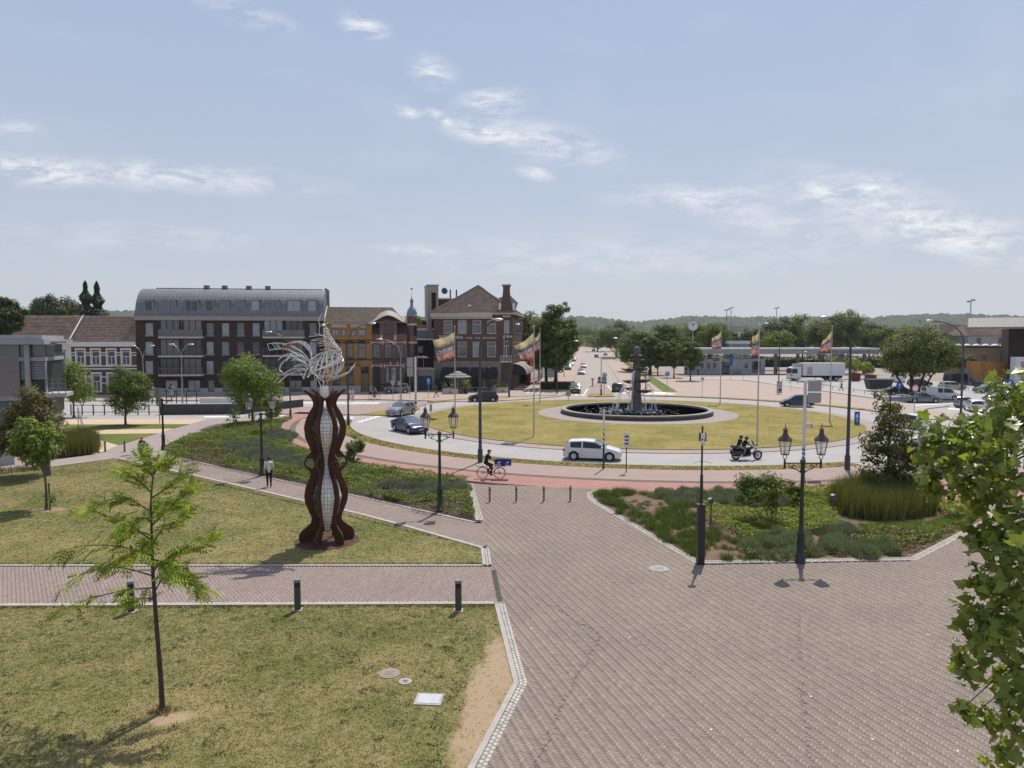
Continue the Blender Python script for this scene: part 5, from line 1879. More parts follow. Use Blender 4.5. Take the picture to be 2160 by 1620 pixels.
for c in Cn[rng.choice(len(Cn),40,replace=False)]:
 limb(mb,(0,0,max(1.2,c[2]*.85)),c,.025,.006,.05)
mb.build("trunk",k_bark_d,lt,smooth=True)
mb=MB().tube([(.25,.05,0),(.25,.05,1.5)],.05,6)
mb.build("stake",k_bark,lt)
px_tree("multi_stem_shrub","open multi stemmed shrub tree in the right planting bed",(1627,1108),1550,1660,985,1085,l_mid,70,34,.12,.14,tr=.04,bumps=7,limbs=22,stems=[((0,0),(-.35,0),.03),((.05,.1),(.1,.2),.035),((.15,0),(.3,.1),.03),((-.2,
.1),(-.9,.2),.025)],cat="shrub")
px_tree("small_shrub","small leafy shrub beside the lantern post in the right bed",(1672,1075),1655,1695,1012,1062,l_mid,24,26,.12,.2,tr=.02,bumps=3,limbs=6,cat="shrub")
px_tree("wide_tree","broad willowy tree with several trunks among the parked cars",(1925,838),1846,2012,682,800,l_olive,260,66,.3,.11,tr=.3,bumps=9,limbs=26,bark=k_bark_d,stems=[((0,0),(-.4,0),.34),((-.5,0),(-3.0,.5),.2),((.6,0),(2.2,.5),.22),
((.9,.2),(3.6,0),.16)])
px_tree("avenue_tree","big bushy tree at the near left corner of the avenue",(1172,822),1120,1226,626,800,l_mid,330,62,.36,.10,tr=.42,bumps=8,bark=k_bark_d,y=126,stems=[((0,0),(0,0),.42),((-1.6,.3),(-1.6,.6),.36)])
for i,(y,off,h,w)in enumerate(((145,-12.5,14.5,4.6),(172,-12.5,13,4.6),(205,-12.0,12,4.4),(250,-11.5,11,4.2),(310,-11,11,4.2),(390,-11,11,4.4),(490,-11,12,5),(620,-11,12,6))):
 p=av(off,y)
 z=rise(y)
 tree("avenue_tree",("second","third","fourth","fifth","sixth","seventh","eighth","farthest")[i]+" tree along the left kerb of the avenue",(p[0],p[1],z),[(0,0,h*.58,w,w,h*.4),(w*.3,0,h*.45,w*.6,w*.6,h*.25),(-w*.3,0,h*.75,w*.55,w*.55,h*.2)],
150 if y<260 else 70,44 if y<260 else 34,w*.2,.34 if y<260 else.7,(l_mid,l_dark,l_fresh)[i%3],h*.3,.25,"trees lining the left of the avenue",bark=k_bark_d,limbs=6)
for i,(y,off,h,w)in enumerate(((150,20.0,9.0,2.9),(163,18.0,8.8,2.8),(176,15.5,8.6,2.8),(190,15.0,8.8,2.9),(206,14.4,9.2,3.0),(226,14.0,9.5,3.2),(250,14.2,10,3.4),(280,14.0,10.5,3.6),(320,14.0,11,3.9),(370,14,11.5,4.2),(430,14,12,4.6),(510,
13.5,13,5),(620,13.5,14,6))):
 p=av(off,y)
 z=rise(y)
 word=("nearest","second","third","fourth","fifth","sixth","seventh","eighth","ninth","tenth","eleventh","twelfth","farthest")[i]
 tree("row_tree",word+" clipped round tree in the row right of the avenue",(p[0],p[1],z),[(0,0,h*.62,w*.9,w*.9,h*.36),(w*.3,0,h*.55,w*.6,w*.6,h*.22),(-w*.3,0,h*.7,w*.6,w*.6,h*.22)],120 if y<260 else 64,44 if y<260 else 30,w*.22,.34 if y<260 else.7,
(l_mid,l_mid,l_olive)[i%3],h*.32,.16,"row of trees right of the avenue",bark=k_bark_d,limbs=5)
far_trees=[(1345,192,1305,1388,690,775,l_mid),(1372,176,1342,1402,704,785,l_mid),(1300,330,1258,1345,668,745,l_dark),(1335,300,1300,1375,694,760,l_olive),(1405,250,1372,1442,680,748,l_mid),(1452,262,1405,1500,668,748,l_olive),(1500,250,1455,
1545,672,748,l_mid),(1532,300,1508,1560,688,740,l_dark),(1590,268,1556,1625,690,740,l_dark),(1645,255,1602,1690,664,745,l_dark),(1694,262,1650,1738,660,745,l_mid),(1738,250,1700,1775,668,745,l_olive),(1790,240,1738,1832,640,745,l_olive),(1772,
290,1735,1815,650,740,l_dark),(1835,270,1800,1870,672,748,l_dark),(1876,250,1838,1912,680,750,l_mid),(1905,285,1870,1945,682,752,l_olive),(1975,225,1940,2010,690,760,l_olive),(1260,420,1228,1300,690,735,l_mid),(1225,640,1195,1262,683,724,l_dark),
(2030,300,1990,2075,690,735,l_dark)]
ordn=["first","second","third","fourth","fifth","sixth","seventh","eighth","ninth","tenth","eleventh","twelfth","thirteenth","fourteenth","fifteenth","sixteenth","seventeenth","eighteenth","nineteenth","twentieth","twenty first"]
for i,(px,y,x0,x1,yt,yb,mt)in enumerate(sorted(far_trees)):
 px_tree("backdrop_tree",ordn[i]+" from the left of the big trees behind the bus station",(px,0),x0,x1,yt,yb,mt,120,44,.55,.12,y=y,zbase=rise(y),tr=.4,bumps=7,group="big trees behind the bus station",bark=k_bark_d,limbs=6)
px_tree("weeping_tree","bright yellow green mop headed tree just over the canopy roof",(1640,0),1605,1676,699,742,l_fresh,110,60,.4,.12,y=205,tr=.3,bumps=5,bark=k_bark_d)
for i,(x0,x1,y,h)in enumerate(((1380,1520,235,4.2),(1520,1700,228,3.6),(1700,1900,222,4.0),(1900,2060,190,3.0))):
 a,c=D(x0,HY,y),D(x1,HY,y)
 w=c.x-a.x
 t=thing("dark_hedge",("first","second","third","fourth")[i]+" stretch from the left of the dark hedge behind the bus station","hedge",(a.x,y,0),0,"hedge behind the bus station")
 n=int(w*120)
 P=np.stack([rng.uniform(0,w,n),rng.uniform(-1,1,n),rng.uniform(0,1,n)**.7*h],1)
 P[:,2]*=.8+.35*hash_noise(P[:,0],P[:,1]*0,.25)
 V,F,_=leaf_cards(P,rng.normal(0,.5,P.shape)+np.array([0,-.5,.6]),.5)
 q=np_mesh("foliage",V,F,l_dark,rng.random(len(F)),parent=t)
 q["kind"]="stuff"
 MB().box(.2,w-.2,-.4,.6,-.1,h*.6).build("core",l_dark,t)
px_tree("garden_tree","dark leafy tree at the left edge behind the grey building",(8,0),-40,46,622,712,l_dark,170,60,.32,.12,y=100,tr=.3,bumps=6)
px_tree("garden_tree","broad round tree rising behind the tiled roofs",(110,0),56,166,620,690,l_dark,180,56,.45,.11,y=170,tr=.4,bumps=9)
px_tree("garden_tree","pale leafy tree behind the turret and orange roof",(888,0),866,910,664,710,l_fresh,70,40,.4,.15,y=160,tr=.3,bumps=5)
for i,(px,w,yt)in enumerate(((184,26,593),(208,26,594))):
 b=D(px,HY,150)
 b.z=0
 h=ZH(0,yt,b)
 t=thing("conifer",("left" if i==0 else "right")+" one of two dark conifers rising behind the roofs","tree",b,0,"pair of conifers")
 n=6200
 z=rng.uniform(.12,1,n)**.8
 rad=(1-z)**.75*w*.1*1.9*(0.8+.3*np.sin(z*46+i))*np.sqrt(rng.uniform(.2,1,n))
 a=rng.uniform(0,2*math.pi,n)
 P=np.stack([rad*np.cos(a),rad*np.sin(a),z*h-rad*.25],1)
 N=np.stack([np.cos(a)*.6,np.sin(a)*.6,np.full(n,.7)],1)+rng.normal(0,.4,(n,3))
 V,F,_=leaf_cards(P,N,.42)
 q=np_mesh("crown",V,F,l_conifer,np.clip(rng.normal(.45,.2,n),0,1),parent=t)
 q["kind"]="stuff"
 MB().tube([(0,0,-.1),(0,0,h*.97)],[.35,.03],7).build("trunk",k_bark_d,t)
for i,(px,py)in enumerate(((1742,797),(1765,797),(1803,803),(1836,808))):
 c=G(px,py)
 t=thing("rusty_planter",("leftmost","second","third","rightmost")[i]+" round rust coloured planter on the station square","planter",c,0,"rusty planters on the station square")
 MB().lathe([(1.02,0),(1.1,.1),(1.1,1.55),(1.0,1.55),(.98,1.35),(0,1.35)],20).build("tub",M("rust_steel",(0.15,0.055,0.032),(0.10,0.04,0.026),rough=.85,ns=2.5,fine=20,fine_amt=.25),t)
 MB().lathe([(1.13,1.48),(1.13,1.6),(.99,1.6),(.99,1.48)],20,cap=False).build("rim",MATS["rust_steel"],t)
for i,(px,y,x0,x1,yt,yb,mt)in enumerate(((1748,158,1732,1785,752,785,l_olive),(1805,158,1782,1830,756,786,l_lime),(1838,160,1818,1848,762,790,l_lime))):
 px_tree("planter_tree",("thin pale tree growing in a planter beside the lorry","yellow green bushy tree in the middle planter","small yellow green tree in the planter nearest the skip")[i],(px,0),x0,x1,yt,yb,mt,56,34,.26,.16,y=y,zbase=1.35,
tr=.08,bumps=5)
px_tree("station_shrub","dark spreading shrub before the station building",(2030,0),2000,2068,748,775,l_dark,70,40,.3,.14,y=143,tr=.08,bumps=5,cat="shrub")
hg=thing("hedge","clipped box hedge with reddish top at the avenue corner","hedge",G(1172,822))
w,d_,h=5.6,2.2,1.15
P=np.stack([rng.uniform(-2.4,3.4,5200),rng.uniform(0,3.4,5200),np.full(5200,h)],1)
f=rng.random(5200)<.45
P[f,1]=0
P[f,2]=rng.uniform(0,h,f.sum())
g=rng.random(5200)<.15
P[g,0]=np.where(rng.random(g.sum())<.5,-2.4,3.4)
P[g,2]=rng.uniform(0,h,g.sum())
P+=rng.normal(0,.05,P.shape)
P[:,0]*=1.0
red=(P[:,2]>h*.8)&(P[:,0]>-.6)
for nm,k,mt in(("green_foliage",~red,l_mid),("reddish_foliage",red,l_purple)):
 V,F,_=leaf_cards(P[k],rng.normal(0,.5,(k.sum(),3))+np.array([0,-.4,.6]),.2)
 q=np_mesh(nm,V,F,mt,rng.random(len(F)),parent=hg)
 q["kind"]="stuff"
MB().box(-2.3,3.3,.1,3.3,-.1,h-.08).build("core",l_dark,hg)
# ------------------------------------------------------------------ planting beds
p_lav=leaf_mat("lavender_leaf",(0.128,0.158,0.088),(0.300,0.338,0.196),trans=.15)
p_lavf=leaf_mat("lavender_flower",(0.128,0.112,0.135),(0.255,0.217,0.257),trans=.15)
p_ivy=leaf_mat("groundcover_leaf",(0.062,0.096,0.017),(0.277,0.323,0.068),trans=.3)
p_lush=leaf_mat("bright_groundcover_leaf",(0.096,0.130,0.018),(0.40,0.43,0.09),trans=.35)
p_reed=leaf_mat("tall_grass_blade",(0.056,0.070,0.018),(0.225,0.232,0.081),trans=.3)
p_sedge=leaf_mat("sedge_blade",(0.040,0.068,0.014),(0.173,0.232,0.057),trans=.2)
p_turf=leaf_mat("lush_grass_blade",(0.068,0.118,0.012),(0.247,0.352,0.047),trans=.3)
BED1=pix([(345,957),(352,946),(400,923),(500,897),(600,887),(618,885),(600,893),(593,908),(596,925),(612,943),(700,972),(800,990),(984,1016),(994,1060),(1004,1099),(760,1047),(480,989)])
BED2=pix([(1262,1036),(1250,1042),(1251,1051),(1264,1062),(1474,1183),(1920,1176),(2088,1090),(2056,1063),(1935,1057),(1790,1032),(1600,1037),(1450,1038)])
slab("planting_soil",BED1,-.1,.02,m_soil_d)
slab("planting_soil",BED2,-.1,.02,m_soil)
def leafy(name,poly,dens,h,size,mat,lump=.9,bump=.35,keep=None):
 X,Y=seen(poly,dens)
 if keep is not None:
  k=keep(X,Y)
  X,Y=X[k],Y[k]
 L=hash_noise(X,Y,lump*3.1,1.3)*hash_noise(X,Y,lump*7.7,.4)
 Z=.04+h*(1-bump+bump*2*L)*rng.uniform(.35,1,len(X))**.5
 P=np.stack([X,Y,Z],1)
 N=rng.normal(0,.5,P.shape)+np.array([0,0,.8])
 V,F,_=leaf_cards(P,N,size*rng.uniform(.6,1.35,len(P)))
 T=np.clip(.25+L*.5+rng.normal(0,.18,len(P)),0,1)
 return tag(np_mesh(name,V,F,mat,T),kind="stuff")
def tufts(name,X,Y,z,h,w,mat,per,spread,lean=.55,tone=None):
 return blades(name,X,Y,z,h,w,mat,per=per,lean=lean,spread=spread,tone=tone)
def mounds(name,poly,h,mat,dens=1.9,rad=.5,n=330,w=.022,flowers=None):
 """rounded cushions of fine upright shoots"""
 X,Y=scatter(poly,dens)
 if not len(X):
  return
 k=len(X)
 Rm=rad*rng.uniform(.7,1.25,k)
 hm=h*rng.uniform(.75,1.2,k)
 tm=np.clip(rng.normal(.5,.16,k),.1,.9)
 i=np.repeat(np.arange(k),n)
 a,q=rng.uniform(0,6.283,len(i)),np.sqrt(rng.random(len(i)))
 x,y=X[i]+Rm[i]*q*np.cos(a),Y[i]+Rm[i]*q*np.sin(a)
 top=hm[i]*np.sqrt(np.maximum(.06,1-q**2*.95))*rng.uniform(.75,1.08,len(i))
 z0=np.maximum(.01,top-.2)
 b=rng.uniform(0,6.283,len(i))
 V=np.zeros((len(i),3,3),dtype=np.float32)
 V[:,0]=np.stack([x-np.cos(b)*w,y-np.sin(b)*w,z0],1)
 V[:,1]=np.stack([x+np.cos(b)*w,y+np.sin(b)*w,z0],1)
 V[:,2]=np.stack([x+np.cos(a)*q*.12+rng.normal(0,.04,len(i)),y+np.sin(a)*q*.12+rng.normal(0,.04,len(i)),top+.02],1)
 T=np.clip(tm[i]+rng.normal(0,.15,len(i))+.2*(top/hm[i]-.6),0,1)
 tag(np_mesh(name,V.reshape(-1,3),np.arange(len(i)*3).reshape(-1,3),mat,T),kind="stuff")
def ell_px(list_):
 out=[]
 for(px,py,a,b)in list_:
  out.append([tuple(G(px+a*math.cos(R(t)),py+b*math.sin(R(t)))[:2])for t in range(0,360,20)])
 return out
LAV1=ell_px([(560,968,62,17),(655,985,60,15),(870,1040,80,18),(520,948,60,13),(960,1035,30,10),(590,925,34,12)])
HEATH1=ell_px([(455,970,70,12),(930,1075,60,12),(420,950,36,10)])
def not_in(polys):
 def f(X,Y):
  k=np.ones(len(X),dtype=bool)
  for p in polys:
   k&=~inside(p,X,Y)
  return k
 return f
leafy("groundcover",BED1,330,.42,.10,p_ivy,keep=not_in(LAV1+HEATH1))
leafy("groundcover",BED1,110,.62,.13,l_mid,lump=.5,bump=.6,keep=lambda X,Y:not_in(LAV1+HEATH1)(X,Y)&(hash_noise(X,Y,1.1,2.2)>.55))
for poly in LAV1:
 mounds("lavender",poly,.46,p_lav,2.0,.5,300,.03)
 X,Y=scatter(poly,5)
 tufts("lavender_flowers",X,Y,.25,.25,.04,p_lavf,10,.12,.5)
for poly in HEATH1:
 leafy("heather",poly,130,.34,.12,l_bronze,lump=1.2)
SPARSE=pix([(1256,1040),(1330,1038),(1440,1060),(1475,1105),(1570,1150),(1590,1182),(1474,1183),(1264,1062)])
BARE2=ell_px([(1370,1068,52,17),(1345,1055,40,10),(1540,1165,55,16)])
LAV2=ell_px([(1500,1055,90,15),(1600,1068,70,16),(1420,1046,60,7),(1640,1158,66,24),(1740,1152,68,26),(1820,1165,70,14),(1780,1130,40,10)])
X,Y=scatter(SPARSE,6.0)
k=not_in(BARE2)(X,Y)
tufts("sedge",X[k],Y[k],.02,.30,.02,p_sedge,110,.13,.8)
tufts("seedlings",*scatter(BARE2[0],4.5),.02,.12,.03,p_sedge,30,.09,.8)
tufts("seedlings",*scatter(BARE2[2],3.5),.02,.16,.03,l_bronze,34,.09,.8)
TALL=ell_px([(1868,1070,112,30)])[0]
LUSHP=pix([(1480,1063),(1530,1078),(1700,1050),(1760,1060),(1770,1125),(1700,1140),(1580,1140),(1500,1110),(1468,1085)])
leafy("groundcover",LUSHP,420,.38,.10,p_lush,keep=not_in(LAV2+[TALL]))
MIDP=pix([(1590,1040),(1790,1034),(1930,1056),(1990,1066),(1760,1066),(1700,1052)])
leafy("groundcover",MIDP,300,.5,.11,p_lush,keep=not_in([TALL]))
X,Y=scatter(pix([(1600,1044),(1760,1050),(1760,1075),(1690,1072),(1620,1060)]),40)
tufts("lush_grass",X,Y,.02,.38,.03,p_turf,8,.06,.5)
X,Y=scatter(pix([(1430,1040),(1600,1038),(1610,1048),(1440,1050)]),46)
tufts("lush_grass",X,Y,.02,.3,.03,p_turf,8,.06,.5)
X,Y=scatter(pix([(1800,1108),(1960,1100),(2040,1080),(2072,1092),(1960,1148),(1900,1150)]),90)
tufts("lush_grass",X,Y,.02,.12,.025,p_turf,7,.06,.7)
leafy("groundcover",pix([(1975,1072),(2050,1066),(2080,1088),(2030,1098),(1985,1092)]),200,.55,.16,p_lush,bump=.5)
leafy("heather",pix([(1590,1180),(1905,1175),(1975,1146),(2060,1096),(1960,1138),(1900,1122),(1780,1130),(1700,1145)]),190,.32,.12,l_bronze,lump=1.2,keep=not_in(LAV2))
leafy("groundcover",pix([(1540,1100),(1760,1100),(1800,1120),(1960,1140),(1880,1172),(1580,1178)]),170,.3,.13,p_ivy,keep=not_in(LAV2))
for i,poly in enumerate(LAV2):
 mounds("lavender",poly,.44 if i<3 else.52,p_lav,2.6,.46,340,.022)
 if i in(0,1,6):
  X,Y=scatter(poly,3)
  tufts("lavender_flowers",X,Y,.3,.25,.04,p_lavf,10,.12,.5)
X,Y=scatter(TALL,34)
tufts("tall_grass",X,Y,.02,1.25,.03,p_reed,26,.16,.16)
X,Y=scatter(pix([(126,964),(196,955),(204,940),(190,930),(140,936),(118,950)]),40)
tufts("tall_grass",X,Y,.0,1.2,.035,p_reed,26,.18,.16)
X,Y=scatter(pix([(-10,1002),(100,990),(100,983),(-10,992)]),16)
tufts("dry_weeds",X,Y,.0,.35,.03,m_lawn_b,10,.15,.4)
# ------------------------------------------------------------------ the near young tree with feathery leaves
nb=G(343,1502)
nt_=thing("feathery_tree","young feathery leaved tree with a thin bent trunk on the near lawn","tree",nb)
s_=nb.y/FPX
def npx(px,py,dy=0.0):
 p=D(px,py,nb.y+dy)
 return p-nb
trunk=[npx(343,1506),npx(340,1440),npx(331,1330),npx(326,1260),npx(322,1200),npx(320,1120),npx(318,1060,.05),npx(322,1010,.1),npx(328,968,.1)]
mbt=MB().tube(trunk,[.068,.056,.05,.045,.038,.028,.02,.013,.006],9)
BR=[((323,1215),(255,1195),(190,1200),(135,1235),0),((322,1240),(260,1245),(190,1262),(118,1290),.3),((320,1170),(250,1150),(170,1150),(105,1172),-.3),((320,1140),(270,1105),(215,1085),(175,1075),.3),((318,1080),(280,1055),(240,1050),(185,1072),
-.1),((320,1040),(295,1015),(268,1000),(262,985),.2),((322,1200),(370,1165),(410,1150),(448,1128),.2),((323,1225),(360,1205),(400,1215),(432,1245),-.2),((325,1250),(345,1215),(385,1225),(430,1242),.4),((319,1110),(360,1070),(385,1040),(405,
1025),.1),((321,1050),(350,1030),(375,1010),(392,985),-.2),((324,1000),(335,985),(350,975),(360,966),0),((325,1010),(312,990),(305,975),(300,962),.1),((320,1150),(345,1110),(372,1100),(398,1075),-.5),((321,1190),(290,1165),(255,1175),(205,1205),
-.8),((321,1180),(345,1185),(375,1195),(400,1205),.9),((320,1130),(295,1120),(260,1125),(215,1140),.9),((319,1090),(330,1065),(350,1055),(372,1060),.7),((320,1160),(312,1140),(300,1150),(285,1175),-1.1),((322,1210),(335,1190),(348,1200),(362,
1225),-1.0),((326,1265),(310,1262),(285,1262),(250,1265),.1),((321,1100),(300,1090),(280,1100),(255,1112),-.9)]
LP,LD=[],[]
for(a,b_,c_,d_,off)in BR:
 pts=[npx(*a),npx(*b_,off*.35),npx(*c_,off*.8),npx(*d_,off*1.2)]
 sm=[]
 for i in range(3):
  for t in(0,.34,.67):
   sm.append(pts[i].lerp(pts[i+1],t))
 sm.append(pts[3])
 sm=[sm[0]]+[(sm[i-1]+sm[i]*2+sm[i+1])/4 for i in range(1,len(sm)-1)]+[sm[-1]]
 mbt.tube(sm,[.02-.016*i/(len(sm)-1)for i in range(len(sm))],5,cap=False)
 n=15
 for i in range(n):
  t=.16+.84*(i+random.random())/n
  f=t*(len(sm)-1)
  k=min(int(f),len(sm)-2)
  p=sm[k].lerp(sm[k+1],f-k)
  dr=(sm[k+1]-sm[k]).normalized()
  for q in range(random.choice((1,1,2,2))):
   side=Vector((random.gauss(0,.5),random.gauss(0,.7),random.gauss(.05,.35)))
   LP.append(p+Vector((random.gauss(0,.05),random.gauss(0,.06),random.gauss(0,.04))))
   LD.append((dr*.8+side+Vector((0,0,-.15))).normalized())
mbt.build("trunk",k_bark_d,nt_,smooth=True)
def compound(n=5,L=.30):
 """a feathered leaf along +x, leaflets in pairs, drooping"""
 V,F=[],[]
 for i in range(n):
  x=L*(i+.6)/n
  z=-.35*(x**1.6)
  for s in(-1,1):
   l=.125*(1-.4*abs(i/n-.4))
   b=len(V)
   V+=[(x,0,z),(x+l*.35,s*l*.30+s*.030,z-.005),(x+l*.62,s*l,z-.035),(x+l*.02,s*l*.62,z-.02)]
   F+=[(b,b+1,b+2,b+3)]
 b=len(V)
 V+=[(L,0,-.35*L**1.6),(L+.04,.016,-.1),(L+.1,0,-.13),(L+.04,-.016,-.1)]
 F+=[(b,b+1,b+2,b+3)]
 V+=[(0,-.003,0),(L,-.002,-.35*L**1.6),(L,.002,-.35*L**1.6),(0,.003,0)]
 F+=[(b+4,b+5,b+6,b+7)]
 return np.array(V),np.array(F)
CV,CF=compound()
meshes=[]
for t in(.2,.4,.6,.8):
 o=np_mesh("leaf",CV,CF,l_yard,np.full(len(CF),t))
 meshes.append(o.data)
 bpy.data.objects.remove(o)
idx=sorted(range(len(LP)),key=lambda i:LP[i].y)
Vs,Fs,Ts,nvt=[],[],[],0
for c_,i in enumerate(idx):
 d=LD[i]
 yv=Vector((0,0,1)).cross(d).normalized()
 zv=d.cross(yv)
 rot=Matrix((d,yv,zv)).transposed()@Matrix.Rotation(random.gauss(0,.7),3,"X")
 sc_=random.uniform(.75,1.25)
 if c_<300:
  o=bpy.data.objects.new("leaf",meshes[random.randrange(4)])
  COL.objects.link(o)
  o.parent=nt_
  o.matrix_local=Matrix.Translation(LP[i])@rot.to_4x4()@Matrix.Scale(sc_,4)
 else:
  W=CV@(np.array(rot)*sc_).T+np.array(LP[i])
  Vs.append(W)
  Fs.append(CF+nvt)
  Ts.append(np.full(len(CF),random.random()))
  nvt+=len(W)
o=np_mesh("foliage",np.concatenate(Vs),np.concatenate(Fs),l_yard,np.concatenate(Ts),parent=nt_)
o["kind"]="stuff"
X,Y=nb.x+rng.normal(0,.12,60),nb.y+rng.normal(0,.08,60)
blades("grass",X,Y,0,.16,.02,m_lawn_b,per=4,lean=.5)
# ------------------------------------------------------------------ the plane tree that reaches in from the right
pt=thing("plane_tree","big lobed leaf tree reaching in from the right edge","tree",(9.4,8.6,0))
OUT=[(0,.0),(.20,-.10),(.52,-.06),(.36,.16),(.60,.34),(.34,.40),(.30,.56),(.0,1.0),(-.30,.56),(-.34,.40),(-.60,.34),(-.36,.16),(-.52,-.06),(-.20,-.10)]
LV=[(0,.25,.05)]+[(x,y,.30*abs(x)-.22*y*y+.10*math.sin(7*x+3*y))for(x,y)in OUT]
LV=(np.array(LV)-np.array([0,.4,0]))*.8
LF=[(0,i,i+1 if i<len(OUT)else 1)for i in range(1,len(OUT)+1)]
lm=[]
for t in(.15,.35,.5,.7,.9):
 o=np_mesh("leaf",LV,LF,l_plane,np.full(len(LF),t))
 lm.append(o.data)
 bpy.data.objects.remove(o)
CL=[(2130,835,8.5,.34),(2160,880,8.6,.5),(2110,880,8.9,.26),(2085,925,8.3,.3),(2040,905,8.8,.22),(1990,915,8.6,.28),(1965,945,8.7,.2),(2020,965,8.4,.3),(2075,985,8.6,.32),(1985,990,8.4,.26),(2130,960,8.0,.4),(1975,1030,8.5,.14),(2035,1025,8.5,
.24),(1960,1012,8.6,.12),(2090,1040,8.3,.26),(2130,1040,8.0,.34),(2055,1055,8.6,.13),(2120,1100,8.1,.3),(2060,1130,8.2,.13),(2100,1130,8.0,.22),(2160,1150,7.9,.36),(2110,1190,7.7,.3),(2150,1230,7.6,.34),(2070,1240,7.6,.18),(2110,1265,7.7,.26),
(2060,1300,7.8,.24),(2110,1320,7.6,.26),(2080,1355,7.7,.2),(2040,1385,7.8,.2),(2035,1415,7.8,.15),(2150,1330,7.4,.34),(2130,1440,7.7,.2),(2155,1400,7.6,.28),(2055,1505,7.8,.16),(2095,1525,7.8,.14),(2030,1495,7.8,.1),(2130,1500,7.7,.18),(2150,
1570,7.5,.2),(2115,1600,7.6,.18),(2160,1480,7.4,.25)]
for k in range(46):
 CL.append((random.uniform(2185,2700),random.uniform(760,1650),random.uniform(6.9,10.0),random.uniform(.3,.55)))
pb=Vector((9.4,8.6,0))
LPp,LNn=[],[]
mbt=MB().tube([(0,0,-.1),(.05,0,2),(0,.1,4.5),(-.1,0,7.5),(-.2,0,9.5)],[.26,.2,.17,.12,.05],10)
for(px,py,y,r)in CL:
 c=D(px,py,y)-pb
 a=Vector((0,0,max(2.2,min(9,c.z+.3+.25*abs(c.x)))))
 limb(mbt,a,c,.035,.006,.06,6,5)
 for q in range(5):
  e=sphere(1)[0]*r*1.05
  limb(mbt,c-Vector((0,0,r*.3)),c+Vector(e),.006,.002,.04,3,4)
 n=int(14+190*r*r*2.2)
 if px>2180:
  n=int(n*.6)
 d=sphere(n)
 Q=np.array(c)+d*(r*rng.uniform(.3,1.25,n))[:,None]*np.array([1.0,1.0,.85])
 LPp.append(Q)
 LNn.append(d*.35+np.array([-.1,-.45,.6])+rng.normal(0,.6,(n,3)))
mbt.build("trunk",k_bark,pt,smooth=True)
LPp,LNn=np.concatenate(LPp),np.concatenate(LNn)
W=LPp+np.array(pb)
px_=CX+FPX*W[:,0]/W[:,1]
vis=(px_<2190)
order=np.argsort(np.where(vis,W[:,1],99))
own,rest=order[:300],order[300:]
A,B,Nn=frames(LNn,rng.uniform(0,2*math.pi,len(LNn)))
sz=.15*rng.uniform(.45,1.35,len(LPp))
for i in own:
 o=bpy.data.objects.new("leaf",lm[random.randrange(5)])
 COL.objects.link(o)
 o.parent=pt
 m=Matrix((Vector(A[i]),Vector(B[i]),Vector(Nn[i]))).transposed()
 o.matrix_local=Matrix.Translation(Vector(LPp[i]))@m.to_4x4()@Matrix.Scale(float(sz[i]),4)
S=LV[None]*sz[rest][:,None,None]
V=LPp[rest][:,None,:]+S[:,:,0:1]*A[rest][:,None,:]+S[:,:,1:2]*B[rest][:,None,:]+S[:,:,2:3]*Nn[rest][:,None,:]
F=(np.arange(len(rest))[:,None,None]*len(LV)+np.array(LF)[None]).reshape(-1,3)
o=np_mesh("foliage",V.reshape(-1,3),F,l_plane,np.repeat(rng.uniform(.05,.95,len(rest)),len(LF)),parent=pt)
o["kind"]="stuff"
# ------------------------------------------------------------------ wooded hills on the skyline
SKY=[(-900,650),(-200,652),(0,655),(230,656),(290,654),(420,658),(700,664),(900,668),(1110,668),(1215,667),(1262,668),(1303,675),(1345,678),(1400,672),(1440,666),(1520,668),(1620,668),(1720,668),(1840,669),(1880,665),(1960,662),(2060,663),(2120,
666),(2400,668),(3000,662)]
m_wood=M("far_woods",(0.022,0.034,0.016),(0.05,0.066,0.03),rough=.9,ns=.035,fine=.3,fine_amt=.55)
m_wood2=M("near_woods",(0.024,0.036,0.014),(0.06,0.078,0.028),rough=.9,ns=.05,fine=.4,fine_amt=.55)
def woods(name,y0,y1,line,rows,mat,z_in,rough,step):
 """a wooded slope whose crest shows along `line` (pixels), bumpy with tree crowns"""
 pxs=np.arange(line[0][0],line[-1][0],step)
 crest=np.interp(pxs,[p[0]for p in line],[p[1]for p in line])
 V,F=[],[]
 for j in range(rows):
  t=j/(rows-1)
  y=y0+(y1-y0)*t
  for x,cy in zip(pxs,crest):
   zc=CAMH+(HY-cy)/FPX*y1
   z=z_in+(zc-z_in)*t**.8
   z+=(random.random()**2)*rough*(1.0 if t<.99 else.6)-rough*.5
   V.append((((x-CX)/FPX)*y1*(.4+.6*y/y1)+random.uniform(-1,1)*rough*.3,y+random.uniform(-1,1)*rough*.4,z))
 n=len(pxs)
 for j in range(rows-1):
  for i in range(n-1):
   F.append((j*n+i,j*n+i+1,(j+1)*n+i+1,(j+1)*n+i))
 return tag(np_mesh(name,V,F,mat),kind="structure")
woods("wooded_hill",1250,1900,SKY,30,m_wood,6.0,9.0,3.0)
NEAR=[(1100,705),(1180,700),(1240,692),(1300,690),(1400,688),(1500,686),(1600,690),(1700,688),(1800,690),(1900,688),(2010,692),(2100,690),(2300,694),(2600,690)]
woods("wooded_slope",520,780,NEAR,16,m_wood2,3.0,7.0,3.5)
NEARL=[(-700,690),(-200,690),(60,690),(300,690),(700,694),(1100,700)]
woods("wooded_slope",420,620,NEARL,12,m_wood2,2.0,6.0,5.0)
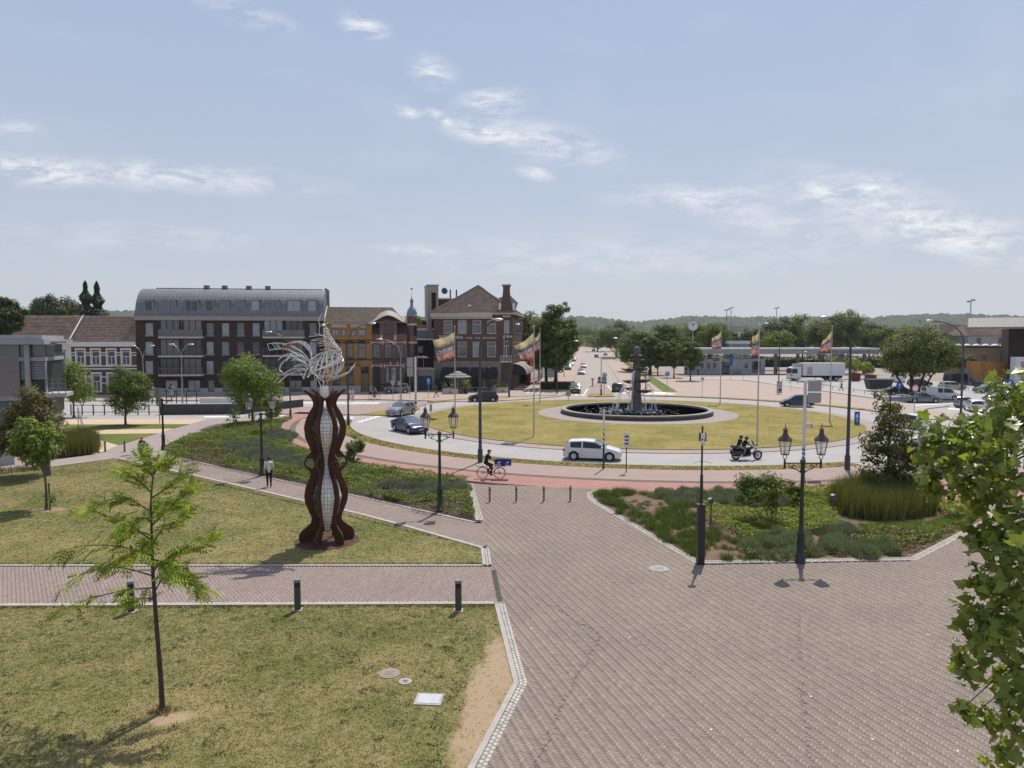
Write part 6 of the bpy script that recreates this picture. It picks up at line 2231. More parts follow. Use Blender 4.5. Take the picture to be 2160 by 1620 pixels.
for i,(px,py,y,w,wm,tm)in enumerate(((1553,694,420,9,p_white,t_pan),(1990,706,240,26,p_grey,t_dark),(2050,700,230,20,p_cream,t_tan),(2110,702,220,22,p_grey,t_pan))):
 b=D(px,HY,y)
 h=ZH(0,py+6,b)
 t=thing("distant_house",("white house among the far trees","low dark roofed house beyond the station","pale house with tiled roof beyond the station","grey house with brown roof beyond the station hall")[i],"house",(b.x,b.y,0),R(8*(i-2)))
 MB().box(-w/2,w/2,0,9,-.2,h).build("wall",wm,t)
 tile_roof("roof",(-w/2-.4,-.4,h),(w/2+.4,-.4,h),(w/2-2,4.5,h+3.5),(-w/2+2,4.5,h+3.5),tm,t,.5,1.0)
 MB().quad((-w/2-.4,9.4,h),(-w/2+2,4.5,h+3.5),(w/2-2,4.5,h+3.5),(w/2+.4,9.4,h)).add([(-w/2-.4,-.4,h),(-w/2-.4,9.4,h),(-w/2+2,4.5,h+3.5),(w/2+.4,-.4,h),(w/2+.4,9.4,h),(w/2-2,4.5,h+3.5)],[(0,2,1),(3,4,5)]).build("back_roof",tm,t)
 for k in range(3):
  x=-w/2+w*(k+.5)/3
  MB().box(x-.7,x+.7,-.06,-.003,h-2.4,h-.7).build("window",g_dark,t)
# ------------------------------------------------------------------ the air between here and the hills
hm_=bpy.data.materials.new("pale_air")
hm_.use_nodes=True
hm_.node_tree.nodes.clear()
pv_=node(hm_.node_tree,"ShaderNodeVolumePrincipled",i_Density=0.00009,i_Anisotropy=0.2)
pv_.inputs["Color"].default_value=(0.80,0.88,1.0,1)
ho_=node(hm_.node_tree,"ShaderNodeOutputMaterial")
link(hm_.node_tree,pv_.outputs[0],ho_.inputs["Volume"])
tag(MB().box(-2750,2750,-70,2080,-1.3,110).build("haze",hm_),kind="stuff")
# ------------------------------------------------------------------ fountain
s_stone=M("dark_basin_stone",(0.075,0.07,0.07),(0.05,0.047,0.048),rough=.6,ns=1.5)
s_rim=M("rim_stone",(0.30,0.27,0.25),(0.22,0.20,0.185),rough=.6,ns=1.5)
s_bronze=M("weathered_bronze",(0.155,0.13,0.112),(0.085,0.076,0.07),rough=.55,metal=.2,ns=2.5,fine=10,fine_amt=.3)
wm,wnt,wb=new_mat("pool_water")
wb.inputs["Base Color"].default_value=(0.46,0.47,0.48,1)
wb.inputs["Roughness"].default_value=0.16
wb.inputs["Specular IOR Level"].default_value=0.8
add_bump(wnt,wb,noise(wnt,pos_coord(wnt),3.2,5.0,0.6,0.6),0.6,0.12)
spray=M("water_spray",(0.86,0.88,0.9),(0.8,0.82,0.85),rough=.35,spec=.6)
fo_=thing("fountain","round pool fountain with a dark tiered bronze column on the roundabout lawn","fountain",(FC[0],FC[1],0))
RP=8.85
MB().lathe([(RP+.02,0),(RP,.38),(RP-.02,.40)],72,cap=False).build("basin_wall",s_stone,fo_)
MB().lathe([(RP+.04,.403),(RP+.05,.52),(RP+.03,.55),(RP-.52,.55),(RP-.56,.5),(RP-.56,.1)],72,cap=False).build("rim",s_rim,fo_)
V,F=[],[]
MB().lathe([(RP-.56,.30),(0.001,.30)],72).build("water",wm,fo_)
col=[(1.0,.1),(.80,.4),(.66,.9),(.60,1.6),(.55,2.2),(.50,2.6),(.52,3.1),(.46,3.9),(.50,4.4),(.44,5.0),(.40,5.6),(.36,6.2),(.30,6.7),(.28,6.85),(0.0,6.9)]
V2=MB()
n_=22
for i,(r,z)in enumerate(col):
 for k in range(n_):
  a=2*math.pi*k/n_
  rr_=r*(1+.08*math.sin(5*a+i*.4))+random.uniform(-.02,.02)
  V2 .v.append((rr_*math.cos(a),rr_*math.sin(a),z))
for i in range(len(col)-1):
 for k in range(n_):
  V2 .f.append((i*n_+k,i*n_+(k+1)%n_,(i+1)*n_+(k+1)%n_,(i+1)*n_+k))
  V2 .m.append(0)
V2 .build("column",s_bronze,fo_,smooth="all")
for i,(z,a,r,off)in enumerate(((2.62,-12,1.0,.95),(2.85,165,.7,.62),(3.72,190,.85,.75),(3.80,-8,.85,.8),(5.12,172,.95,.75),(5.2,-5,.8,.55))):
 b=MB()
 n=18
 ring_=[[],[],[]]
 for j,(f,dz)in enumerate(((.25,-.22),(.8,-.06),(1.0,.12))):
  for k in range(n):
   t=2*math.pi*k/n
   lob=1+.14*math.cos(3*t)
   ring_[j].append((off*math.cos(R(a))+r*f*lob*math.cos(t+R(a)),off*math.sin(R(a))+r*f*.8*lob*math.sin(t+R(a)),z+dz+.05*math.cos(4*t)*f))
 vs=ring_[0]+ring_[1]+ring_[2]+[(x,y,q+.04)for(x,y,q)in ring_[2]]+[(x,y,q+.10)for(x,y,q)in ring_[1]]
 fs=[tuple(range(n-1,-1,-1))]
 for j in range(4):
  for k in range(n):
   fs.append((j*n+k,j*n+(k+1)%n,(j+1)*n+(k+1)%n,(j+1)*n+k))
 fs.append(tuple(range(4*n,5*n)))
 b.add(vs,fs)
 b.build("basin",s_bronze,fo_,smooth=True)
MB().lathe([(.34,6.22),(.98,6.26),(.98,6.32),(.34,6.34)],24,cap=False).build("ring_tier",s_bronze,fo_,smooth=True)
MB().lathe([(.36,6.72),(.74,6.76),(.76,6.84),(.46,6.92),(.44,7.0),(.44,7.35),(.40,7.6),(.3,7.8),(.0,7.88)],22).build("dome",s_bronze,fo_,smooth=True)
for k in range(3):
 MB().box(-.03,.03,-.03,.03,0,.5).build("nozzle",s_bronze,fo_,loc=(2.2*math.cos(2+k*2.1),2.2*math.sin(2+k*2.1),.2))
jets=[((-.3,-.9,4.9),(-1.0,-2.0,.35),.9),((-2.2,-.6,.4),(-2.75,-.9,.35),2.0),((-1.3,-.9,3.3),(-2.4,-1.4,.35),.5),((.6,-.8,2.4),(.8,-1.5,.35),.3),((1.2,-.5,3.4),(2.0,-1.2,.35),.4)]
for(a,b,up)in jets:
 a,b=Vector(a),Vector(b)
 mb=MB()
 for q in range(5):
  j=Vector((random.uniform(-.12,.12),random.uniform(-.12,.12),0))
  pts=[]
  for i in range(13):
   t=i/12
   p=a.lerp(b+j*2,t)
   p.z=a.z+(b.z-a.z)*t*t+up*4*t*(1-t)*.5
   pts.append(p+j*t+Vector((random.uniform(-.03,.03),random.uniform(-.03,.03),random.uniform(-.04,.04))))
  mb.tube(pts,[.010+.018*random.random()for _ in pts],4,cap=False)
 for q in range(22):
  t=random.random()
  p=a.lerp(b,t)
  p.z=a.z+(b.z-a.z)*t*t+up*2*t*(1-t)
  mb.ball(p+Vector((random.gauss(0,.14),random.gauss(0,.14),random.gauss(0,.14))),random.uniform(.012,.04),n=5,m=3)
 q=mb.build("water_jet",spray,fo_)
 q["kind"]="stuff"
mb=MB()
for k in range(420):
 r,a=abs(random.gauss(0,2.6))+.9,random.uniform(0,6.28)
 if r<8:
  mb.ball((r*math.cos(a)-.8,r*math.sin(a)-.6,.305),random.uniform(.03,.14),random.uniform(.03,.10),.012,5,3)
q=mb.build("foam",spray,fo_)
q["kind"]="stuff"
# ------------------------------------------------------------------ street lamps
m_pole=M("blue_grey_paint",(0.045,0.055,0.062),(0.035,0.043,0.05),rough=.45,spec=.5)
m_alu=M("lamp_aluminium",(0.50,0.51,0.52),(0.44,0.45,0.46),rough=.35,metal=.6)
m_galv=M("galvanised_steel",(0.36,0.37,0.38),(0.30,0.31,0.32),rough=.5,metal=.4)
m_lens=M("lamp_lens",(0.75,0.75,0.72),(0.7,0.7,0.67),rough=.2)
def arm_lamp(base_px,head_px,label,mat=None,group="tall curved street lamps",double=None,r=.095,y=None,arm=None):
 b=G(*base_px)if y is None else Vector((D(base_px[0],HY,y).x,y,rise(y)))
 mat=mat or m_pole
 t=thing("street_lamp",label,"street lamp",b,0,group)
 h=D(*head_px,b.y)
 hz,hx=h.z-b.z,h.x-b.x
 MB().lathe([(r*1.5,-.1),(r*1.5,.9),(r,1.0),(r*.62,hz-2.2)],12).build("pole",mat,t,smooth=True)
 for(sx)in([hx]if double is None else[hx,double]):
  a=MB()
  pts=[(0,0,hz-2.25)]
  for k in range(1,10):
   q=R(90)*k/9
   pts.append((sx*.86*(1-math.cos(q)),0,hz-2.25+2.15*math.sin(q)))
  pts.append((sx*.92,0,hz-.07))
  a.tube(pts,[r*.62]*3+[r*.5]*(len(pts)-3),8)
  a.build("arm",mat,t,smooth=True)
  s=1 if sx>0 else-1
  hd=MB().ball((sx-s*.02,0,hz),.42,.16,.10,12,6).build("lamp_head",m_alu,t,smooth=True)
  MB().ball((sx,0,hz-.06),.26,.11,.06,10,5).build("lens",m_lens,hd,smooth=True)
 return t
arm_lamp((1013,975),(1050,674),"tall dark curved street lamp on the verge left of the white car",r=.12)
arm_lamp((735,897),(785,682),"curved street lamp rising behind the rust sculpture",r=.10)
arm_lamp((613,884),(566,700),"street lamp behind the rooster's tail",r=.085)
arm_lamp((1074,838),(1092,684),"curved street lamp before the hotel corner",r=.10)
arm_lamp((1175,830),(1216,719),"slim curved street lamp beside the hedge at the avenue corner",r=.09)
arm_lamp((1362,829),(1298,713),"street lamp with a long arm behind the fountain column",r=.09)
arm_lamp((1642,828),(1618,682),"street lamp standing by the poster banner near the dark van",r=.10)
arm_lamp((1787,990),(1741,669),"tall curved street lamp before the narrow tree on the right",r=.12)
arm_lamp((2026,893),(1962,676),"curved street lamp between the roundabout and the car park",r=.12)
arm_lamp((304,845),(279,729),"twin armed grey street lamp before the striped house",m_galv,"twin armed lamps along the left street",double=1.35,r=.075)
arm_lamp((385,850),(361,726),"twin armed grey street lamp before the apartment block",m_galv,"twin armed lamps along the left street",double=1.35,r=.075)
arm_lamp((846,845),(800,715),"thin street lamp before the red brick house",m_galv,r=.07)
arm_lamp((1190,0),(1212,726),"thin street lamp up the avenue beside the trees",m_galv,r=.07,y=165)
arm_lamp((1722,0),(1700,742),"thin lamp on the station square behind the lorry",m_galv,r=.07,y=160)
# ------------------------------------------------------------------ twin lantern posts
m_green=M("bottle_green_paint",(0.012,0.032,0.026),(0.010,0.025,0.021),rough=.4,spec=.5)
m_copper=M("dark_copper",(0.10,0.075,0.07),(0.07,0.055,0.052),rough=.45,metal=.3)
m_lglass,lnt,lb_=new_mat("lantern_glass")
lb_.inputs["Base Color"].default_value=(0.80,0.78,0.74,1)
lb_.inputs["Roughness"].default_value=0.05
lb_.inputs["Alpha"].default_value=0.28
def lantern_post():
 t=thing("lantern_post","x","lantern post")
 MB().lathe([(.19,-.1),(.19,.25),(.14,.32),(.13,1.05),(.15,1.08),(.15,1.15),(.10,1.22),(.082,1.6),(.062,3.55),(.10,3.6),(.10,3.66),(.066,3.7),(.085,3.95),(.12,4.0),(.06,4.08),(0,4.12)],14).build("post",m_green,t,smooth=True)
 for s in(-1,1):
  a=MB()
  a.tube([(0,0,3.92),(s*.68,0,3.92)],.028,6)
  a.tube([(s*.08,0,3.55),(s*.2,0,3.66),(s*.34,0,3.70),(s*.42,0,3.80),(s*.36,0,3.87),(s*.28,0,3.82)],.022,5)
  a.tube([(s*.34,0,3.70),(s*.5,0,3.78),(s*.55,0,3.88),(s*.48,0,3.9)],.018,5)
  a.lathe([(.05,3.72),(.04,3.8),(.05,3.95),(.03,4.05),(.02,4.1)],8,(s*.70,0,0))
  a.tube([(s*.70,0,4.05),(s*.78,0,4.14),(s*.74,0,4.24),(s*.70,0,4.28)],.016,5)
  a.tube([(s*.70,0,4.05),(s*.62,0,4.14),(s*.66,0,4.24),(s*.70,0,4.28)],.016,5)
  a.build("bracket",m_green,t)
  c=(s*.70,0,0)
  z0,z1,r0,r1=4.28,4.80,.15,.25
  cg=MB().lathe([(r0+.015,z0-.03),(r0+.02,z0),(0,z0+.005)],6,c)
  for k in range(6):
   an=R(60*k)
   cg.tube([(c[0]+r0*math.cos(an),r0*math.sin(an),z0),(c[0]+r1*math.cos(an),r1*math.sin(an),z1)],.011,4)
  cg.lathe([(r1+.01,z1-.01),(r1+.03,z1),(r1+.03,z1+.02),(r1,z1+.03)],6,c)
  L=cg.build("lantern",m_copper,t)
  MB().lathe([(r0-.004,z0+.01),(r1-.004,z1)],6,c).build("glass",m_lglass,L)
  MB().lathe([(r1+.035,z1+.022),(r1-.02,z1+.12),(.13,z1+.2),(.09,z1+.28),(.075,z1+.40),(.1,z1+.41),(.1,z1+.44),(.05,z1+.48),(.018,z1+.52),(.012,z1+.66),(0,z1+.66)],10,c).build("hat",m_copper,L,smooth=True)
  MB().lathe([(.07,z0+.03),(.07,z0+.09),(.03,z0+.1),(.03,z0+.16),(0,z0+.16)],8,c).build("burner",m_lens,L)
 return t
lp=lantern_post()
spots=[((1688,1187),0,1.0,"nearest twin lantern post at the front edge of the right bed"),((928,1079),R(8),1.0,"twin lantern post at the tip of the left bed beside the walk"),((345,949),R(38),1.0,"twin lantern post at the far left corner of the left bed"),
((553,1004),R(25),1.0,"twin lantern post behind the walking person in the left bed")]
for i,(p,rz,s,lab)in enumerate(spots):
 g=G(*p)
 if i==0:
  lp.location,lp.rotation_euler=g,(0,0,rz)
  lp["label"],lp["group"]=lab,"green twin lantern posts"
 else:
  clone(lp,g,rz,lab)
# ------------------------------------------------------------------ bollards
bl=thing("bollard_light","x","bollard light",(0,0,0))
MB().lathe([(.105,-.05),(.105,.78)],16).build("post",M("dark_grey_green",(0.075,0.08,0.075),(0.06,0.065,0.06),rough=.5),bl,smooth=True)
MB().lathe([(.09,.781),(.09,.93)],16).build("lens_band",m_black,bl,smooth=True)
for k in range(4):
 MB().lathe([(.092,.80+.035*k),(.104,.80+.035*k),(.104,.812+.035*k),(.092,.812+.035*k)],16).build("louvre",m_black,bl)
MB().lathe([(.11,.931),(.112,.99),(.10,1.02),(0,1.03)],16).build("cap",M("pale_green_cap",(0.20,0.24,0.24),(0.17,0.2,0.2),rough=.5),bl,smooth=True)
MB().box(-.15,.15,-.15,.15,-.05,.035).build("foot",m_kerb,bl)
for i,(px,py,lab)in enumerate(((277,1291,"bollard light seen through the feathery tree by the brick walk"),(628,1287,"middle bollard light standing in the grass by the brick walk"),(967,1289,"bollard light near the lawn corner by the plaza"))):
 g=G(px,py)
 if i==0:
  bl.location,bl["label"],bl["group"]=g,lab,"bollard lights along the brick walk"
 else:
  clone(bl,g,0,lab)
m_inox=M("brushed_inox",(0.30,0.255,0.22),(0.24,0.205,0.18),rough=.3,metal=.75)
bo=thing("steel_bollard","x","bollard")
MB().lathe([(.058,-.05),(.058,.80),(.05,.835),(0,.84)],14).build("post",m_inox,bo,smooth=True)
MB().lathe([(.0595,.62),(.0605,.62),(.0605,.70),(.0595,.70)],14).build("dark_band",m_black,bo)
MB().lathe([(.11,-.02),(.11,.012),(.06,.014)],14).build("foot_ring",m_galv,bo)
for i,(px,py)in enumerate(((1033,1059),(1089,1058),(1147,1058),(1203,1057))):
 lab=("leftmost","second from the left","third from the left","rightmost")[i]+" of the four steel bollards across the plaza entrance"
 g=G(px,py)
 if i==0:
  bo.location,bo["label"],bo["group"]=g,lab,"steel bollards across the plaza entrance"
 else:
  clone(bo,g,0,lab)
m_wood_p=M("weathered_post",(0.15,0.14,0.115),(0.105,0.10,0.085),rough=.9,ns=4,fine=18,fine_amt=.3)
wp=thing("wooden_post","x","post")
MB().box(-.11,.11,-.11,.11,-.1,1.1).build("shaft",m_wood_p,wp)
MB().prism([(-.115,-.115),(.115,-.115),(.115,.115),(-.115,.115)],1.102,1.13).build("cap",m_wood_p,wp)
for i,(px,py)in enumerate(((1821,1031),(1867,1042),(1906,1047),(1939,1057),(2005,1068),(2064,1072))):
 lab=("leftmost","second","third","fourth","fifth","rightmost")[i]+" weathered square post behind the right bed by the red path"
 g=G(px,py)
 if i==0:
  wp.location,wp["label"],wp["group"]=g,lab,"weathered posts behind the right bed"
 else:
  clone(wp,g,R(random.uniform(-8,8)),lab)
sb=thing("short_post","x","bollard")
MB().lathe([(.07,-.05),(.065,.80),(.03,.84),(0,.845)],10).build("shaft",m_wood_p,sb,smooth=True)
MB().lathe([(.072,.68),(.074,.68),(.074,.74),(.072,.74)],10).build("band",m_black,sb)
for i,(px,py)in enumerate(((222,953),(263,953))):
 lab=("left","right")+()
 g=G(px,py)
 if i==0:
  sb.location,sb["label"],sb["group"]=g,"left one of two short posts where the sand walk meets the paving","short posts at the sand walk"
 else:
  clone(sb,g,0,"right one of two short posts where the sand walk meets the paving")
b=G(1477,1188)
po=thing("camera_pole","dark pole with a tall cabinet foot and white camera boxes at the bed corner","pole",b)
hz=lambda y:ZH(1477,y,b)
MB().box(-.135,.135,-.135,.135,-.05,hz(1066)).box(-.16,.16,-.16,.16,hz(1066),hz(1066)+.05).build("cabinet",m_black,po)
MB().lathe([(.06,hz(1062)),(.06,hz(1002)),(.04,hz(1000)),(.035,hz(899))],12).build("shaft",m_black,po,smooth=True)
MB().box(-.085,.085,-.12,-.035,hz(925),hz(914)).build("antenna_box",p_white,po)
MB().ball((0,-.09,hz(933)),.085,.085,.11,10,6).build("camera_dome",p_white,po,smooth=True)
MB().box(-.13,-.09,-.1,.02,hz(930),hz(912)).box(.09,.13,-.1,.02,hz(930),hz(912)).build("bracket",m_black,po)
mb=MB()
for s in(-1,1):
 mb.tube([(0,0,hz(972)),(s*.36,-.1,hz(976))],.008,4)
mb.build("spike_arm",m_black,po)
for(px,py,pt_,lab)in((1499,1108,1050,"small wooden bird box on a post behind the camera pole"),(1757,1090,1042,"small wooden bird box on a post before the tall grasses")):
 b=G(px,py)
 t=thing("bird_box",lab,"bird box",b,R(15))
 h=ZH(px,pt_,b)
 MB().box(-.03,.03,-.03,.03,0,h-.28).build("post",m_wood_p,t)
 MB().box(-.09,.09,-.08,.08,h-.28,h-.05).build("box",m_wood_p,t)
 MB().prism_xz([(-.12,h-.06),(0,h),(.12,h-.06),(0,h-.02)],-.11,.11).build("roof",m_galv,t)
 MB().lathe([(.025,-.005),(.025,.005),(0,.005)],10).build("hole",m_black,t,loc=(0,-.086,h-.15)).rotation_euler=(R(90),0,0)
# ------------------------------------------------------------------ signs
m_blue=M("sign_blue",(0.03,0.13,0.42),(0.025,0.11,0.37),rough=.4)
m_red=M("sign_red",(0.45,0.03,0.03),(0.4,0.03,0.03),rough=.4)
m_sback=M("sign_back",(0.38,0.38,0.38),(0.33,0.33,0.33),rough=.45,metal=.3)
m_swhite=M("sign_white",(0.72,0.72,0.72),(0.66,0.66,0.66),rough=.4)
m_stripe_b=M("mast_blue",(0.02,0.12,0.34),(0.018,0.10,0.3),rough=.45)
def pole_sign(base_px,top_px,label,shape,face,r=.35,y=None,back=False,cat="road sign",post=None,w=None,h=None,symbol=None,pr=.035):
 b=G(*base_px)if y is None else Vector((D(base_px[0],HY,y).x,y,0))
 H=ZH(base_px[0],top_px,b)
 t=thing("road_sign",label,cat,b)
 MB().lathe([(pr,-.1),(pr,H),(0,H+.01)],8).build("post",post or m_galv,t)
 f=MB()
 if shape=="disc":
  f.lathe([(r,-.012),(r,.012),(0,.012)],24)
  o=f.build("face",face,t,loc=(0,-.05,H-r))
  o.rotation_euler=(R(90),0,0)
  if face is m_red and symbol!="bar":
   q=MB().lathe([(r*.74,.013),(r*.74,.016),(0,.016)],24).build("field",m_swhite,o)
  if symbol=="bar":
   MB().box(-r*.7,r*.7,-r*.14,r*.14,.013,.018).build("bar",m_swhite,o)
  if symbol=="arrow":
   MB().prism([(-r*.08,-r*.6),(r*.08,-r*.6),(r*.08,r*.15),(r*.35,r*.15),(0,r*.6),(-r*.35,r*.15),(-r*.08,r*.15)],.013,.018).build("arrow",m_swhite,o)
 elif shape=="tri":
  o=MB().prism_xz([(0,H-2*r),(r*1.1,H),(-r*1.1,H)],-.06,-.04).build("face",face,t)
  if face is m_red:
   MB().prism_xz([(0,H-1.6*r),(r*.72,H-.2*r),(-r*.72,H-.2*r)],-.066,-.061).build("field",m_swhite,o)
 else:
  w,h=w or r,h or r*1.4
  o=MB().box(-w/2,w/2,-.06,-.04,H-h,H).build("face",face,t)
  if symbol=="arrow":
   MB().prism_xz([(-.04,H-h*.8),(.04,H-h*.8),(.04,H-h*.4),(w*.3,H-h*.4),(0,H-h*.12),(-w*.3,H-h*.4),(-.04,H-h*.4)],-.066,-.061).build("arrow",m_swhite,o)
  if symbol=="lines":
   m_=MB()
   for k in range(3):
    m_.box(-w*.35,w*.35,-.066,-.061,H-h*(.3+.25*k),H-h*(.2+.25*k))
   m_.build("print",m_black,o)
 return t
b=G(1321,996)
t=pole_sign((1321,996),913,"small white panel sign on a green post beside the white car","rect",m_swhite,w=.36,h=.95,post=m_green,symbol="lines")
pole_sign((904,839),797,"blue and white sign on a thin post before the garage door","rect",m_blue,w=.62,h=1.0,symbol="arrow")
pole_sign((829,846),803,"yield sign seen from behind beside the refuge","tri",m_sback,r=.42)
pole_sign((842,846),804,"second thin sign post beside the yield sign","rect",m_sback,w=.4,h=.55)
pole_sign((865,840),779,"thin sign post before the red brick house's ivy","rect",m_sback,w=.3,h=.4)
pole_sign((909,874),852,"small leaning marker post on the left edge of the roundabout lawn","rect",m_sback,w=.3,h=.85)
pole_sign((1199,844),824,"round sign seen from behind on the far edge of the roundabout lawn","disc",m_sback,r=.42)
pole_sign((1275,830),786,"round sign seen from behind on the avenue refuge","disc",m_sback,r=.4)
pole_sign((1407,836),784,"blue square sign on a thin post at the station square corner","rect",m_blue,w=.62,h=.62,symbol="arrow")
pole_sign((1365,829),791,"round red rimmed sign on the lamp by the fountain","disc",m_red,r=.42)
pole_sign((1481,836),796,"small square sign on a post on the station square","rect",m_swhite,w=.55,h=.5,symbol="lines")
pole_sign((1541,799),753,"blue bus stop sign before the kiosk","rect",m_blue,w=.8,h=2.0,symbol="lines")
pole_sign((1568,803),782,"thin marker post at the bus lane","rect",m_sback,w=.2,h=.3)
pole_sign((1668,822),786,"thin sign post before the white lorry","rect",m_sback,w=.45,h=.6)
pole_sign((1928,882),811,"round red rimmed sign post among the parked cars","disc",m_red,r=.42)
pole_sign((1896,845),806,"blue round direction sign beside the skip","disc",m_blue,r=.5,symbol="arrow")
pole_sign((2043,822),782,"blue parking sign behind the pale hatchback","rect",m_blue,w=.55,h=.8)
pole_sign((2128,850),800,"blue round arrow sign at the right by the parked cars","disc",m_blue,r=.6,symbol="arrow")
pole_sign((2083,868),838,"thin grey post behind the white hatchback","rect",m_sback,w=.2,h=.4)
pole_sign((2118,800),783,"blue rectangular sign near the hoarding","rect",m_blue,w=1.4,h=.9)
pole_sign((1943,988),908,"grey sign back on a post at the right road edge","rect",m_sback,w=.42,h=.85)
pole_sign((1807,896),868,"blue arrow marker on the roundabout's right edge","rect",m_blue,w=.55,h=1.35,symbol="arrow")
pole_sign((337,893),818,"thin grey sign board on a post by the sand walk","rect",m_sback,w=.5,h=1.9,pr=.05)
pole_sign((1162,820),776,"grey square sign back beside the hedge","rect",m_sback,w=1.3,h=1.6)
t=thing("beacon_post","orange traffic beacon with a dark round top on the avenue refuge","traffic beacon",G(1250,815))
MB().lathe([(.14,-.05),(.12,1.0),(.08,1.05)],10).build("body",M("beacon_orange",(0.45,0.2,0.05),(0.4,.18,.05)),t)
MB().ball((0,0,1.3),.28,.12,.28,12,8).build("disc_head",m_sback,t)
MB().prism([(-.6,-.5),(.6,-.5),(0,.8)],-.05,.12).build("foot",m_white,t)
def mast(base_px,top_px,label,signs,stripes,r=.10):
 """white mast with blue twisted stripes and boards; signs = (y0, y1, from px, to px, material)"""
 b=G(*base_px)
 H=ZH(base_px[0],top_px,b)
 t=thing("sign_mast",label,"sign mast",b)
 zt=ZH(base_px[0],stripes[0],b)
 MB().lathe([(r,zt),(r,H),(0,H+.02)],12).build("mast",m_swhite,t,smooth=True)
 MB().lathe([(r*1.12,-.1),(r*1.12,ZH(base_px[0],stripes[1],b)),(r,ZH(base_px[0],stripes[1],b)+.05)],12).build("foot",m_green,t,smooth=True)
 n=5
 z0,z1=ZH(base_px[0],stripes[1],b)+.05,zt
 N_,k_=36,12
 for which,mt in((0,m_swhite),(1,m_stripe_b)):
  mb=MB()
  for i in range(N_):
   for k in range(k_):
    if int(((i+k*12/k_)%12)//6)==which:
     za,zb=z0+(z1-z0)*i/N_,z0+(z1-z0)*(i+1)/N_
     a,c=2*math.pi*k/k_,2*math.pi*(k+1)/k_
     mb.quad((r*math.cos(a),r*math.sin(a),za),(r*math.cos(c),r*math.sin(c),za),(r*math.cos(c),r*math.sin(c),zb),(r*math.cos(a),r*math.sin(a),zb))
  if mb.v:
   mb.build("stripe",mt,t)
 for(ya,yb,xa,xb,mt)in signs:
  sc_=b.y/FPX
  u0,u1=(xa-base_px[0])*sc_,(xb-base_px[0])*sc_
  za,zb=ZH(base_px[0],yb,b),ZH(base_px[0],ya,b)
  tip=u1 if abs(u1)>abs(u0)else u0
  rt=u0 if tip==u1 else u1
  d_=(tip-rt)
  o=MB().prism_xz([(rt,za),(rt+d_*.94,za),(tip,za+(zb-za)*.2),(tip,za+(zb-za)*.9),(rt+d_*.96,zb),(rt,zb)],-.03,.03).build("board",mt,t)
  if mt is m_swhite:
   MB().box(rt+d_*.8,tip-.02,-.036,-.031,za+.02,zb-.02).build("symbol",m_red,o)
 return t
mast((1694,1000),802,"white sign mast with two grey backed boards behind the nearest lantern",[(805,826,1700,1728,m_sback),(828,850,1700,1728,m_sback),(894,903,1698,1711,m_swhite)],(940,968))
mast((877,853),753,"white sign mast with two boards before the garage",[(754,775,872,859,m_sback),(776,794,872,859,m_sback)],(828,848),.13)
mast((1273,989),865,"white and blue mast standing before the white car",[(866,880,1269,1272,m_sback)],(905,940),.06)
mast((1268,834),752,"white and blue mast on the avenue refuge",[(753,758,1269,1300,m_sback)],(800,822),.12)
b=G(1642,831)
t=thing("poster_banner","lilac poster board with a red top edge on the lamp by the dark van","poster",(b.x,b.y-.35,0))
za,zb=ZH(1642,850,b),ZH(1642,829,b)
o=MB().box(-.42,.42,-.03,.03,.15,1.9).build("board",M("poster_lilac",(0.34,0.32,0.45),(0.42,0.40,0.5),ns=2.5),t)
MB().box(-.44,.44,-.04,.04,1.9,2.02).build("top_edge",m_red,o)
MB().ball((.1,-.035,.65),.22,.01,.2,12,6).build("print",m_black,o)
# ------------------------------------------------------------------ flags
m_fpole=M("flagpole_grey",(0.50,0.47,0.44),(0.44,0.415,0.39),rough=.4,metal=.2)
fm_,fnt,fb_=new_mat("printed_flag")
at=node(fnt,"ShaderNodeAttribute",attribute_name="tone")
ns_=noise(fnt,node(fnt,"ShaderNodeTexCoord").outputs["Object"],3.2,5.0,.7,.4)
tv=math_n(fnt,"ADD",at.outputs["Fac"],math_n(fnt,"MULTIPLY",math_n(fnt,"SUBTRACT",ns_,.5),.62))
cr=node(fnt,"ShaderNodeValToRGB")
el=cr.color_ramp.elements
el[0].position,el[0].color=0.0,(0.05,0.04,0.06,1)
el[1].position,el[1].color=1.0,(0.60,0.50,0.29,1)
for p_,c_ in((.08,(.10,.05,.06)),(.16,(.42,.20,.15)),(.28,(.50,.30,.22)),(.34,(.38,.12,.10)),(.40,(.20,.16,.26)),(.54,(.16,.13,.20)),(.60,(.06,.05,.05)),(.68,(.28,.22,.15)),(.76,(.50,.41,.24))):
 e=el.new(p_)
 e.color=(*c_,1)
link(fnt,tv,cr.inputs[0])
link(fnt,cr.outputs[0],fb_.inputs["Base Color"])
fb_.inputs["Roughness"].default_value=.85
ftr=node(fnt,"ShaderNodeBsdfTranslucent")
link(fnt,cr.outputs[0],ftr.inputs["Color"])
fmx=node(fnt,"ShaderNodeMixShader",i_0=.45)
fout=[n for n in fnt.nodes if n.type=="OUTPUT_MATERIAL"][0]
link(fnt,fb_.outputs[0],fmx.inputs[1])
link(fnt,ftr.outputs[0],fmx.inputs[2])
link(fnt,fmx.outputs[0],fout.inputs["Surface"])
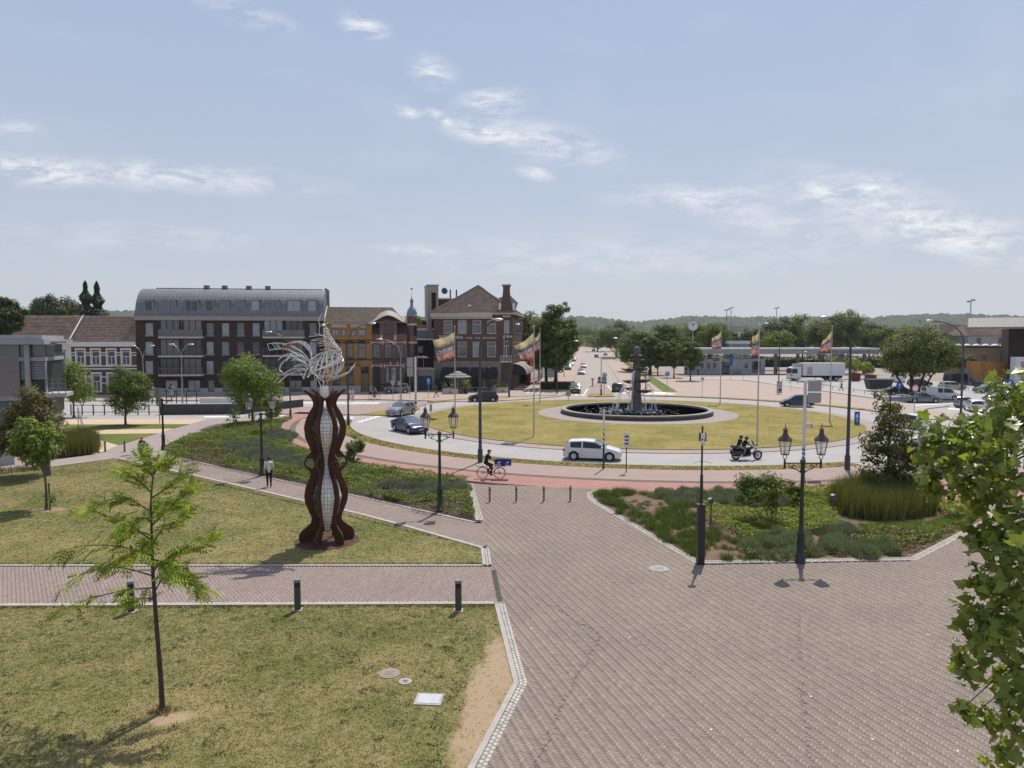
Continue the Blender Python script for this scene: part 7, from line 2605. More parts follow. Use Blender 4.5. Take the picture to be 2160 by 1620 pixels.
def flag(base_px,top_px,hoist,fly,corners,label,flabel,ph):
 """corners: pixel offsets of the flag's outer edge (top, bottom) from the pole; hoist = (y0, y1)"""
 b=G(*base_px)
 s=b.y/FPX
 H=ZH(base_px[0],top_px,b)
 t=thing("flagpole",label,"flagpole",b,0,"flagpoles round the roundabout")
 MB().lathe([(.085,-.1),(.08,.3),(.065,3),(.035,H),(0,H+.02)],10).build("pole",m_fpole,t,smooth=True)
 MB().ball((0,0,H+.06),.07,n=8,m=6).build("finial",m_alu,t,smooth=True)
 MB().lathe([(.22,-.05),(.22,.04),(.1,.06)],12).build("foot",m_galv,t)
 f=thing("banner_flag",flabel,"flag",b,0,"printed flags round the roundabout")
 a0,a1=Vector((-.06,0,ZH(base_px[0],hoist[0],b))),Vector((-.06,0,ZH(base_px[0],hoist[1],b)))
 o0=Vector((corners[0][0]*s,-.25,ZH(base_px[0],corners[0][1],b)))
 o1=Vector((corners[1][0]*s,.2,ZH(base_px[0],corners[1][1],b)))
 nu,nv=26,30
 def P(u,v):
  p=a0 .lerp(a1,v).lerp(o0 .lerp(o1,v),u)
  w=math.sin(u*9.0+v*3.5+ph)*.20*u**.7+math.sin(u*17-v*5+ph*2)*.07*u
  return p+Vector((math.cos(u*8+ph)*.05*u,w,-.22*math.sin(math.pi*u)*(1-v)+.05*math.sin(u*12+v*4)*u))
 V,F,T=[],[],[]
 for j in range(nv+1):
  for i in range(nu+1):
   V.append(tuple(P(i/nu,j/nv)))
 for j in range(nv):
  for i in range(nu):
   q=j*(nu+1)+i
   F.append((q,q+1,q+nu+2,q+nu+1))
   T.append(1-(j+.5)/nv)
 o=np_mesh("cloth",V,F,fm_,T,parent=f,smooth=True)
 for sgn in(-1,1):
  cu=bpy.data.curves.new("lettering","FONT")
  cu.body,cu.size,cu.resolution_u="MUSIC",1.0,1
  cu.offset=.035
  oo=bpy.data.objects.new("lettering",cu)
  COL.objects.link(oo)
  dg=bpy.context.evaluated_depsgraph_get()
  me=bpy.data.meshes.new_from_object(oo.evaluated_get(dg))
  bpy.data.objects.remove(oo)
  xs_=[v.co.x for v in me.vertices]
  x0,x1=min(xs_),max(xs_)
  for v in me.vertices:
   u=.12+.74*(v.co.x-x0)/(x1-x0)
   vv_=.62-.15*v.co.y/.72
   v.co=P(u,vv_)+Vector((0,sgn*.012,0))
  me.materials.clear()
  me.materials.append(m_swhite)
  q=bpy.data.objects.new("lettering",me)
  COL.objects.link(q)
  q.parent=o
 return f
flag((960,876),690,(701,757),1,[(-46,716),(-34,768)],"leftmost flagpole at the left edge of the lawn island","leftmost printed flag, blown out before the hotel",0.0)
flag((1126,921),690,(702,760),1,[(-42,728),(-24,762)],"flagpole standing nearest on the lawn island","printed flag on the nearest flagpole, hiding the hotel corner",1.1)
flag((1139,850),693,(701,740),1,[(-14,714),(-11,744)],"flagpole on the far side of the island beside the avenue tree","small printed flag just right of the nearest one",2.0)
flag((1519,851),691,(699,736),1,[(-21,712),(-18,736)],"flagpole before the kiosk behind the fountain","printed flag over the middle of the bus station canopy",2.7)
flag((1597,937),687,(697,755),1,[(-18,708),(-14,752)],"tall flagpole on the lawn right of the fountain","hanging printed flag right of the kiosk",3.6)
flag((1750,889),689,(697,744),1,[(-20,716),(-28,746)],"rightmost flagpole on the lawn island","rightmost printed flag, before the end of the canopy",4.4)
# ------------------------------------------------------------------ clock
b=Vector((D(1461,HY,177).x,177,0))
ck=thing("station_clock","round white clock on a pole over the bus station roof","clock",b)
z=ZH(1461,687,b)
MB().lathe([(.16,-.1),(.14,z-1.2),(0,z-1.1)],10).build("pole",m_galv,ck)
fc=MB().lathe([(1.26,-.12),(1.26,.12),(1.2,.13),(0,.13)],32).build("dial",m_swhite,ck,loc=(0,-.1,z))
fc.rotation_euler=(R(90),0,0)
MB().lathe([(1.20,.131),(1.28,.131),(1.28,.16),(1.20,.16)],32,cap=False).build("rim",m_galv,fc)
for(ang,l,w)in((-30,1.0,.13),(28,.74,.18)):
 h_=MB().box(-w/2,w/2,-.15,l,.135,.15).build("hand",m_black,fc)
 h_.rotation_euler=(0,0,-R(ang))
for k in range(12):
 q=MB().box(-.03,.03,.98,1.14,.132,.138).build("tick",m_black,fc)
 q.rotation_euler=(0,0,R(30*k))
for i,(px,yt)in enumerate(((1532,654),(1541,650),(1637,650),(2045,635))):
 b=D(px,HY,700 if i<3 else 420)
 b.z=rise(b.y)
 z=ZH(px,yt,b)-b.z
 t=thing("light_mast",("left of two slim floodlight masts on the skyline","right of two slim floodlight masts on the skyline","thin mast on the skyline over the trees","tall floodlight mast over the station hall")[i],"floodlight mast",b)
 MB().lathe([(.5,0),(.3,z)],6).build("mast",m_galv,t)
 for k in range(2):
  MB().box(-2.2+k*2.4,-.4+k*2.6,-.5,.5,z-.8+k*.8,z+.2+k*.8).build("lamp_bank",m_galv,t)
# ------------------------------------------------------------------ hotel terrace
def parasol(px,py,ytop,wpx,label,mat,open_=True,mat2=None):
 b=G(px,py)
 h=ZH(px,ytop,b)
 t=thing("parasol",label,"parasol",b)
 MB().lathe([(.05,0),(.04,h)],8).build("pole",m_fpole if open_ else m_black,t)
 MB().lathe([(.4,0),(.4,.1),(.06,.12)],12).build("base",m_black,t)
 if open_:
  r=wpx/2*b.y/FPX
  MB().lathe([(0.02,h),(r*.34,h-.32),(r,h-.95),(r,h-1.15)],8).build("canopy",mat,t)
  for k,(f0,f1)in enumerate(((.42,.50),(.74,.84))):
   MB().lathe([(r*f0,h-.32-(f0-.34)/.66*.63+.012),(r*f1,h-.32-(f1-.34)/.66*.63+.012)],8).build("stripe",mat2 or mat,t)
 else:
  MB().lathe([(.03,h),(.14,h-.25),(.2,h-1.3),(.16,h-2.2),(.05,h-2.3)],8).build("canopy",mat,t,smooth=True)
  MB().ball((0,0,h+.03),.1,n=8,m=5).build("finial",p_white,t)
 return t
parasol(966,828,782,56,"large open dark and grey striped parasol on the hotel terrace",m_fabric_g,True,m_fabric_d)
parasol(1030,825,776,10,"closed dark parasol on the hotel terrace",m_fabric_d,False)
for(px,ytp,lab)in((881,757,"left cream parasol on the garage roof terrace"),(893,756.5,"right cream parasol on the garage roof terrace")):
 b=Vector((D(px,HY,123).x,123,gt+.15))
 t=thing("parasol",lab,"parasol",b,0,"cream parasols on the garage terrace")
 MB().lathe([(.04,0),(.04,1.9)],6).build("pole",m_fpole,t)
 MB().lathe([(.0,2.15),(.9,1.85),(.9,1.75)],8).build("canopy",m_fabric_c,t)
for i,(x0,x1,py)in enumerate(((934,966,831),(1048,1072,828))):
 a,c=G(x0,py),G(x1,py)
 t=thing("terrace_planter",("left" if i==0 else "right")+" long pale planter box of the hotel terrace","planter",a,0,"terrace planters")
 w=(c-a).length
 MB().box(0,w,-.35,.35,0,.78).build("trough",p_cream,t)
 MB().box(0,w,-.38,.38,.783,.84).build("rim",p_plinth,t)
 MB().ball((w/2,-.352,.45),.1,.012,.13,8,6).box(w/2-.4,w/2+.4,-.358,-.353,.16,.24).build("print",m_black,t)
 for k in range(3):
  P,N,T,_=clumped([(w*(k+.5)/3,0,1.25,.35,.3,.5)],10,16,.22)
  V,F,_=leaf_cards(P,N,.16)
  q=np_mesh("plant",V,F,(l_mid,l_lime,l_bronze)[(k+i)%3],T,parent=t)
  q["kind"]="stuff"
for i,(px,py,mt)in enumerate(((983,830,l_lime),(1002,824,l_dark),(927,824,l_dark))):
 b=G(px,py)
 t=thing("potted_shrub",("yellow green shrub in a dark pot on the terrace","dark round shrub under the hotel awnings","dark shrub by the garage door corner")[i],"potted plant",b)
 MB().lathe([(.3,0),(.42,.75),(.36,.75),(.34,.65),(0,.65)],12).build("pot",m_black,t)
 P,N,T,_=clumped([(0,0,1.5,.65,.6,.75)],34,22,.25)
 V,F,_=leaf_cards(P,N,.16)
 q=np_mesh("foliage",V,F,mt,T,parent=t)
 q["kind"]="stuff"
for i,px in enumerate((993,1003,1013,1022,956,975)):
 b=G(px,826.5)
 t=thing("terrace_table","small terrace table with pale top, "+("third from the left","fourth from the left","fifth from the left","rightmost","leftmost, under the parasol","second from the left, under the parasol")[i],"table",b,0,"tables on the hotel terrace")
 MB().lathe([(.25,0),(.04,.05),(.04,.7)],8).build("stand",m_black,t)
 MB().lathe([(.4,.70),(.4,.74),(0,.742)],12).build("top",p_cream,t)
 for s in(-1,1):
  c=thing("terrace_chair",("left" if s<0 else "right")+" dark chair at the terrace table "+("third from the left","fourth from the left","fifth from the left","farthest right","farthest left","second from the left")[i],"chair",(b.x+s*.75,b.y,
0),0 if s>0 else R(180),"chairs on the hotel terrace")
  MB().box(-.22,.22,-.22,.22,.42,.47).build("seat",m_black,c)
  MB().box(.18,.22,-.22,.22,.47,.9).build("backrest",m_black,c)
  for lx in(-.2,.2):
   for ly in(-.2,.2):
    MB().box(lx-.02,lx+.02,ly-.02,ly+.02,0,.419).build("leg",m_black,c)
iv=thing("wall_ivy","green ivy climbing beside the red brick house","climbing plant",fr.p+fr.d*fr.uv(861,800)[0])
P=np.stack([rng.uniform(-.7,.9,900),rng.uniform(-.35,-.05,900),rng.uniform(0,3.6,900)],1)
k=(np.abs(P[:,0])<1.0-.18*P[:,2])
V,F,_=leaf_cards(P[k],rng.normal(0,.5,(k.sum(),3))+np.array([0,-1,.3]),.22)
q=np_mesh("foliage",V,F,l_dark,rng.random(len(F)),parent=iv)
q["kind"]="stuff"
MB().tube([(0,-.05,0),(.1,-.05,2.5)],.05,5).build("stem",k_bark_d,iv)
b=G(1858,824)
sk=thing("skip_container","open dark skip container on the station square","skip",(b.x,b.y,0),R(-4))
MB().prism_xz([(-1.6,.15),(1.6,.15),(2.1,1.9),(-2.1,1.9)],0,2).build("body",M("skip_grey",(0.05,0.055,0.06),(0.035,0.04,0.045),rough=.6),sk)
MB().box(-2.15,2.15,-.05,.05,1.86,1.98).box(-2.15,2.15,1.95,2.05,1.86,1.98).build("rim",m_galv,sk)
for s in(-.9,0,.9):
 MB().box(s-.06,s+.06,-.06,-.003,.2,1.85).build("rib",m_black,sk)
b0,b1=G(1678,805),G(1742,812)
rk=thing("truss_stack","long lattice truss lying on the ground before the lorry","truss",b0,math.atan2((b1-b0).y,(b1-b0).x))
L=(b1-b0).length
for(y_,z_)in((0,.1),(.6,.1),(0,.75),(.6,.75)):
 MB().tube([(0,y_,z_),(L,y_,z_)],.04,5).build("chord",m_galv,rk)
mb=MB()
for k in range(int(L/.6)):
 mb.tube([(k*.6,0,.1),(k*.6+.6,0,.75)],.025,4)
q=mb.build("lattice",m_galv,rk)
q["kind"]="stuff"
a,c=G(2055,815),G(2160,812)
fe=thing("site_fence","light wire site fence before the wooden hoarding","fence",a)
for k in range(9):
 p=(c-a)*(k/8)
 MB().tube([(p.x,p.y,0),(p.x,p.y,2.0)],.03,5).build("post",m_galv,fe)
for z in(.2,1.1,1.95):
 MB().tube([(0,0,z),(c.x-a.x,c.y-a.y,z)],.02,4).build("rail",m_galv,fe)
mb=MB()
for k in range(120):
 p=(c-a)*(k/120)
 mb.tube([(p.x,p.y,.2),(p.x,p.y,1.95)],.006,3,cap=False)
q=mb.build("wires",m_galv,fe)
q["kind"]="stuff"
for i,(px,py)in enumerate(((2062,817),(2054,815))):
 b=G(px,py)
 t=thing("waste_bin",("right" if i==0 else "left")+" dark wheeled bin by the site fence","bin",b)
 MB().prism_xz([(-.3,.08),(.3,.08),(.36,1.05),(-.36,1.05)],-.35,.35).build("body",m_black,t)
 MB().box(-.4,.4,-.4,.4,1.053,1.12).build("lid",m_stripe_b if i==0 else m_black,t)
 for s in(-.25,.25):
  MB().lathe([(.1,-.03),(.1,.03),(0,.03)],8).build("wheel",m_black,t,loc=(s,.36,.1)).rotation_euler=(R(90),0,0)
a,c=G(1650,806),G(1905,842)
cr_=thing("lane_railing","low dark rail along the bus lane kerb","railing",a)
for k in range(13):
 p=(c-a)*(k/12)
 MB().tube([(p.x,p.y,-.05),(p.x,p.y,.55)],.035,5).build("post",m_black,cr_)
MB().tube([(0,0,.5),(c.x-a.x,c.y-a.y,.5)],.03,5).build("rail",m_black,cr_)
# ------------------------------------------------------------------ rust sculpture with a steel rooster
S0=G(690,1141)
c_rust=M("corten_steel",(0.105,0.042,0.024),(0.062,0.028,0.019),rough=.8,ns=2.2,fine=14,fine_amt=.3,bump=.2)
c_mos=M("white_mosaic",(0.80,0.77,0.71),(0.70,0.67,0.61),rough=.45,ns=2.0,fine=8,fine_amt=.1,tone=.12)
c_mir=M("mirror_mosaic",(0.11,0.105,0.10),(0.03,0.028,0.026),rough=.2,metal=.5,ns=6,fine=12,fine_amt=.4,tone=.5)
c_steel=M("bright_steel",(0.86,0.84,0.81),(0.78,0.76,0.73),rough=.3,metal=.55,ns=3)
sc_t=thing("rooster_sculpture","tall rust steel column sculpture topped by a bright steel wire rooster","sculpture",S0)
OUTP=[(1.12,0),(1.16,.12),(1.17,.3),(1.12,.45),(1.0,.57),(.85,.68),(.66,.85),(.62,1.05),(.72,1.3),(.88,1.7),(.92,2.0),(.86,2.4),(.70,2.75),(.635,2.95),(.66,3.05),(.80,3.2),(.93,3.44),(.82,3.68),(.66,3.85),(.60,3.95),(.70,4.2),(.84,4.55),(.88,
4.97),(.80,5.3),(.66,5.6),(.50,5.85),(.48,6.0),(.55,6.18),(.72,6.38),(.88,6.5),(1.0,6.56)]
INP=[(.62,0),(.55,.25),(.42,.5),(.20,.8),(.20,1.0),(.40,1.4),(.58,2.0),(.34,2.65),(.16,2.95),(.12,3.1),(.12,3.8),(.18,4.0),(.40,4.45),(.54,4.97),(.38,5.4),(.2,5.8),(.13,6.1),(.16,6.24),(.42,6.34),(.68,6.5),(.90,6.63)]
zz=np.concatenate([np.linspace(0,6.1,92),np.linspace(6.16,6.56,9)])
orr,irr=np.interp(zz,[p[1]for p in OUTP],[p[0]for p in OUTP]),np.interp(zz,[p[1]for p in INP],[p[0]for p in INP])
irr=np.minimum(irr,orr-.05)
def plate(angle):
 ncol=9
 ca,sa=math.cos(angle),math.sin(angle)
 P2,cells={},[]
 for i in range(len(zz)-1):
  for j in range(ncol):
   m=[(irr[i+a]+(orr[i+a]-irr[i+a])*(j+b)/ncol,zz[i+a])for a in(0,1)for b in(0,1)]
   cr,cz_=sum(p[0]for p in m)/4,sum(p[1]for p in m)/4
   if(cr-.63)**2+(cz_-3.44)**2<.205**2 or(cr-.93)**2+(cz_-6.53)**2<.035**2:
    continue
   cells.append((i,j))
 vs,idx,fs=[],{},[]
 def vid(i,j,s):
  k=(i,j,s)
  if k not in idx:
   r=irr[i]+(orr[i]-irr[i])*j/ncol
   t=.028*s
   idx[k]=len(vs)
   vs.append((r*ca-t*sa,r*sa+t*ca,zz[i]))
  return idx[k]
 cs=set(cells)
 for(i,j)in cells:
  fs.append((vid(i,j,1),vid(i,j+1,1),vid(i+1,j+1,1),vid(i+1,j,1)))
  fs.append((vid(i,j,-1),vid(i+1,j,-1),vid(i+1,j+1,-1),vid(i,j+1,-1)))
  for(di,dj,a,b)in((-1,0,(i,j),(i,j+1)),(1,0,(i+1,j),(i+1,j+1)),(0,-1,(i,j),(i+1,j)),(0,1,(i,j+1),(i+1,j+1))):
   if(i+di,j+dj)not in cs:
    fs.append((vid(*a,1),vid(*a,-1),vid(*b,-1),vid(*b,1)))
 return MB().add(vs,fs).build("rust_plate",c_rust,sc_t)
ANG=[200,260,320,20,80,140]
for a in ANG:
 plate(R(a))
BODY=[(.20,.45),(.34,.8),(.52,1.4),(.66,2.0),(.48,2.6),(.26,2.95),(.16,3.44),(.26,3.9),(.50,4.4),(.62,4.97),(.50,5.35),(.14,5.75)]
bz,br_=[p[1]for p in BODY],[p[0]for p in BODY]
for q,a in enumerate(ANG):
 white=q in(1,2,4)
 V,F,T=[],[],[]
 z=.5
 while z<5.7:
  dz=random.uniform(.13,.22)if white else random.uniform(.06,.12)
  nc_=4 if white else 7
  off=random.uniform(-.1,.1)
  for k in range(nc_):
   if not white and random.random()<.3:
    continue
   t0,t1=R(a+4)+R(52)*(k+off*(k>0))/nc_,R(a+4)+R(52)*(k+1+off*(k+1<nc_))/nc_
   g=.006
   r0,r1=float(np.interp(z+g,bz,br_)),float(np.interp(z+dz-g,bz,br_))
   dt=g/max(.1,r0)
   b=len(V)
   j=random.uniform(-.006,.006)
   for(t,r,zz1)in((t0+dt,r0+j,z+g),(t1-dt,r0-j,z+g),(t1-dt,r1-j,z+dz-g),(t0+dt,r1+j,z+dz-g)):
    V.append((r*math.cos(t),r*math.sin(t),zz1))
   F.append((b,b+1,b+2,b+3))
   T.append(random.random())
  z+=dz
 o=np_mesh("mosaic_panel",V,F,c_mos if white else c_mir,T,parent=sc_t)
 o["kind"]="stuff"
MB().lathe([(max(.02,r-.02),z)for(r,z)in BODY],24).build("core",M("dark_grout",(0.06,0.055,0.05),(0.045,0.04,0.038),rough=.9),sc_t,smooth=True)
MB().lathe([(.18,6.1),(.2,6.2),(0,6.21)],16).build("top_collar",c_rust,sc_t)
MB().lathe([(1.38,-.05),(1.38,.02),(1.30,.03),(1.28,.012),(0,.012)],40).build("base_ring",c_rust,sc_t)
mb=MB()
for k in range(260):
 r,a=1.2*math.sqrt(random.random()),random.uniform(0,6.28)
 mb.obox((r*math.cos(a),r*math.sin(a),.013),random.uniform(0,3),random.uniform(.04,.12),random.uniform(.02,.05),random.uniform(.01,.03))
q=mb.build("bark_chips",m_soil,sc_t)
q["kind"]="stuff"
def RPt(zx,zy,dy=0.0):
 return D(560+zx/8.755,660+zy/8.755,S0 .y+dy)-S0
def smooth_line(P,n=26):
 P=[Vector(p)for p in P]
 out=[]
 Q=[P[0]*2-P[1]]+P+[P[-1]*2-P[-2]]
 for i in range(1,len(Q)-2):
  for k in range(max(3,n//(len(P)-1))):
   t=k/max(3,n//(len(P)-1))
   a,b,c,d=Q[i-1],Q[i],Q[i+1],Q[i+2]
   out.append(.5*((2*b)+(c-a)*t+(2*a-5*b+4*c-d)*t*t+(3*b-a-3*c+d)*t**3))
 return out+[P[-1]]
rooster=MB()
mid=RPt(1135,955)
ax=(RPt(1440,850)-RPt(830,1030))
la=ax.length/2
ax.normalize()
upv=Vector((-ax.z,0,ax.x))
dep=Vector((0,1,0))
for k in range(9):
 t=math.pi*k/9+random.uniform(-.1,.1)
 s=upv*math.cos(t)*.56+dep*math.sin(t)*.46
 rooster.strip([mid+ax*la*math.cos(q)+s*math.sin(q)for q in np.linspace(0,math.pi,22)],.05,.014,side=tuple(dep))
 if k%2==0:
  rooster.strip([mid+ax*la*math.cos(q)-s*math.sin(q)for q in np.linspace(0,math.pi,22)],.032,.012,side=tuple(dep))
for k in range(6):
 f=-.8+1.6*k/5+random.uniform(-.08,.08)
 tilt=ax*random.uniform(.1,.35)
 r=math.sqrt(1-f*f)
 rooster.strip([mid+ax*la*f+(upv*.56*math.cos(q)+dep*.46*math.sin(q))*r+tilt*math.cos(q)for q in np.linspace(0,2*math.pi,26)],.04,.012,side=tuple(ax))
for k in range(16):
 a0,a1=random.uniform(0,6.28),random.uniform(0,6.28)
 A_=mid+ax*la*random.uniform(-.7,.7)+(upv*.5*math.cos(a0)+dep*.42*math.sin(a0))*.8
 B_=mid+ax*la*random.uniform(-.7,.7)+(upv*.5*math.cos(a1)+dep*.42*math.sin(a1))*.8
 rooster.strip([A_,A_.lerp(B_,.5),B_],.034,.012)
rooster.build("body_cage",c_steel,sc_t)
wing=MB()
for s in(-1,1):
 for k in range(6):
  t=k/5
  wing.strip(smooth_line([RPt(1400,800+60*t,s*.42),RPt(1250,900+60*t,s*.56),RPt(1080,980+40*t,s*.55),RPt(880+40*t,1100-20*t,s*.4)]),.03,.012)
wing.build("wing",c_steel,sc_t)
neck=MB()
for s in np.linspace(0,2*math.pi,7)[:-1]:
 c,d=math.cos(s),math.sin(s)
 neck.strip(smooth_line([RPt(1260+150*c,690,.34*d),RPt(1180+95*c,540,.24*d),RPt(1120+50*c,400,.14*d),RPt(1095+26*c,280,.08*d)]),.026,.012)
for i in range(9):
 t=i/8
 cx_,cy_,r=1240-140*t,650-360*t,135-105*t
 neck.strip([RPt(cx_+r*math.cos(q),cy_+r*.32*math.cos(q+1),(.32-.25*t)*math.sin(q))for q in np.linspace(0,2*math.pi,16)],.022,.012)
neck.build("neck_cage",c_steel,sc_t)
hk=[((1390,690),(1260,640),(1130,590),(985,612)),((1370,660),(1240,600),(1110,555),(970,572)),((1340,625),(1220,570),(1100,530),(965,545)),((1300,580),(1190,540),(1060,505),(845,512)),((1270,560),(1170,500),(1040,470),(850,505)),((1220,500),
(1140,455),(1020,420),(800,438)),((1180,450),(1090,430),(1000,400),(910,385)),((1380,700),(1250,680),(1140,665),(1010,690)),((1410,730),(1280,700),(1180,690),(1100,720))]
for i,P in enumerate(hk):
 f=MB()
 for s in(-1,1):
  f.strip(smooth_line([RPt(P[0][0],P[0][1],s*.05),RPt(P[1][0],P[1][1],s*.2),RPt(P[2][0],P[2][1],s*.28),RPt(P[3][0],P[3][1],s*.30)]),.07,.014)
 f.build("hackle_feather",c_steel,sc_t)
hd=MB()
for s in(-1,1):
 hd.strip([RPt(990,215,s*.05),RPt(1060,200,s*.07),RPt(1140,180,s*.02),RPt(1090,250,s*.06),RPt(1000,240,s*.05)],.03,.012)
 hd.strip([RPt(1140,182,s*.02),RPt(1105,255,s*.06),RPt(1085,300,s*.06)],.03,.012)
hd.ball(tuple(RPt(1070,225)),.05,.05,.04)
hd.build("head",c_steel,sc_t)
cb_=MB()
cb_.tube(smooth_line([RPt(1000,240),RPt(985,150),RPt(1005,70),RPt(1050,2)]),.012,5)
cb_.tube(smooth_line([RPt(1010,230),RPt(990,330),RPt(1010,400)]),.010,5)
cb_.tube(smooth_line([RPt(1110,255),RPt(1175,325),RPt(1165,370),RPt(1130,400)]),.012,5)
cb_.build("comb",c_steel,sc_t)
TAIL=[[(810,980),(700,900),(560,800),(440,750),(320,790),(240,870)],[(790,1000),(640,880),(500,810),(380,850),(280,950),(265,1040),(320,1100)],[(830,960),(780,880),(640,750),(500,740),(430,800),(390,890)],[(840,940),(835,760),(760,620),(640,
530),(500,530),(400,570),(325,610)],[(850,930),(700,740),(560,640),(470,600),(330,560),(180,550),(35,575)],[(790,1030),(700,960),(600,960),(520,1000)],[(780,1040),(640,1020),(500,1030),(400,1080),(330,1130)],[(790,1050),(620,1060),(460,1110),
(340,1190),(240,1290)],[(790,1010),(740,1080),(710,1220)],[(640,1090),(680,1160),(710,1222)],[(850,880),(840,700),(760,560),(620,520),(480,560)],[(820,990),(690,880),(560,850),(470,880)],[(900,860),(870,810),(830,860),(815,960)],[(70,690),(200,
660),(370,650),(480,690),(620,790),(760,900)]]
for i,P in enumerate(TAIL):
 f=MB()
 d0=random.uniform(-.28,.28)
 L1=smooth_line([RPt(x,y,d0*(k/len(P))-.05)for k,(x,y)in enumerate(P)],30)
 L2=smooth_line([RPt(x+14*math.sin(k*2),y+26*math.sin(math.pi*k/(len(P)-1)),d0*(k/len(P))+.06)for k,(x,y)in enumerate(P)],30)
 f.strip(L1,.045,.014)
 f.strip(L2,.034,.012)
 for k in range(4,len(L1)-2,4):
  if k<len(L2):
   f.tube([L1[k],L2[k]],.006,4)
 f.build("tail_feather",c_steel,sc_t)
f=MB().strip([RPt(35,575),RPt(70,690)],.03,.012)
for x in(120,175,215):
 f.strip([RPt(x,560),RPt(x+70,660)],.022,.012)
f.build("tail_panel_frame",c_steel,sc_t)
gb=M("blue_enamel",(0.01,0.03,0.25),(0.008,0.025,0.2),rough=.2)
go_=M("amber_enamel",(0.45,0.16,0.02),(0.3,0.02,0.015),rough=.2,ns=9)
for pts,mt in(([(45,592),(140,665),(75,688)],gb),([(330,640),(385,650),(350,668)],gb),([(345,600),(440,556),(472,605),(405,650)],go_)):
 MB().prism_xz([(RPt(*p).x,RPt(*p).z)for p in pts],-.01,.01).build("enamel_panel",mt,sc_t)
lg=MB()
for s in(-.16,.16):
 lg.strip(smooth_line([RPt(1020+300*s,1240,s),RPt(1050+200*s,1350,s),RPt(1060+260*s,1480,s),RPt(1080+200*s,1600,s*.6)]),.05,.02)
 lg.strip(smooth_line([RPt(1120+200*s,1260,s),RPt(1090+200*s,1360,s),RPt(1100,1590,s*.8)]),.03,.012)
lg.box(-.13,.16,-.02,.02,RPt(1060,1560).z,RPt(1060,1350).z)
for k in range(4):
 lg.tube([RPt(1080,1590),RPt(1000+55*k,1600,-.12+.08*k)],.014,5)
lg.build("standing_leg",c_steel,sc_t)
lg=MB()
for s in(-.05,.05):
 lg.strip([RPt(1210,1220,s),RPt(1300,1185+200*s,s),RPt(1545,1090+120*s,s),RPt(1655,950+300*s,s)],.05,.02)
 lg.strip([RPt(1240,1250,s),RPt(1500,1130,s),RPt(1560,1085,s),RPt(1570,1020,s*2),RPt(1650,950,s)],.03,.014)
lg.strip([RPt(1380,1040),RPt(1300,1180),RPt(1210,1220),RPt(1100,1265),RPt(1020,1240)],.035,.014)
lg.build("raised_leg",c_steel,sc_t)
kl=MB()
for s in(-.1,.1):
 kl.strip(smooth_line([RPt(800,1030,s*.4),RPt(900,1130,s),RPt(1020,1240,s),RPt(1100,1265,s*.5),RPt(1210,1218,s),RPt(1330,1110,s*1.6),RPt(1420,960,s*2)]),.034,.014)
 for x in(1000,1080,1160,1240):
  kl.strip([RPt(x,1040,s*3),RPt(1060+(x-1060)*.6,1240,s)],.026,.012)
kl.build("keel",c_steel,sc_t)
# ------------------------------------------------------------------ vehicles
v_tyre=M("tyre_rubber",(0.022,0.022,0.023),(0.018,0.018,0.018),rough=.85)
v_rim=M("alloy_rim",(0.62,0.62,0.63),(0.52,0.52,0.54),rough=.35,metal=.15)
v_dark=M("car_trim",(0.018,0.018,0.019),(0.014,0.014,0.015),rough=.5)
v_glass=M("car_glass",(0.025,0.035,0.036),(0.018,0.025,0.026),rough=.05,spec=.45)
v_screen=M("windscreen_glass",(0.09,0.11,0.12),(0.05,0.065,0.07),rough=.05,spec=.8,ns=.8,coat=1.0)
v_lamp=M("headlamp",(0.62,0.64,0.66),(0.52,0.54,0.56),rough=.1,spec=.8)
v_tail=M("tail_lamp",(0.36,0.02,0.02),(0.26,0.015,0.015),rough=.2)
v_plate=M("yellow_plate",(0.62,0.38,0.05),(0.56,0.34,0.045),rough=.4)
def paint(name,col,metal=.25,rough=.3):
 return M(name,col,tuple(c*.92 for c in col),rough=rough,spec=.5,metal=metal,coat=.55,ns=.8,fine_amt=.03)
PW,PS,PG=paint("white_car_paint",(.66,.67,.69),.05),paint("silver_car_paint",(.27,.285,.315),.4),paint("grey_car_paint",(.16,.18,.205),.5)
PB,PN,PD=paint("blue_car_paint",(.012,.02,.11),.3),paint("black_car_paint",(.012,.013,.017),.2),paint("dark_grey_car_paint",(.035,.04,.048),.4)
PC,PT=paint("champagne_car_paint",(.42,.40,.35),.4),paint("dark_teal_car_paint",(.02,.045,.055),.4)
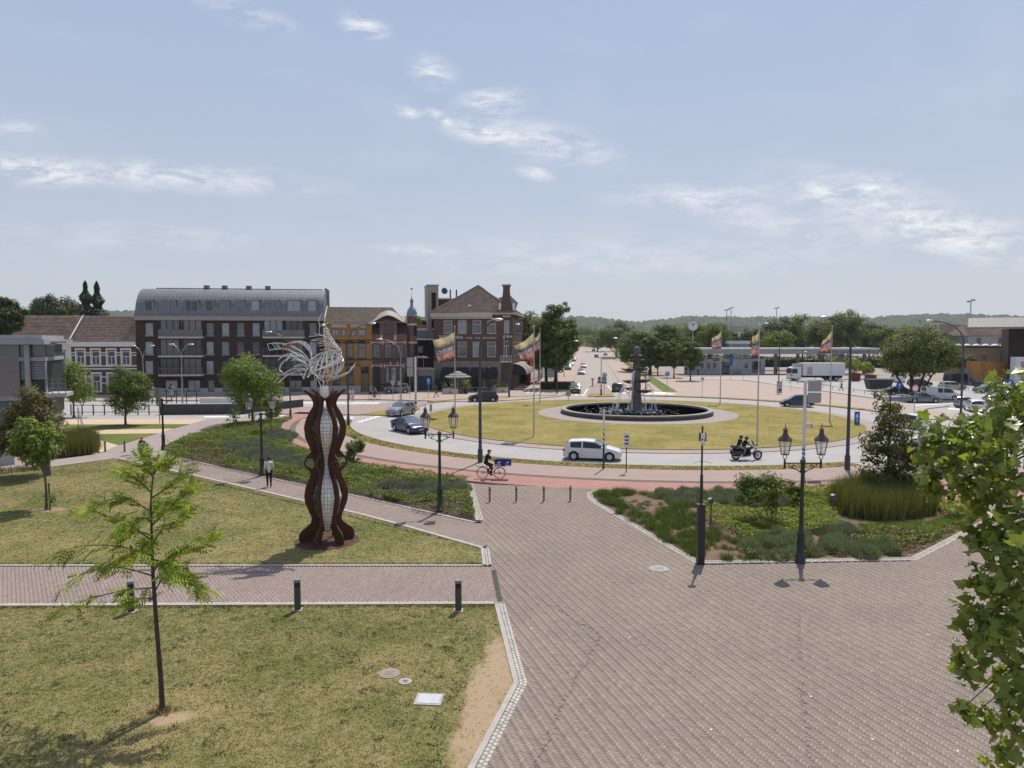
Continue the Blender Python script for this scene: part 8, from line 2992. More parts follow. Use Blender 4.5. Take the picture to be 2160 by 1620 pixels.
SPEC={"hatch":(4.2,1.78,1.48,2.58,1.27,.325,[(-2.1,.50),(-2.07,.80),(-2.0,.98),(-1.78,1.34),(-1.62,1.43),(-.6,1.49),(.2,1.44),(1.05,.98),(1.3,.94),(1.8,.82),(2.02,.68),(2.1,.45)],(.2,1.05),(-2.0,-1.74),.93),"small":(3.75,1.68,1.52,2.42,1.15,
.30,[(-1.87,.50),(-1.84,.85),(-1.78,1.0),(-1.6,1.36),(-1.45,1.46),(-.5,1.53),(.15,1.47),(1.0,1.02),(1.2,.96),(1.62,.84),(1.82,.68),(1.87,.45)],(.15,1.0),(-1.78,-1.55),.95),"mpv":(4.1,1.72,1.62,2.6,1.3,.31,[(-2.05,.5),(-2.02,.9),(-1.95,1.06),
(-1.78,1.48),(-1.6,1.57),(-.5,1.63),(.3,1.55),(1.25,1.0),(1.4,.95),(1.8,.82),(2.0,.66),(2.05,.45)],(.3,1.25),(-1.95,-1.72),.98),"suv":(4.25,1.82,1.6,2.6,1.28,.345,[(-2.12,.55),(-2.1,.9),(-2.03,1.05),(-1.74,1.42),(-1.55,1.54),(-.5,1.6),(.2,1.54),
(.98,1.07),(1.3,1.02),(1.85,.92),(2.06,.72),(2.12,.5)],(.2,.98),(-2.03,-1.7),1.03),"sedan":(4.7,1.83,1.45,2.8,1.45,.33,[(-2.35,.5),(-2.32,.85),(-2.2,.98),(-1.75,1.02),(-1.05,1.37),(-.7,1.44),(.0,1.46),(.3,1.40),(1.15,.96),(1.5,.91),(2.1,.78),
(2.3,.62),(2.35,.42)],(.3,1.15),(-1.7,-1.0),.93),"fastback":(4.7,1.85,1.45,2.87,1.48,.345,[(-2.35,.5),(-2.33,.85),(-2.25,1.0),(-1.9,1.07),(-1.0,1.38),(-.5,1.45),(.1,1.44),(.45,1.36),(1.35,.93),(1.6,.86),(2.1,.74),(2.3,.58),(2.35,.38)],(.4,1.3),
(-1.85,-.9),.92),"van":(4.9,1.92,1.9,3.0,1.5,.34,[(-2.45,.5),(-2.43,1.2),(-2.4,1.75),(-2.3,1.88),(-1,1.91),(.6,1.86),(.9,1.78),(1.6,1.14),(1.75,1.06),(2.2,.92),(2.4,.74),(2.45,.45)],(.85,1.58),(-2.42,-2.38),1.08),"bigvan":(5.4,2.0,2.3,3.4,1.75,
.35,[(-2.7,.5),(-2.68,1.4),(-2.65,2.1),(-2.55,2.26),(-1,2.3),(1.0,2.26),(1.3,2.15),(1.9,1.3),(2.1,1.18),(2.5,.98),(2.66,.76),(2.7,.45)],(1.25,1.88),(-2.67,-2.63),1.25),}
def car(kind,mat,label,loc,rz,group=None,category=None,name=None,windows=True,roof=None):
 L,W,H,WB,fx_,wr,top,ws,rs,belt=SPEC[kind]
 t=thing(name or("parked_van" if "van" in kind else "car"),label,category or("van" if "van" in kind else "car"),loc,rz,group)
 hl,w=L/2,W/2
 axl=(fx_,fx_-WB)
 ar=wr+.055
 xs=set(np.round(np.linspace(-hl,hl,25),3))
 for a in axl:
  xs|={round(a+ar*math.cos(R(d)),3)for d in range(0,181,20)}|{round(a-ar-.012,3),round(a+ar+.012,3)}
 xs|={round(v,3)for v in ws+rs}|{round(p[0],3)for p in top}
 bp=ws[0]-.28 if kind!="bigvan" else ws[0]+.0
 pill=[bp-.62-.05,bp-.62+.05]
 pr=rs[1]+(.18 if "van" not in kind else.2)
 xs|={round(v,3)for v in pill}|{round(pr,3),round(ws[1]-.28,3)}
 xs=sorted(xs)
 xs=[x for i,x in enumerate(xs)if i==0 or x-xs[i-1]>.006]
 tx,tz=[p[0]for p in top],[p[1]for p in top]
 rings=[]
 for x in xs:
  zt=float(np.interp(x,tx,tz))
  e=max(0.0,(abs(x)-(hl-.5))/.5)
  f=1-(.20 if x>0 else.13)*e**2.2
  zl=.20+.08*e
  for a in axl:
   d=abs(x-a)
   if d<=ar+.004:
    zl=max(zl,wr+math.sqrt(max(0,ar*ar-d*d))-.01)
  b=min(belt+.03*(-x/hl),zt-.035)
  green=max(0,min(1,(zt-b-.04)/.3))
  zm=max(b*.62,zl+.03)
  zm=min(zm,b-.02)
  zl=min(zl,zm-.01)
  k=.24 if "van" not in kind else.10
  wt=w*f*(1-k*min(1,(zt-b)/.55))if green>0 else w*f*.86
  we=w*f*.98
  zr=zt-(.05 if green>.3 else.02)
  p3b=.86
  side=[(w*f*.93,zl),(w*f,zm),(we,b),(we+(wt-we)*p3b,b+(zr-b)*p3b),(wt,zr),(wt*.62,zt+.005),(0,zt+.02)]
  rings.append([(x,0.0,.20)]+[(x,-p[0],p[1])for p in side]+[(x,p[0],p[1])for p in side[-2::-1]])
 n=len(rings[0])
 body,scr,rear=MB(),MB(),MB()
 sides={}
 V=[p for r in rings for p in r]
 bf,sf,rf_,sd=[],[],[],{}
 for i in range(len(xs)-1):
  xm=(xs[i]+xs[i+1])/2
  for k in range(n):
   q=(i*n+k,i*n+(k+1)%n,(i+1)*n+(k+1)%n,(i+1)*n+k)
   seg=k if k<=6 else 12-k+1
   left=k>6
   if windows and k in(5,6,7,8)and ws[0]<xm<ws[1]:
    sf.append(q)
   elif windows and k in(5,6,7,8)and rs[0]<xm<rs[1]:
    rf_.append(q)
   elif windows and k in(3,10)and pr<xm<ws[1]-.27 and not(pill[0]<xm<pill[1]):
    if "van" in kind and xm<pill[0]and(kind=="bigvan" or xm<-.9):
     bf.append(q)
    else:
     sd.setdefault((left,xm>pill[1]),[]).append(q)
   else:
    bf.append(q)
 bf.append(tuple(range(n)))
 bf.append(tuple(range((len(xs)-1)*n+n-1,(len(xs)-1)*n-1,-1)))
 def part(nm,faces,mt,par=t,sm=True):
  m=MB()
  used=sorted({v for f_ in faces for v in f_})
  mp={v:i for i,v in enumerate(used)}
  m.add([V[v]for v in used],[tuple(mp[v]for v in f_)for f_ in faces])
  return m.build(nm,mt,par,smooth=sm)
 part("body",bf,mat)
 if sf:
  part("windscreen",sf,v_screen)
 if rf_:
  part("rear_window",rf_,v_glass)
 for fs in sd.values():
  part("side_window",fs,v_glass)
 if roof:
  MB().box(rs[1]+.2,ws[0]-.02,-w*.55,w*.55,H+.002,H+.035).build("roof_panel",roof,t)
 for a in axl:
  for s in(-1,1):
   wq=MB()
   wq.lathe([(wr*.62,-.1),(wr*.95,-.1),(wr,-.06),(wr,.06),(wr*.95,.1),(wr*.62,.1)],20,cap=False)
   o=wq.build("wheel",v_tyre,t,smooth=True,loc=(a,s*(w-.10),wr))
   o.rotation_euler=(R(-90*s),0,0)
   rm=MB().lathe([(wr*.64,-.05),(wr*.66,.02),(wr*.68,.098),(wr*.60,.098),(wr*.56,.05),(0,.045)],20)
   for k in range(5):
    an=R(72*k)
    rm.add([(wr*.6*math.cos(an+.16),wr*.6*math.sin(an+.16),.09),(wr*.6*math.cos(an-.16),wr*.6*math.sin(an-.16),.09),(.05*math.cos(an-1.2),.05*math.sin(an-1.2),.10),(.05*math.cos(an+1.2),.05*math.sin(an+1.2),.10)],[(0,3,2,1)])
   rm.build("rim",v_rim,o)
 MB().box(-hl*.8,hl*.8,-w*.8,w*.8,.17,.32).build("underbody",v_dark,t)
 for s in(-1,1):
  zf=float(np.interp(hl-.25,tx,tz))
  MB().ball((hl-.20,s*w*.68,zf-.10),.17,.17,.065,10,6).build("headlight",v_lamp,t,smooth=True)
  zb=min(belt,float(np.interp(-hl+.04,tx,tz)))-.06
  MB().box(-hl-.012,-hl+.2,s*w*.80-.11,s*w*.80+.11,zb-.10,zb+.06).build("tail_light",v_tail,t)
  m=MB().ball((ws[1]-.30,s*(w+.09),belt+.06),.09,.10,.07,8,5)
  m.build("mirror",mat,t,smooth=True)
  MB().box(pill[0]-.005,pill[0]+.006,s*(w+.001)-.004,s*(w+.001)+.004,.36,belt-.06).build("door_seam",v_dark,t)
 MB().box(hl-.06,hl+.006,-w*.5,w*.5,.36,.52).build("grille",v_dark,t)
 MB().box(hl+.007,hl+.018,-.26,.26,.40,.51).build("number_plate",v_plate,t)
 MB().box(-hl-.02,-hl-.006,-.26,.26,.62,.73).build("number_plate",v_plate,t)
 return t
def Gz(px,py,z=-.10):
 return G(px,py,z)
def Gr(px,py):
 """ground point on the rising avenue"""
 y=60.0
 for _ in range(2400):
  if D(px,py,y).z<=rise(y)-.1:
   break
  y+=.5
 p=D(px,py,y)
 p.z=rise(y)-.09
 return p
A_T,A_A=R(-96.4),R(83.6)
car("hatch",PW,"white hatchback driving right round the near side of the roundabout",Gz(1250,968.5),R(-11))
car("fastback",PB,"glossy blue fastback saloon coming round the roundabout",Gz(864,911),R(-54))
car("suv",PS,"silver crossover car leaving the roundabout to the left",Gz(846,876),R(-113))
car("hatch",PN,"black hatchback on the far side of the roundabout before the hotel",Gz(1019,847),R(-171))
car("mpv",PT,"dark compact people carrier half hidden by the sign mast",Gz(1680,858),R(170))
car("suv",PG,"grey crossover parked before the red brick house",Vector((G(838,829).x,G(838,829).y,0)),R(186))
car("suv",PD,"dark car with bright headlamps waiting at the avenue mouth",Gr(1213,829),A_T)
car("hatch",PS,"silver car second in line coming down the avenue",Gr(1226,790),A_T)
car("hatch",PC,"pale car third in line coming down the avenue",Gr(1231,776),A_T)
car("hatch",PS,"silver car driving away up the avenue beside the refuge",Gr(1270,808),A_A)
car("suv",PD,"dark crossover leaving the roundabout into the avenue",Gr(1303,826),R(78))
car("suv",PG,"grey car driving away far up the avenue",Gr(1258,754),A_A)
car("sedan",PN,"small dark car far up the avenue, ahead of the grey one",Gr(1252,741),A_A)
car("mpv",PW,"white car coming down the upper avenue",Gr(1240,743),A_T)
car("small",PW,"tiny white car at the top of the avenue",Gr(1235,729),A_T)
car("sedan",PS,"silver car parked under the trees right of the upper avenue",Gr(1277,750),A_A)
for i,(px,py,k,m,lab)in enumerate(((1198,781,"suv",PD,"dark car parked half under the big avenue tree"),(1204,772,"hatch",PW,"white car parked behind the dark one under the avenue tree"),(1210,763,"mpv",PD,"dark van-like car parked farther along the left kerb"),
(1262,737,"hatch",PD,"dark car parked at the right kerb of the upper avenue"),(1257,732,"suv",PG,"grey car parked at the right kerb near the top of the avenue"))):
 p=Gr(px,py)
 p.z+=.1
 car(k,m,lab,p,A_T if i<3 else A_A,"cars parked along the avenue")
P0=lambda x,y:Vector((G(x,y,-.1).x,G(x,y,-.1).y,-.1))
car("sedan",PG,"grey saloon parked nose right beside the white van",P0(1944,849),R(-4),"cars in the station car park")
car("van",PW,"white panel van with a side window behind the grey saloon",P0(1984,843),R(-6),"cars in the station car park")
car("hatch",PS,"silver hatchback seen from behind left of the white one",P0(2030,858),R(62),"cars in the station car park")
car("hatch",PW,"white hatchback seen from behind at the front of the car park",P0(2056,867),R(70),"cars in the station car park")
car("hatch",PD,"dark hatchback right of the white hatchback in the car park",P0(2092,855),R(66),"cars in the station car park")
car("hatch",PC,"pale champagne hatchback crossing the back of the car park",P0(2009,822),R(-12),"cars in the station car park")
car("van",PW,"small white van seen from behind near the wide tree",P0(1893,806),R(75),"cars in the station car park",name="parked_van")
car("bigvan",PN,"large dark van at the back of the car park by the hoarding",P0(2022,812),R(8),"cars in the station car park")
car("suv",PT,"dark teal car parked right of the waste bins",P0(2084,829),R(176),"cars in the station car park")
car("hatch",PN,"black car parked behind the dark teal one",P0(2120,826),R(178),"cars in the station car park")
car("hatch",PS,"silver car glimpsed above the plane tree leaves",P0(2134,845),R(60),"cars in the station car park")
car("hatch",PN,"black car parked in the shade of the wide tree",P0(1940,815),R(5),"cars in the station car park")
car("sedan",PN,"black saloon between the skip and the wide tree's trunks",P0(1898,833),R(-5),"cars in the station car park")
car("suv",PD,"dark crossover entering the roundabout from the right",P0(2078,915),R(-12))
car("bigvan",PN,"black van half hidden by the narrow tree and plane leaves",P0(1985,990),R(176))
car("hatch",PW,"white car half hidden behind the narrow tree",P0(1909,902),R(120))
for i,(px,m,lab)in enumerate(((1472,PW,"white vehicle seen between kiosk roof and canopy, leftmost"),(1490,PS,"silver vehicle seen between kiosk roof and canopy"),(1560,PN,"dark vehicle seen between kiosk roof and canopy"))):
 b=D(px,HY,200)
 car("van",m,lab,(b.x,b.y,-.1),R(10),"vehicles behind the kiosk")
b=G(1705,802)
lo=thing("lorry","white box lorry parked under the station canopy","lorry",(b.x-4.3,b.y,-.1),R(-2))
MB().box(2.6,11.4,-1.25,1.25,1.15,3.75).build("cargo_box",PW,lo)
MB().box(2.55,11.45,-1.28,1.28,3.752,3.82).build("box_roof",p_white,lo)
MB().box(3.5,4.6,-1.275,-1.253,1.3,3.0).build("side_door",p_plinth,lo)
cbp=[(.0,.55),(.0,1.55),(.28,2.75),(.6,3.0),(2.3,3.0),(2.3,.55)]
MB().prism_xz(cbp,-1.2,1.2).build("cab",PW,lo)
MB().prism_xz([(-.012,1.62),(.255,2.7),(.275,2.7),(.01,1.62)],-1.08,1.08).build("windscreen",v_glass,lo)
for s in(-1,1):
 MB().prism_xz([(.25,1.6),(.45,2.6),(1.5,2.6),(1.5,1.6)],s*1.203-.006,s*1.203+.006).build("side_window",v_glass,lo)
 MB().box(-.02,.06,s*.95-.2,s*.95+.2,.85,1.1).build("headlight",v_lamp,lo)
 MB().box(.05,.2,s*1.36-.1,s*1.36+.1,1.8,2.5).build("mirror",v_dark,lo)
MB().box(-.03,2.2,-1.15,1.15,.35,.549).build("bumper",v_dark,lo)
MB().box(2.4,11.2,-.5,.5,.7,1.148).build("chassis",v_dark,lo)
MB().box(1.0,2.4,-.9,.9,3.002,3.6).build("fairing",p_plinth,lo)
for x in(1.3,8.3,9.6):
 for s in(-1,1):
  o=MB().lathe([(.25,-.14),(.48,-.14),(.5,-.1),(.5,.1),(.48,.14),(.25,.14)],18,cap=False).build("wheel",v_tyre,lo,smooth=True,loc=(x,s*1.05,.5))
  o.rotation_euler=(R(-90*s),0,0)
  MB().lathe([(.3,.02),(.3,.13),(.1,.1),(0,.1)],14).build("rim",v_rim,o)
b=D(1560,HY,240)
pv=thing("white_pavilion","white glazed pavilion beyond the canopy roof","pavilion",(b.x,240,0))
MB().box(-3.4,3.4,0,6,5.2,7.2).build("upper_glazing",g_sky,pv)
MB().box(-3.6,3.6,-.2,6.2,7.21,8.2).build("roof",p_white,pv)
MB().box(-3.5,3.5,-.1,6.1,-.1,5.19).build("wall",p_white,pv)
# ------------------------------------------------------------------ people: one smooth body each, from blended tapered limbs
h_skin=M("skin",(0.50,0.30,0.21),(0.44,0.26,0.18),rough=.6,fine_amt=.05)
h_hair=M("brown_hair",(0.05,0.035,0.025),(0.035,0.025,0.018),rough=.6)
h_black=M("black_cloth",(0.016,0.016,0.018),(0.012,0.012,0.014),rough=.85)
h_white=M("white_cloth",(0.62,0.60,0.57),(0.54,0.52,0.50),rough=.85)
h_pink=M("pink_cloth",(0.60,0.36,0.34),(0.54,0.33,0.31),rough=.85)
h_jean=M("grey_denim",(0.20,0.22,0.26),(0.16,0.18,0.22),rough=.85)
h_navy=M("navy_cloth",(0.03,0.04,0.06),(0.025,0.03,0.05),rough=.85)
h_grey=M("grey_cloth",(0.20,0.19,0.19),(0.16,0.155,0.155),rough=.85)
h_orange=M("orange_cap",(0.55,0.15,0.04),(0.48,0.13,0.035),rough=.8)
h_shoe=M("dark_shoe",(0.03,0.027,0.025),(0.025,0.022,0.02),rough=.7)
h_helm=M("black_helmet",(0.02,0.02,0.022),(0.016,0.016,0.018),rough=.15,spec=.7)
def surface_nets(f,lo,step):
 """quads of the zero surface of the sampled field f"""
 ins=f<0
 nx,ny,nz=f.shape
 corner=[(a,b,c)for a in(0,1)for b in(0,1)for c in(0,1)]
 S=[ins[a:nx-1+a,b:ny-1+b,c:nz-1+c]for(a,b,c)in corner]
 cnt=sum(s.astype(int)for s in S)
 act=(cnt>0)&(cnt<8)
 idx=-np.ones(act.shape,dtype=int)
 I=np.argwhere(act)
 idx[act]=np.arange(len(I))
 acc,num=np.zeros((len(I),3)),np.zeros(len(I))
 for i,a in enumerate(corner):
  for b in corner[i+1:]:
   if sum(abs(a[k]-b[k])for k in range(3))!=1:
    continue
   fa,fb=f[I[:,0]+a[0],I[:,1]+a[1],I[:,2]+a[2]],f[I[:,0]+b[0],I[:,1]+b[1],I[:,2]+b[2]]
   m=(fa<0)!=(fb<0)
   t=np.where(m,fa/np.where(m,fa-fb,1),0)
   p=np.array(a)[None]+t[:,None]*(np.array(b)-np.array(a))[None]
   acc[m]+=p[m]
   num[m]+=1
 V=(I+acc/np.maximum(1,num)[:,None])*step+np.array(lo)
 F=[]
 for ax_ in range(3):
  o=[k for k in range(3)if k!=ax_]
  sl0,sl1=[slice(None)]*3,[slice(None)]*3
  sl0[ax_],sl1[ax_]=slice(0,-1),slice(1,None)
  ch=ins[tuple(sl0)]!=ins[tuple(sl1)]
  E=np.argwhere(ch)
  E=E[(E[:,o[0]]>0)&(E[:,o[1]]>0)&(E[:,o[0]]<f.shape[o[0]]-1)&(E[:,o[1]]<f.shape[o[1]]-1)]
  q=[]
  for(da,db)in((-1,-1),(0,-1),(0,0),(-1,0)):
   c=E.copy()
   c[:,o[0]]+=da
   c[:,o[1]]+=db
   q.append(idx[c[:,0],c[:,1],c[:,2]])
  q=np.stack(q,1)
  flip=ins[E[:,0],E[:,1],E[:,2]]
  if ax_==1:
   flip=~flip
  q[~flip]=q[~flip][:,::-1]
  F.append(q)
 F=np.concatenate(F)
 return V,F[(F>=0).all(1)]
def body_mesh(name,prims,mats,parent,step=.021,k=.028):
 """prims: (a, b, ra, rb, material index) round cones, blended into one skin"""
 A=np.array([[*p[0]]for p in prims])
 B=np.array([[*p[1]]for p in prims])
 r=np.array([[p[2],p[3]]for p in prims])
 lo=np.minimum(A,B).min(0)-r.max()-.03
 hi=np.maximum(A,B).max(0)+r.max()+.03
 n=np.ceil((hi-lo)/step).astype(int)+1
 g=np.stack(np.meshgrid(*[lo[i]+step*np.arange(n[i])for i in range(3)],indexing="ij"),-1)
 def dist(P,i):
  d=B[i]-A[i]
  L2=max(1e-9,float(d@d))
  t=np.clip(((P-A[i])@d)/L2,0,1)
  return np.linalg.norm(P-A[i]-t[...,None]*d,axis=-1)-(r[i,0]+(r[i,1]-r[i,0])*t)
 f=None
 for i in range(len(prims)):
  d=dist(g,i)
  if f is None:
   f=d
  else:
   h=np.maximum(k-np.abs(f-d),0)/k
   f=np.minimum(f,d)-h*h*k*.25
 V,F=surface_nets(f,lo,step)
 o=np_mesh(name,V,F,mats[0],parent=parent,smooth=True)
 cen=V[F].mean(1)
 D_=np.stack([dist(cen,i)for i in range(len(prims))],1)
 mi=np.array([p[4]for p in prims])[D_.argmin(1)]
 for m in mats[1:]:
  o.data.materials.append(m)
 o.data.polygons.foreach_set("material_index",mi.astype(np.int32))
 return o
def person(label,loc,rz,J,top,bottom,hair=None,shoe=None,sleeve=True,legs_bare=False,skirt=None,helmet=None,hat=None,fat=1.0,category="person",hairstyle="short"):
 """J: joints by name, x forward, y left, z up; top and bottom are the clothes"""
 t=thing("person",label,category,loc,rz)
 mats=[h_skin,top,bottom,shoe or h_shoe,hair or h_hair]
 v={k_:Vector(p)for k_,p in J.items()}
 P=[]
 up=(v["neck"]-v["pelvis"]).normalized()
 hd=v["head"]
 fwd=v.get("look",Vector((1,0,0))).normalized()
 P.append((v["pelvis"],v["pelvis"].lerp(v["neck"],.35),.135*fat,.118*fat,1))
 P.append((v["pelvis"].lerp(v["neck"],.35),v["pelvis"].lerp(v["neck"],.78),.118*fat,.135*fat,1))
 for s in("l","r"):
  sg=1 if s=="l" else-1
  P.append((v["pelvis"].lerp(v["neck"],.8),v["sh_"+s],.10,.068,1))
  P.append((v["pelvis"]+Vector((0,.045*sg,-.02)),v["hip_"+s],.125*fat,.10,2))
  P.append((v["hip_"+s],v["knee_"+s],.092*fat,.062,0 if legs_bare else 2))
  if legs_bare:
   P.append((v["hip_"+s],v["hip_"+s].lerp(v["knee_"+s],.35),.10,.098,2))
  P.append((v["knee_"+s],v["knee_"+s].lerp(v["ank_"+s],.35),.06,.06,0 if legs_bare else 2))
  P.append((v["knee_"+s].lerp(v["ank_"+s],.35),v["ank_"+s],.06,.042,0 if legs_bare else 2))
  P.append((v["ank_"+s]+Vector((0,0,-.02)),v["toe_"+s],.045,.036,3))
  P.append((v["ank_"+s]+Vector((0,0,-.03)),v["ank_"+s]+Vector((0,0,-.04)),.045,.045,3))
  P.append((v["sh_"+s],v["sh_"+s].lerp(v["elb_"+s],.55),.060,.050,1))
  P.append((v["sh_"+s].lerp(v["elb_"+s],.55),v["elb_"+s],.048,.043,1 if sleeve else 0))
  P.append((v["elb_"+s],v["wr_"+s],.042,.030,1 if sleeve=="long" else 0))
  d=(v["wr_"+s]-v["elb_"+s]).normalized()
  P.append((v["wr_"+s],v["wr_"+s]+d*.07,.032,.036,0))
 P.append((v["neck"]+up*-.03,hd+Vector((0,0,-.06)),.058,.055,0))
 if not helmet:
  P.append((hd+Vector((0,0,.03)),hd+fwd*.03+Vector((0,0,-.05)),.092,.070,0))
  P.append((hd+fwd*.09+Vector((0,0,.0)),hd+fwd*.108+Vector((0,0,-.025)),.014,.018,0))
  sd_=Vector((-fwd.y,fwd.x,0))
  for q in(-1,1):
   P.append((hd+sd_*.088*q+Vector((0,0,-.02)),hd+sd_*.092*q+Vector((0,0,.02)),.018,.02,0))
  P.append((hd-fwd*.025+Vector((0,0,.055)),hd-fwd*.03+Vector((0,0,.0)),.092,.085,4))
  if hairstyle=="long":
   P.append((hd-fwd*.06+Vector((0,0,.0)),hd-fwd*.09+Vector((0,0,-.22)),.085,.06,4))
 if skirt is not None:
  a=v["pelvis"]+Vector((0,0,.02))
  P.append((a,a+Vector((0,0,-.5)),.15,skirt,1))
 o=body_mesh("body",P,mats,t)
 me_v,me_f=[],[]
 fm=MB()
 for s in("l","r"):
  sg=1 if s=="l" else-1
  d=(v["wr_"+s]-v["elb_"+s]).normalized()
  b0=v["wr_"+s]+d*.085
  sd_=d.cross(Vector((0,0,1))if abs(d.z)<.9 else Vector((1,0,0))).normalized()
  nn2=d.cross(sd_)
  for i,ln in enumerate((.062,.072,.068,.052)):
   a=b0+sd_*(.027-.018*i)*1.0
   fm.tube([a-d*.02,a+d*ln*.5+nn2*.006,a+d*ln*.85+nn2*.03],[.010,.009,.006],5)
  a=v["wr_"+s]+d*.03+sd_*.032
  fm.tube([a,a+d*.03+sd_*.02,a+d*.055+sd_*.022+nn2*.015],[.012,.010,.007],5)
 bm_=o.data
 import bmesh
 bm=bmesh.new()
 bm.from_mesh(bm_)
 vs_=[bm.verts.new(p)for p in fm.v]
 for f in fm.f:
  try:
   fc_=bm.faces.new([vs_[i]for i in f])
   fc_.smooth=True
  except ValueError:
   pass
 bm.to_mesh(bm_)
 bm.free()
 if helmet:
  hm=MB().ball(hd+Vector((0,0,.02)),.145,.13,.145,14,10).build("helmet",helmet,t,smooth=True)
  MB().ball(hd+fwd*.05+Vector((0,0,.0)),.105,.105,.06,12,6).build("visor",v_glass,hm,smooth=True)
 else:
  sd_=Vector((-fwd.y,fwd.x,0))
  for q in(-1,1):
   MB().ball(hd+fwd*.088+sd_*.034*q+Vector((0,0,.012)),.011,n=6,m=4).build("eye",h_black,t)
  MB().ball(hd+fwd*.088+Vector((0,0,-.06)),.012,.024,.006,n=8,m=4).build("mouth",M("lip",(0.35,0.14,0.11),(0.3,0.12,0.1)),t)
 if hat:
  c=MB().ball(hd+Vector((0,0,.065)),.108,.104,.085,14,8)
  c.T=None
  pk=[hd+fwd*(.09+.1*math.cos(a))+Vector((-fwd.y,fwd.x,0))*.085*math.sin(a)+Vector((0,0,.075-.015*math.cos(a)))for a in np.linspace(-1.57,1.57,9)]
  c.add(pk+[p+Vector((0,0,.014))for p in pk],[tuple(range(9)),tuple(range(17,8,-1))]+[(i,i+9,i+10,i+1)for i in range(8)])
  c.build("cap",hat,t,smooth=True)
 return t
def walk(st=.3,arm=.25,h=1.0,bend=0.0,arms=None):
 """joints of someone in mid stride (st = half stride), facing +x"""
 J=dict(pelvis=(0,0,.96),neck=(.03+bend,0,1.47),head=(.05+bend*1.2,0,1.63),sh_l=(.02+bend,.19,1.41),sh_r=(.02+bend,-.19,1.41),hip_l=(0,.09,.90),hip_r=(0,-.09,.90))
 J.update(knee_l=(st*.62,.09,.50),ank_l=(st*.95,.085,.09),toe_l=(st*.95+.17,.09,.05),knee_r=(-st*.15,-.09,.49),ank_r=(-st*.95,-.085,.13),toe_r=(-st*.95+.15,-.09,.04))
 J.update(elb_l=(-arm*.5,.24,1.13),wr_l=(-arm*.6+.06,.25,.90),elb_r=(arm*.45,-.24,1.13),wr_r=(arm*.95+.04,-.23,.93))
 if arms:
  J.update(arms)
 return{k_:tuple(c*h for c in p)for k_,p in J.items()}
g=G(568,1027)
wsp=person("person in a white shirt and black trousers walking away on the diagonal walk",g,R(112),walk(.18,.12,1.03),h_white,h_black,fat=1.05)
g=G(301,971)
pg=person("person in an orange cap and black shorts holding something up on the promenade",g,R(-105),walk(.16,.1,.98,arms=dict(elb_l=(.06,.26,1.14),wr_l=(.26,.15,1.28),elb_r=(.08,-.24,1.12),wr_r=(.27,-.10,1.2))),h_black,h_black,legs_bare=True,
hat=h_orange,sleeve=False)
MB().box(-.14,.14,-.02,.03,0,.34).build("tote_bag",h_white,None)
bagm=bpy.data.objects["tote_bag"]
bagm.location=(g.x+.02,g.y-.28,.78)
tag(bagm,"pale cloth bag hanging at the front of the person in the orange cap","bag")
bagm.rotation_euler=(0,0,R(-15))
g=G(744,846)
person("person in a long pink dress walking before the ochre house",Vector((g.x,g.y,0)),R(-60),walk(.12,.1,.97),h_pink,h_pink,skirt=.2,hairstyle="long")
g=G(734,843)
person("person in pale clothes behind the street lamp next to the pink dress",Vector((g.x,g.y+1,0)),R(20),walk(.1,.1,.85),h_white,h_grey)
g=G(921,838)
person("person in dark clothes striding past the garage door",Vector((g.x,g.y,0)),R(175),walk(.34,.2,1.0),h_navy,h_black)
g=G(1043,833)
person("person in a grey top standing by the terrace planters",Vector((g.x,g.y,0)),R(80),walk(.06,.05,.98),h_grey,h_jean)
g=G(1775,824)
person("person striding across the station square below the planters",Vector((g.x,g.y,0)),R(165),walk(.34,.22,.98),h_pink,h_black)
g=G(1638,790)
person("person standing beside the lorry cab",Vector((g.x,g.y,-.1)),R(-70),walk(.05,.05,.98),h_navy,h_black)
g=G(1468,790)
person("person standing at the left end of the kiosk",Vector((g.x,g.y-2,-.1)),R(-90),walk(.05,.06,.95),h_black,h_navy)
g=G(1147,793)
person("person standing in the tree shade on the avenue pavement",Vector((g.x,127,0)),R(-80),walk(.08,.05,.98),h_grey,h_black)
# ------------------------------------------------------------------ bicycles, rider, motorcycle
m_bblack=M("bike_black",(0.02,0.02,0.022),(0.016,0.016,0.018),rough=.4)
m_crate=M("blue_crate",(0.01,0.035,0.22),(0.01,0.03,0.19),rough=.45)
def wheel_bike(t,x,r,dark=True):
 w=MB()
 n=28
 for i in range(n):
  pass
 w.tube([(x+r*math.cos(2*math.pi*i/n),0,r+r*math.sin(2*math.pi*i/n))for i in range(n+1)],.022,6,cap=False)
 o=w.build("wheel",v_tyre,t,smooth=True)
 sp=MB()
 for i in range(14):
  a=2*math.pi*i/14
  sp.tube([(x,.02*(-1)**i,r),(x+r*.97*math.cos(a),0,r+r*.97*math.sin(a))],.003,3,cap=False)
 q=sp.build("spokes",v_rim,o)
 q["kind"]="stuff"
 MB().tube([(x,-.05,r),(x,.05,r)],.05 if x>0 else.03,10).build("hub",m_bblack,o)
 return o
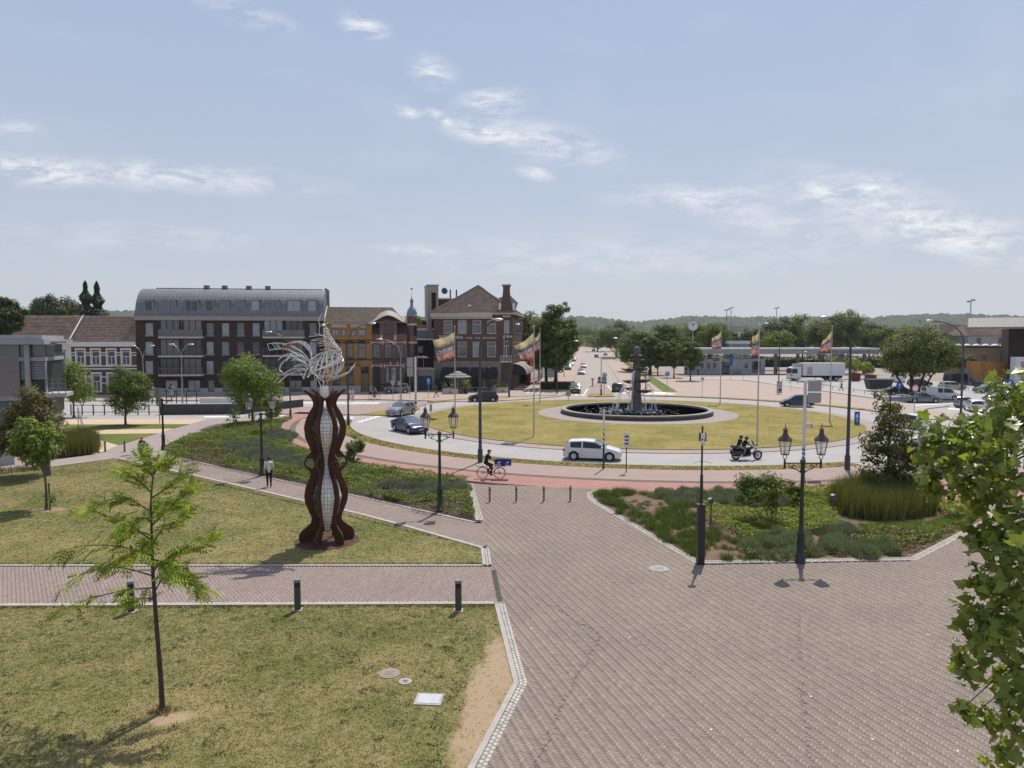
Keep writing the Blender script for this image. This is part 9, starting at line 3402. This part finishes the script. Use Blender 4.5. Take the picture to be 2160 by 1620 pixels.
def bicycle(label,loc,rz,frame_m,crate):
 t=thing("bicycle",label,"bicycle",loc,rz)
 r=.345
 wheel_bike(t,-.54,r)
 wheel_bike(t,.54,r)
 f=MB()
 bb,st,hdt,hdb=(-.12,0,.31),(-.30,0,.82),(.36,0,.92),(.41,0,.70)
 f.tube([bb,st],.018,6).tube([(.37,0,.84),(.0,0,.50),bb],.022,6).tube([hdb,(.05,0,.36),bb],.024,6).tube([hdt,hdb],.022,6)
 for s in(-1,1):
  f.tube([bb,(-.54,.05*s,r)],.012,5).tube([(-.28,0,.76),(-.54,.05*s,r)],.010,5).tube([hdb,(.54,.05*s,r)],.014,5)
 f.build("frame",frame_m,t)
 hb=MB().tube([hdt,(.33,0,1.06)],.016,6).tube([(.22,.28,1.08),(.32,.2,1.10),(.34,0,1.08),(.32,-.2,1.10),(.22,-.28,1.08)],.014,6)
 hb.build("handlebar",m_bblack,t)
 MB().ball((-.33,0,.93),.14,.09,.035,10,6).build("saddle",m_bblack,t,smooth=True)
 MB().tube([st,(-.32,0,.92)],.014,6).build("seat_post",m_galv,t)
 MB().box(-.98,-.42,-.06,.06,.74,.76).build("rear_rack",m_bblack,t)
 mg=MB()
 mg.strip([(-.54+(r+.035)*math.cos(R(a)),0,r+(r+.035)*math.sin(R(a)))for a in range(20,190,12)],.06,.006,side=(0,1,0))
 mg.strip([(.54+(r+.035)*math.cos(R(a)),0,r+(r+.035)*math.sin(R(a)))for a in range(10,150,12)],.06,.006,side=(0,1,0))
 mg.build("mudguard",m_bblack,t)
 cr_=MB().tube([(-.12,-.06,.31),(-.12,.06,.31)],.04,8)
 cr_.box(-.02,.06,-.14,-.06,.20,.225).box(-.3,-.22,.06,.14,.40,.425).tube([(-.12,-.07,.31),(.02,-.07,.21)],.01,4).tube([(-.12,.07,.31),(-.26,.07,.41)],.01,4)
 cr_.build("pedals",m_bblack,t)
 if crate:
  MB().box(.38,.92,-.22,.22,.80,.825).build("front_rack",m_bblack,t)
 return t
g=G(1036,1009)
bk=bicycle("black delivery bicycle with a big blue crate on its front rack",g,R(-4),m_bblack,True)
c=thing("delivery_crate","long blue folded edge delivery crate on the front rack of the bicycle","crate",(g.x+.74,g.y-.05,.828),R(-4))
MB().box(-.52,.52,-.20,.20,0,.02).box(-.52,.52,-.20,-.185,.02,.36).box(-.52,.52,.185,.20,.02,.36).box(-.52,-.505,-.185,.185,.02,.36).box(.505,.52,-.185,.185,.02,.36).build("shell",m_crate,c)
MB().box(-.54,.54,-.215,-.201,.33,.37).box(-.54,.54,.201,.215,.33,.37).box(-.54,-.521,-.2,.2,.33,.37).box(.521,.54,-.2,.2,.33,.37).build("lip",m_crate,c)
mk=MB().box(-.5,-.12,-.208,-.2005,.03,.09).box(.16,.46,-.208,-.2005,.03,.07)
mk.prism_xz([(-.3,.14),(-.14,.2),(-.1,.26),(-.22,.27),(-.34,.2)],-.207,-.2005).prism_xz([(.18,.16),(.38,.2),(.42,.27),(.26,.25)],-.207,-.2005)
mk.build("white_marks",m_swhite,c)
J=dict(pelvis=(-.33,0,1.03),neck=(-.20,0,1.52),head=(-.12,0,1.68),sh_l=(-.2,.19,1.46),sh_r=(-.2,-.19,1.46),hip_l=(-.31,.09,.98),hip_r=(-.31,-.09,.98),knee_l=(.08,.11,.83),ank_l=(-.22,.11,.48),toe_l=(-.08,.11,.44),knee_r=(.06,-.11,.70),ank_r=(-.02,
-.11,.29),toe_r=(.12,-.11,.245),elb_l=(-.02,.27,1.26),wr_l=(.16,.27,1.13),elb_r=(-.02,-.27,1.26),wr_r=(.16,-.27,1.13))
person("person in black with a cap riding the delivery bicycle along the red path",g,R(-4),J,h_black,h_black,hat=h_black)
g=G(789,842)
g=Vector((g.x,g.y,0))
bicycle("dark upright bicycle crossing before the red brick house",g,R(180),m_bblack,False)
person("person with a dark jacket riding the far bicycle to the left",g,R(180),J,h_grey,h_black)
bs=thing("bike_basket","dark basket bag on the far bicycle's handlebar","basket",(g.x-.52,g.y,.80))
MB().prism_xz([(-.16,0),(.16,0),(.2,.3),(-.2,.3)],-.18,.18).build("basket",h_black,bs)
for i,px in enumerate((1553,1562)):
 p=G(px,790)
 bicycle(("left" if i==0 else "right")+" bicycle parked against the kiosk wall",(p.x,p.y+.8,-.1),R(10+20*i),m_bblack,False)
g=G(1574,970,-.1)
mc=thing("motorcycle","black touring motorcycle with panniers carrying two riders","motorcycle",g,R(5))
m_chr=M("chrome",(0.65,0.65,0.66),(0.55,0.55,0.56),rough=.12,metal=.95)
for(x,r,w)in((-.78,.33,.09),(.86,.34,.065)):
 o=MB().lathe([(r*.66,-w),(r*.92,-w),(r,-w*.4),(r,w*.4),(r*.92,w),(r*.66,w)],24,cap=False).build("wheel",v_tyre,mc,smooth=True,loc=(x,0,r))
 o.rotation_euler=(R(90),0,0)
 rm=MB().lathe([(r*.68,-.03),(r*.68,.03),(r*.6,.03),(r*.6,-.03)],20,cap=False)
 for k in range(10):
  a=R(36*k)
  rm.tube([(.04*math.cos(a),.04*math.sin(a),0),(r*.64*math.cos(a+.15),r*.64*math.sin(a+.15),0)],.012,4)
 rm.lathe([(.17,-.05),(.17,-.045),(.1,-.045),(.1,-.05)],16)
 rm.build("rim",v_rim,o)
body_mesh("tank",[((-.05,0,.82),(.38,0,.90),.15,.12,0),((-.5,0,.74),(-.05,0,.74),.13,.12,1),((-.95,0,.72),(-.5,0,.74),.11,.13,1)],[PN,h_black],mc,step=.025,k=.05)
en=MB().box(-.25,.28,-.16,.16,.28,.62)
for s in(-1,1):
 for k in range(5):
  en.lathe([(.10,.0),(.115,.01),(.115,.025),(.10,.035)],10,(.05+s*.13,0,.5+.05*k))
en.build("engine",v_dark,mc)
ex=MB()
for s in(-1,1):
 ex.tube([(.2,s*.14,.45),(.1,s*.2,.28),(-.3,s*.22,.26),(-1.05,s*.22,.28)],[.035,.035,.045,.05],8)
ex.build("exhaust",m_chr,mc,smooth=True)
fk_=MB()
for s in(-1,1):
 fk_.tube([(.86,s*.1,.34),(.52,s*.1,1.0)],.028,8)
fk_.build("fork",m_chr,mc)
hbm=MB().tube([(.2,.38,1.08),(.34,.3,1.14),(.46,.1,1.06),(.46,-.1,1.06),(.34,-.3,1.14),(.2,-.38,1.08)],.016,6)
hbm.build("handlebar",m_chr,mc)
MB().ball((.66,0,.92),.12,.1,.1,12,8).build("headlight",v_lamp,mc,smooth=True)
MB().add([(.60,-.22,1.02),(.60,.22,1.02),(.42,.17,1.42),(.42,-.17,1.42),(.585,-.22,1.02),(.585,.22,1.02),(.405,.17,1.42),(.405,-.17,1.42)],[(0,1,2,3),(7,6,5,4),(0,4,5,1),(3,2,6,7),(0,3,7,4),(1,5,6,2)]).build("screen",v_glass,mc)
mg=MB()
for(x,r,a0,a1)in((.86,.38,20,170),(-.78,.38,0,150)):
 mg.strip([(x+r*math.cos(R(a)),0,.34+r*math.sin(R(a)))for a in range(a0,a1,10)],.18 if x<0 else.14,.012,side=(0,1,0))
mg.build("mudguard",PN,mc,smooth=True)
for s in(-1,1):
 body_mesh("pannier",[((-1.0,s*.30,.58),(-.58,s*.30,.58),.13,.14,0),((-1.0,s*.30,.48),(-.6,s*.30,.48),.12,.13,0)],[PN],mc,step=.03,k=.05)
 MB().ball((.36,s*.34,1.26),.05,.07,.045,8,5).build("mirror",PN,mc)
body_mesh("top_box",[((-1.0,-.16,.98),(-1.0,.16,.98),.15,.15,0),((-.85,-.16,1.0),(-.85,.16,1.0),.12,.12,0)],[PN],mc,step=.03,k=.06)
MB().box(-1.17,-1.14,-.1,.1,.72,.80).build("tail_light",v_tail,mc)
MB().box(-.02,.1,-.30,.30,.33,.36).box(-.5,-.38,-.30,.30,.40,.43).build("footboard",m_chr,mc)
Jd=dict(pelvis=(-.22,0,.93),neck=(-.06,0,1.42),head=(.0,0,1.59),sh_l=(-.06,.2,1.36),sh_r=(-.06,-.2,1.36),hip_l=(-.2,.11,.90),hip_r=(-.2,-.11,.90),knee_l=(.16,.24,.78),ank_l=(.04,.25,.42),toe_l=(.18,.25,.40),knee_r=(.16,-.24,.78),ank_r=(.04,
-.25,.42),toe_r=(.18,-.25,.40),elb_l=(.04,.32,1.16),wr_l=(.20,.36,1.12),elb_r=(.04,-.32,1.16),wr_r=(.20,-.36,1.12))
person("motorcycle driver in black leathers and a dark helmet",g,R(5),Jd,h_black,h_black,sleeve="long",helmet=h_helm,fat=1.1)
Jp={k_:(p[0]-.42,p[1],p[2]+.09)for k_,p in Jd.items()}
Jp.update(knee_l=(-.18,.27,.84),ank_l=(-.32,.30,.47),toe_l=(-.17,.30,.45),knee_r=(-.18,-.27,.84),ank_r=(-.32,-.30,.47),toe_r=(-.17,-.30,.45),elb_l=(-.42,.30,1.18),wr_l=(-.28,.22,1.05),elb_r=(-.42,-.30,1.18),wr_r=(-.28,-.22,1.05))
person("pillion rider in a black jacket and grey jeans on the motorcycle",g,R(5),Jp,h_black,h_jean,sleeve="long",helmet=h_helm)
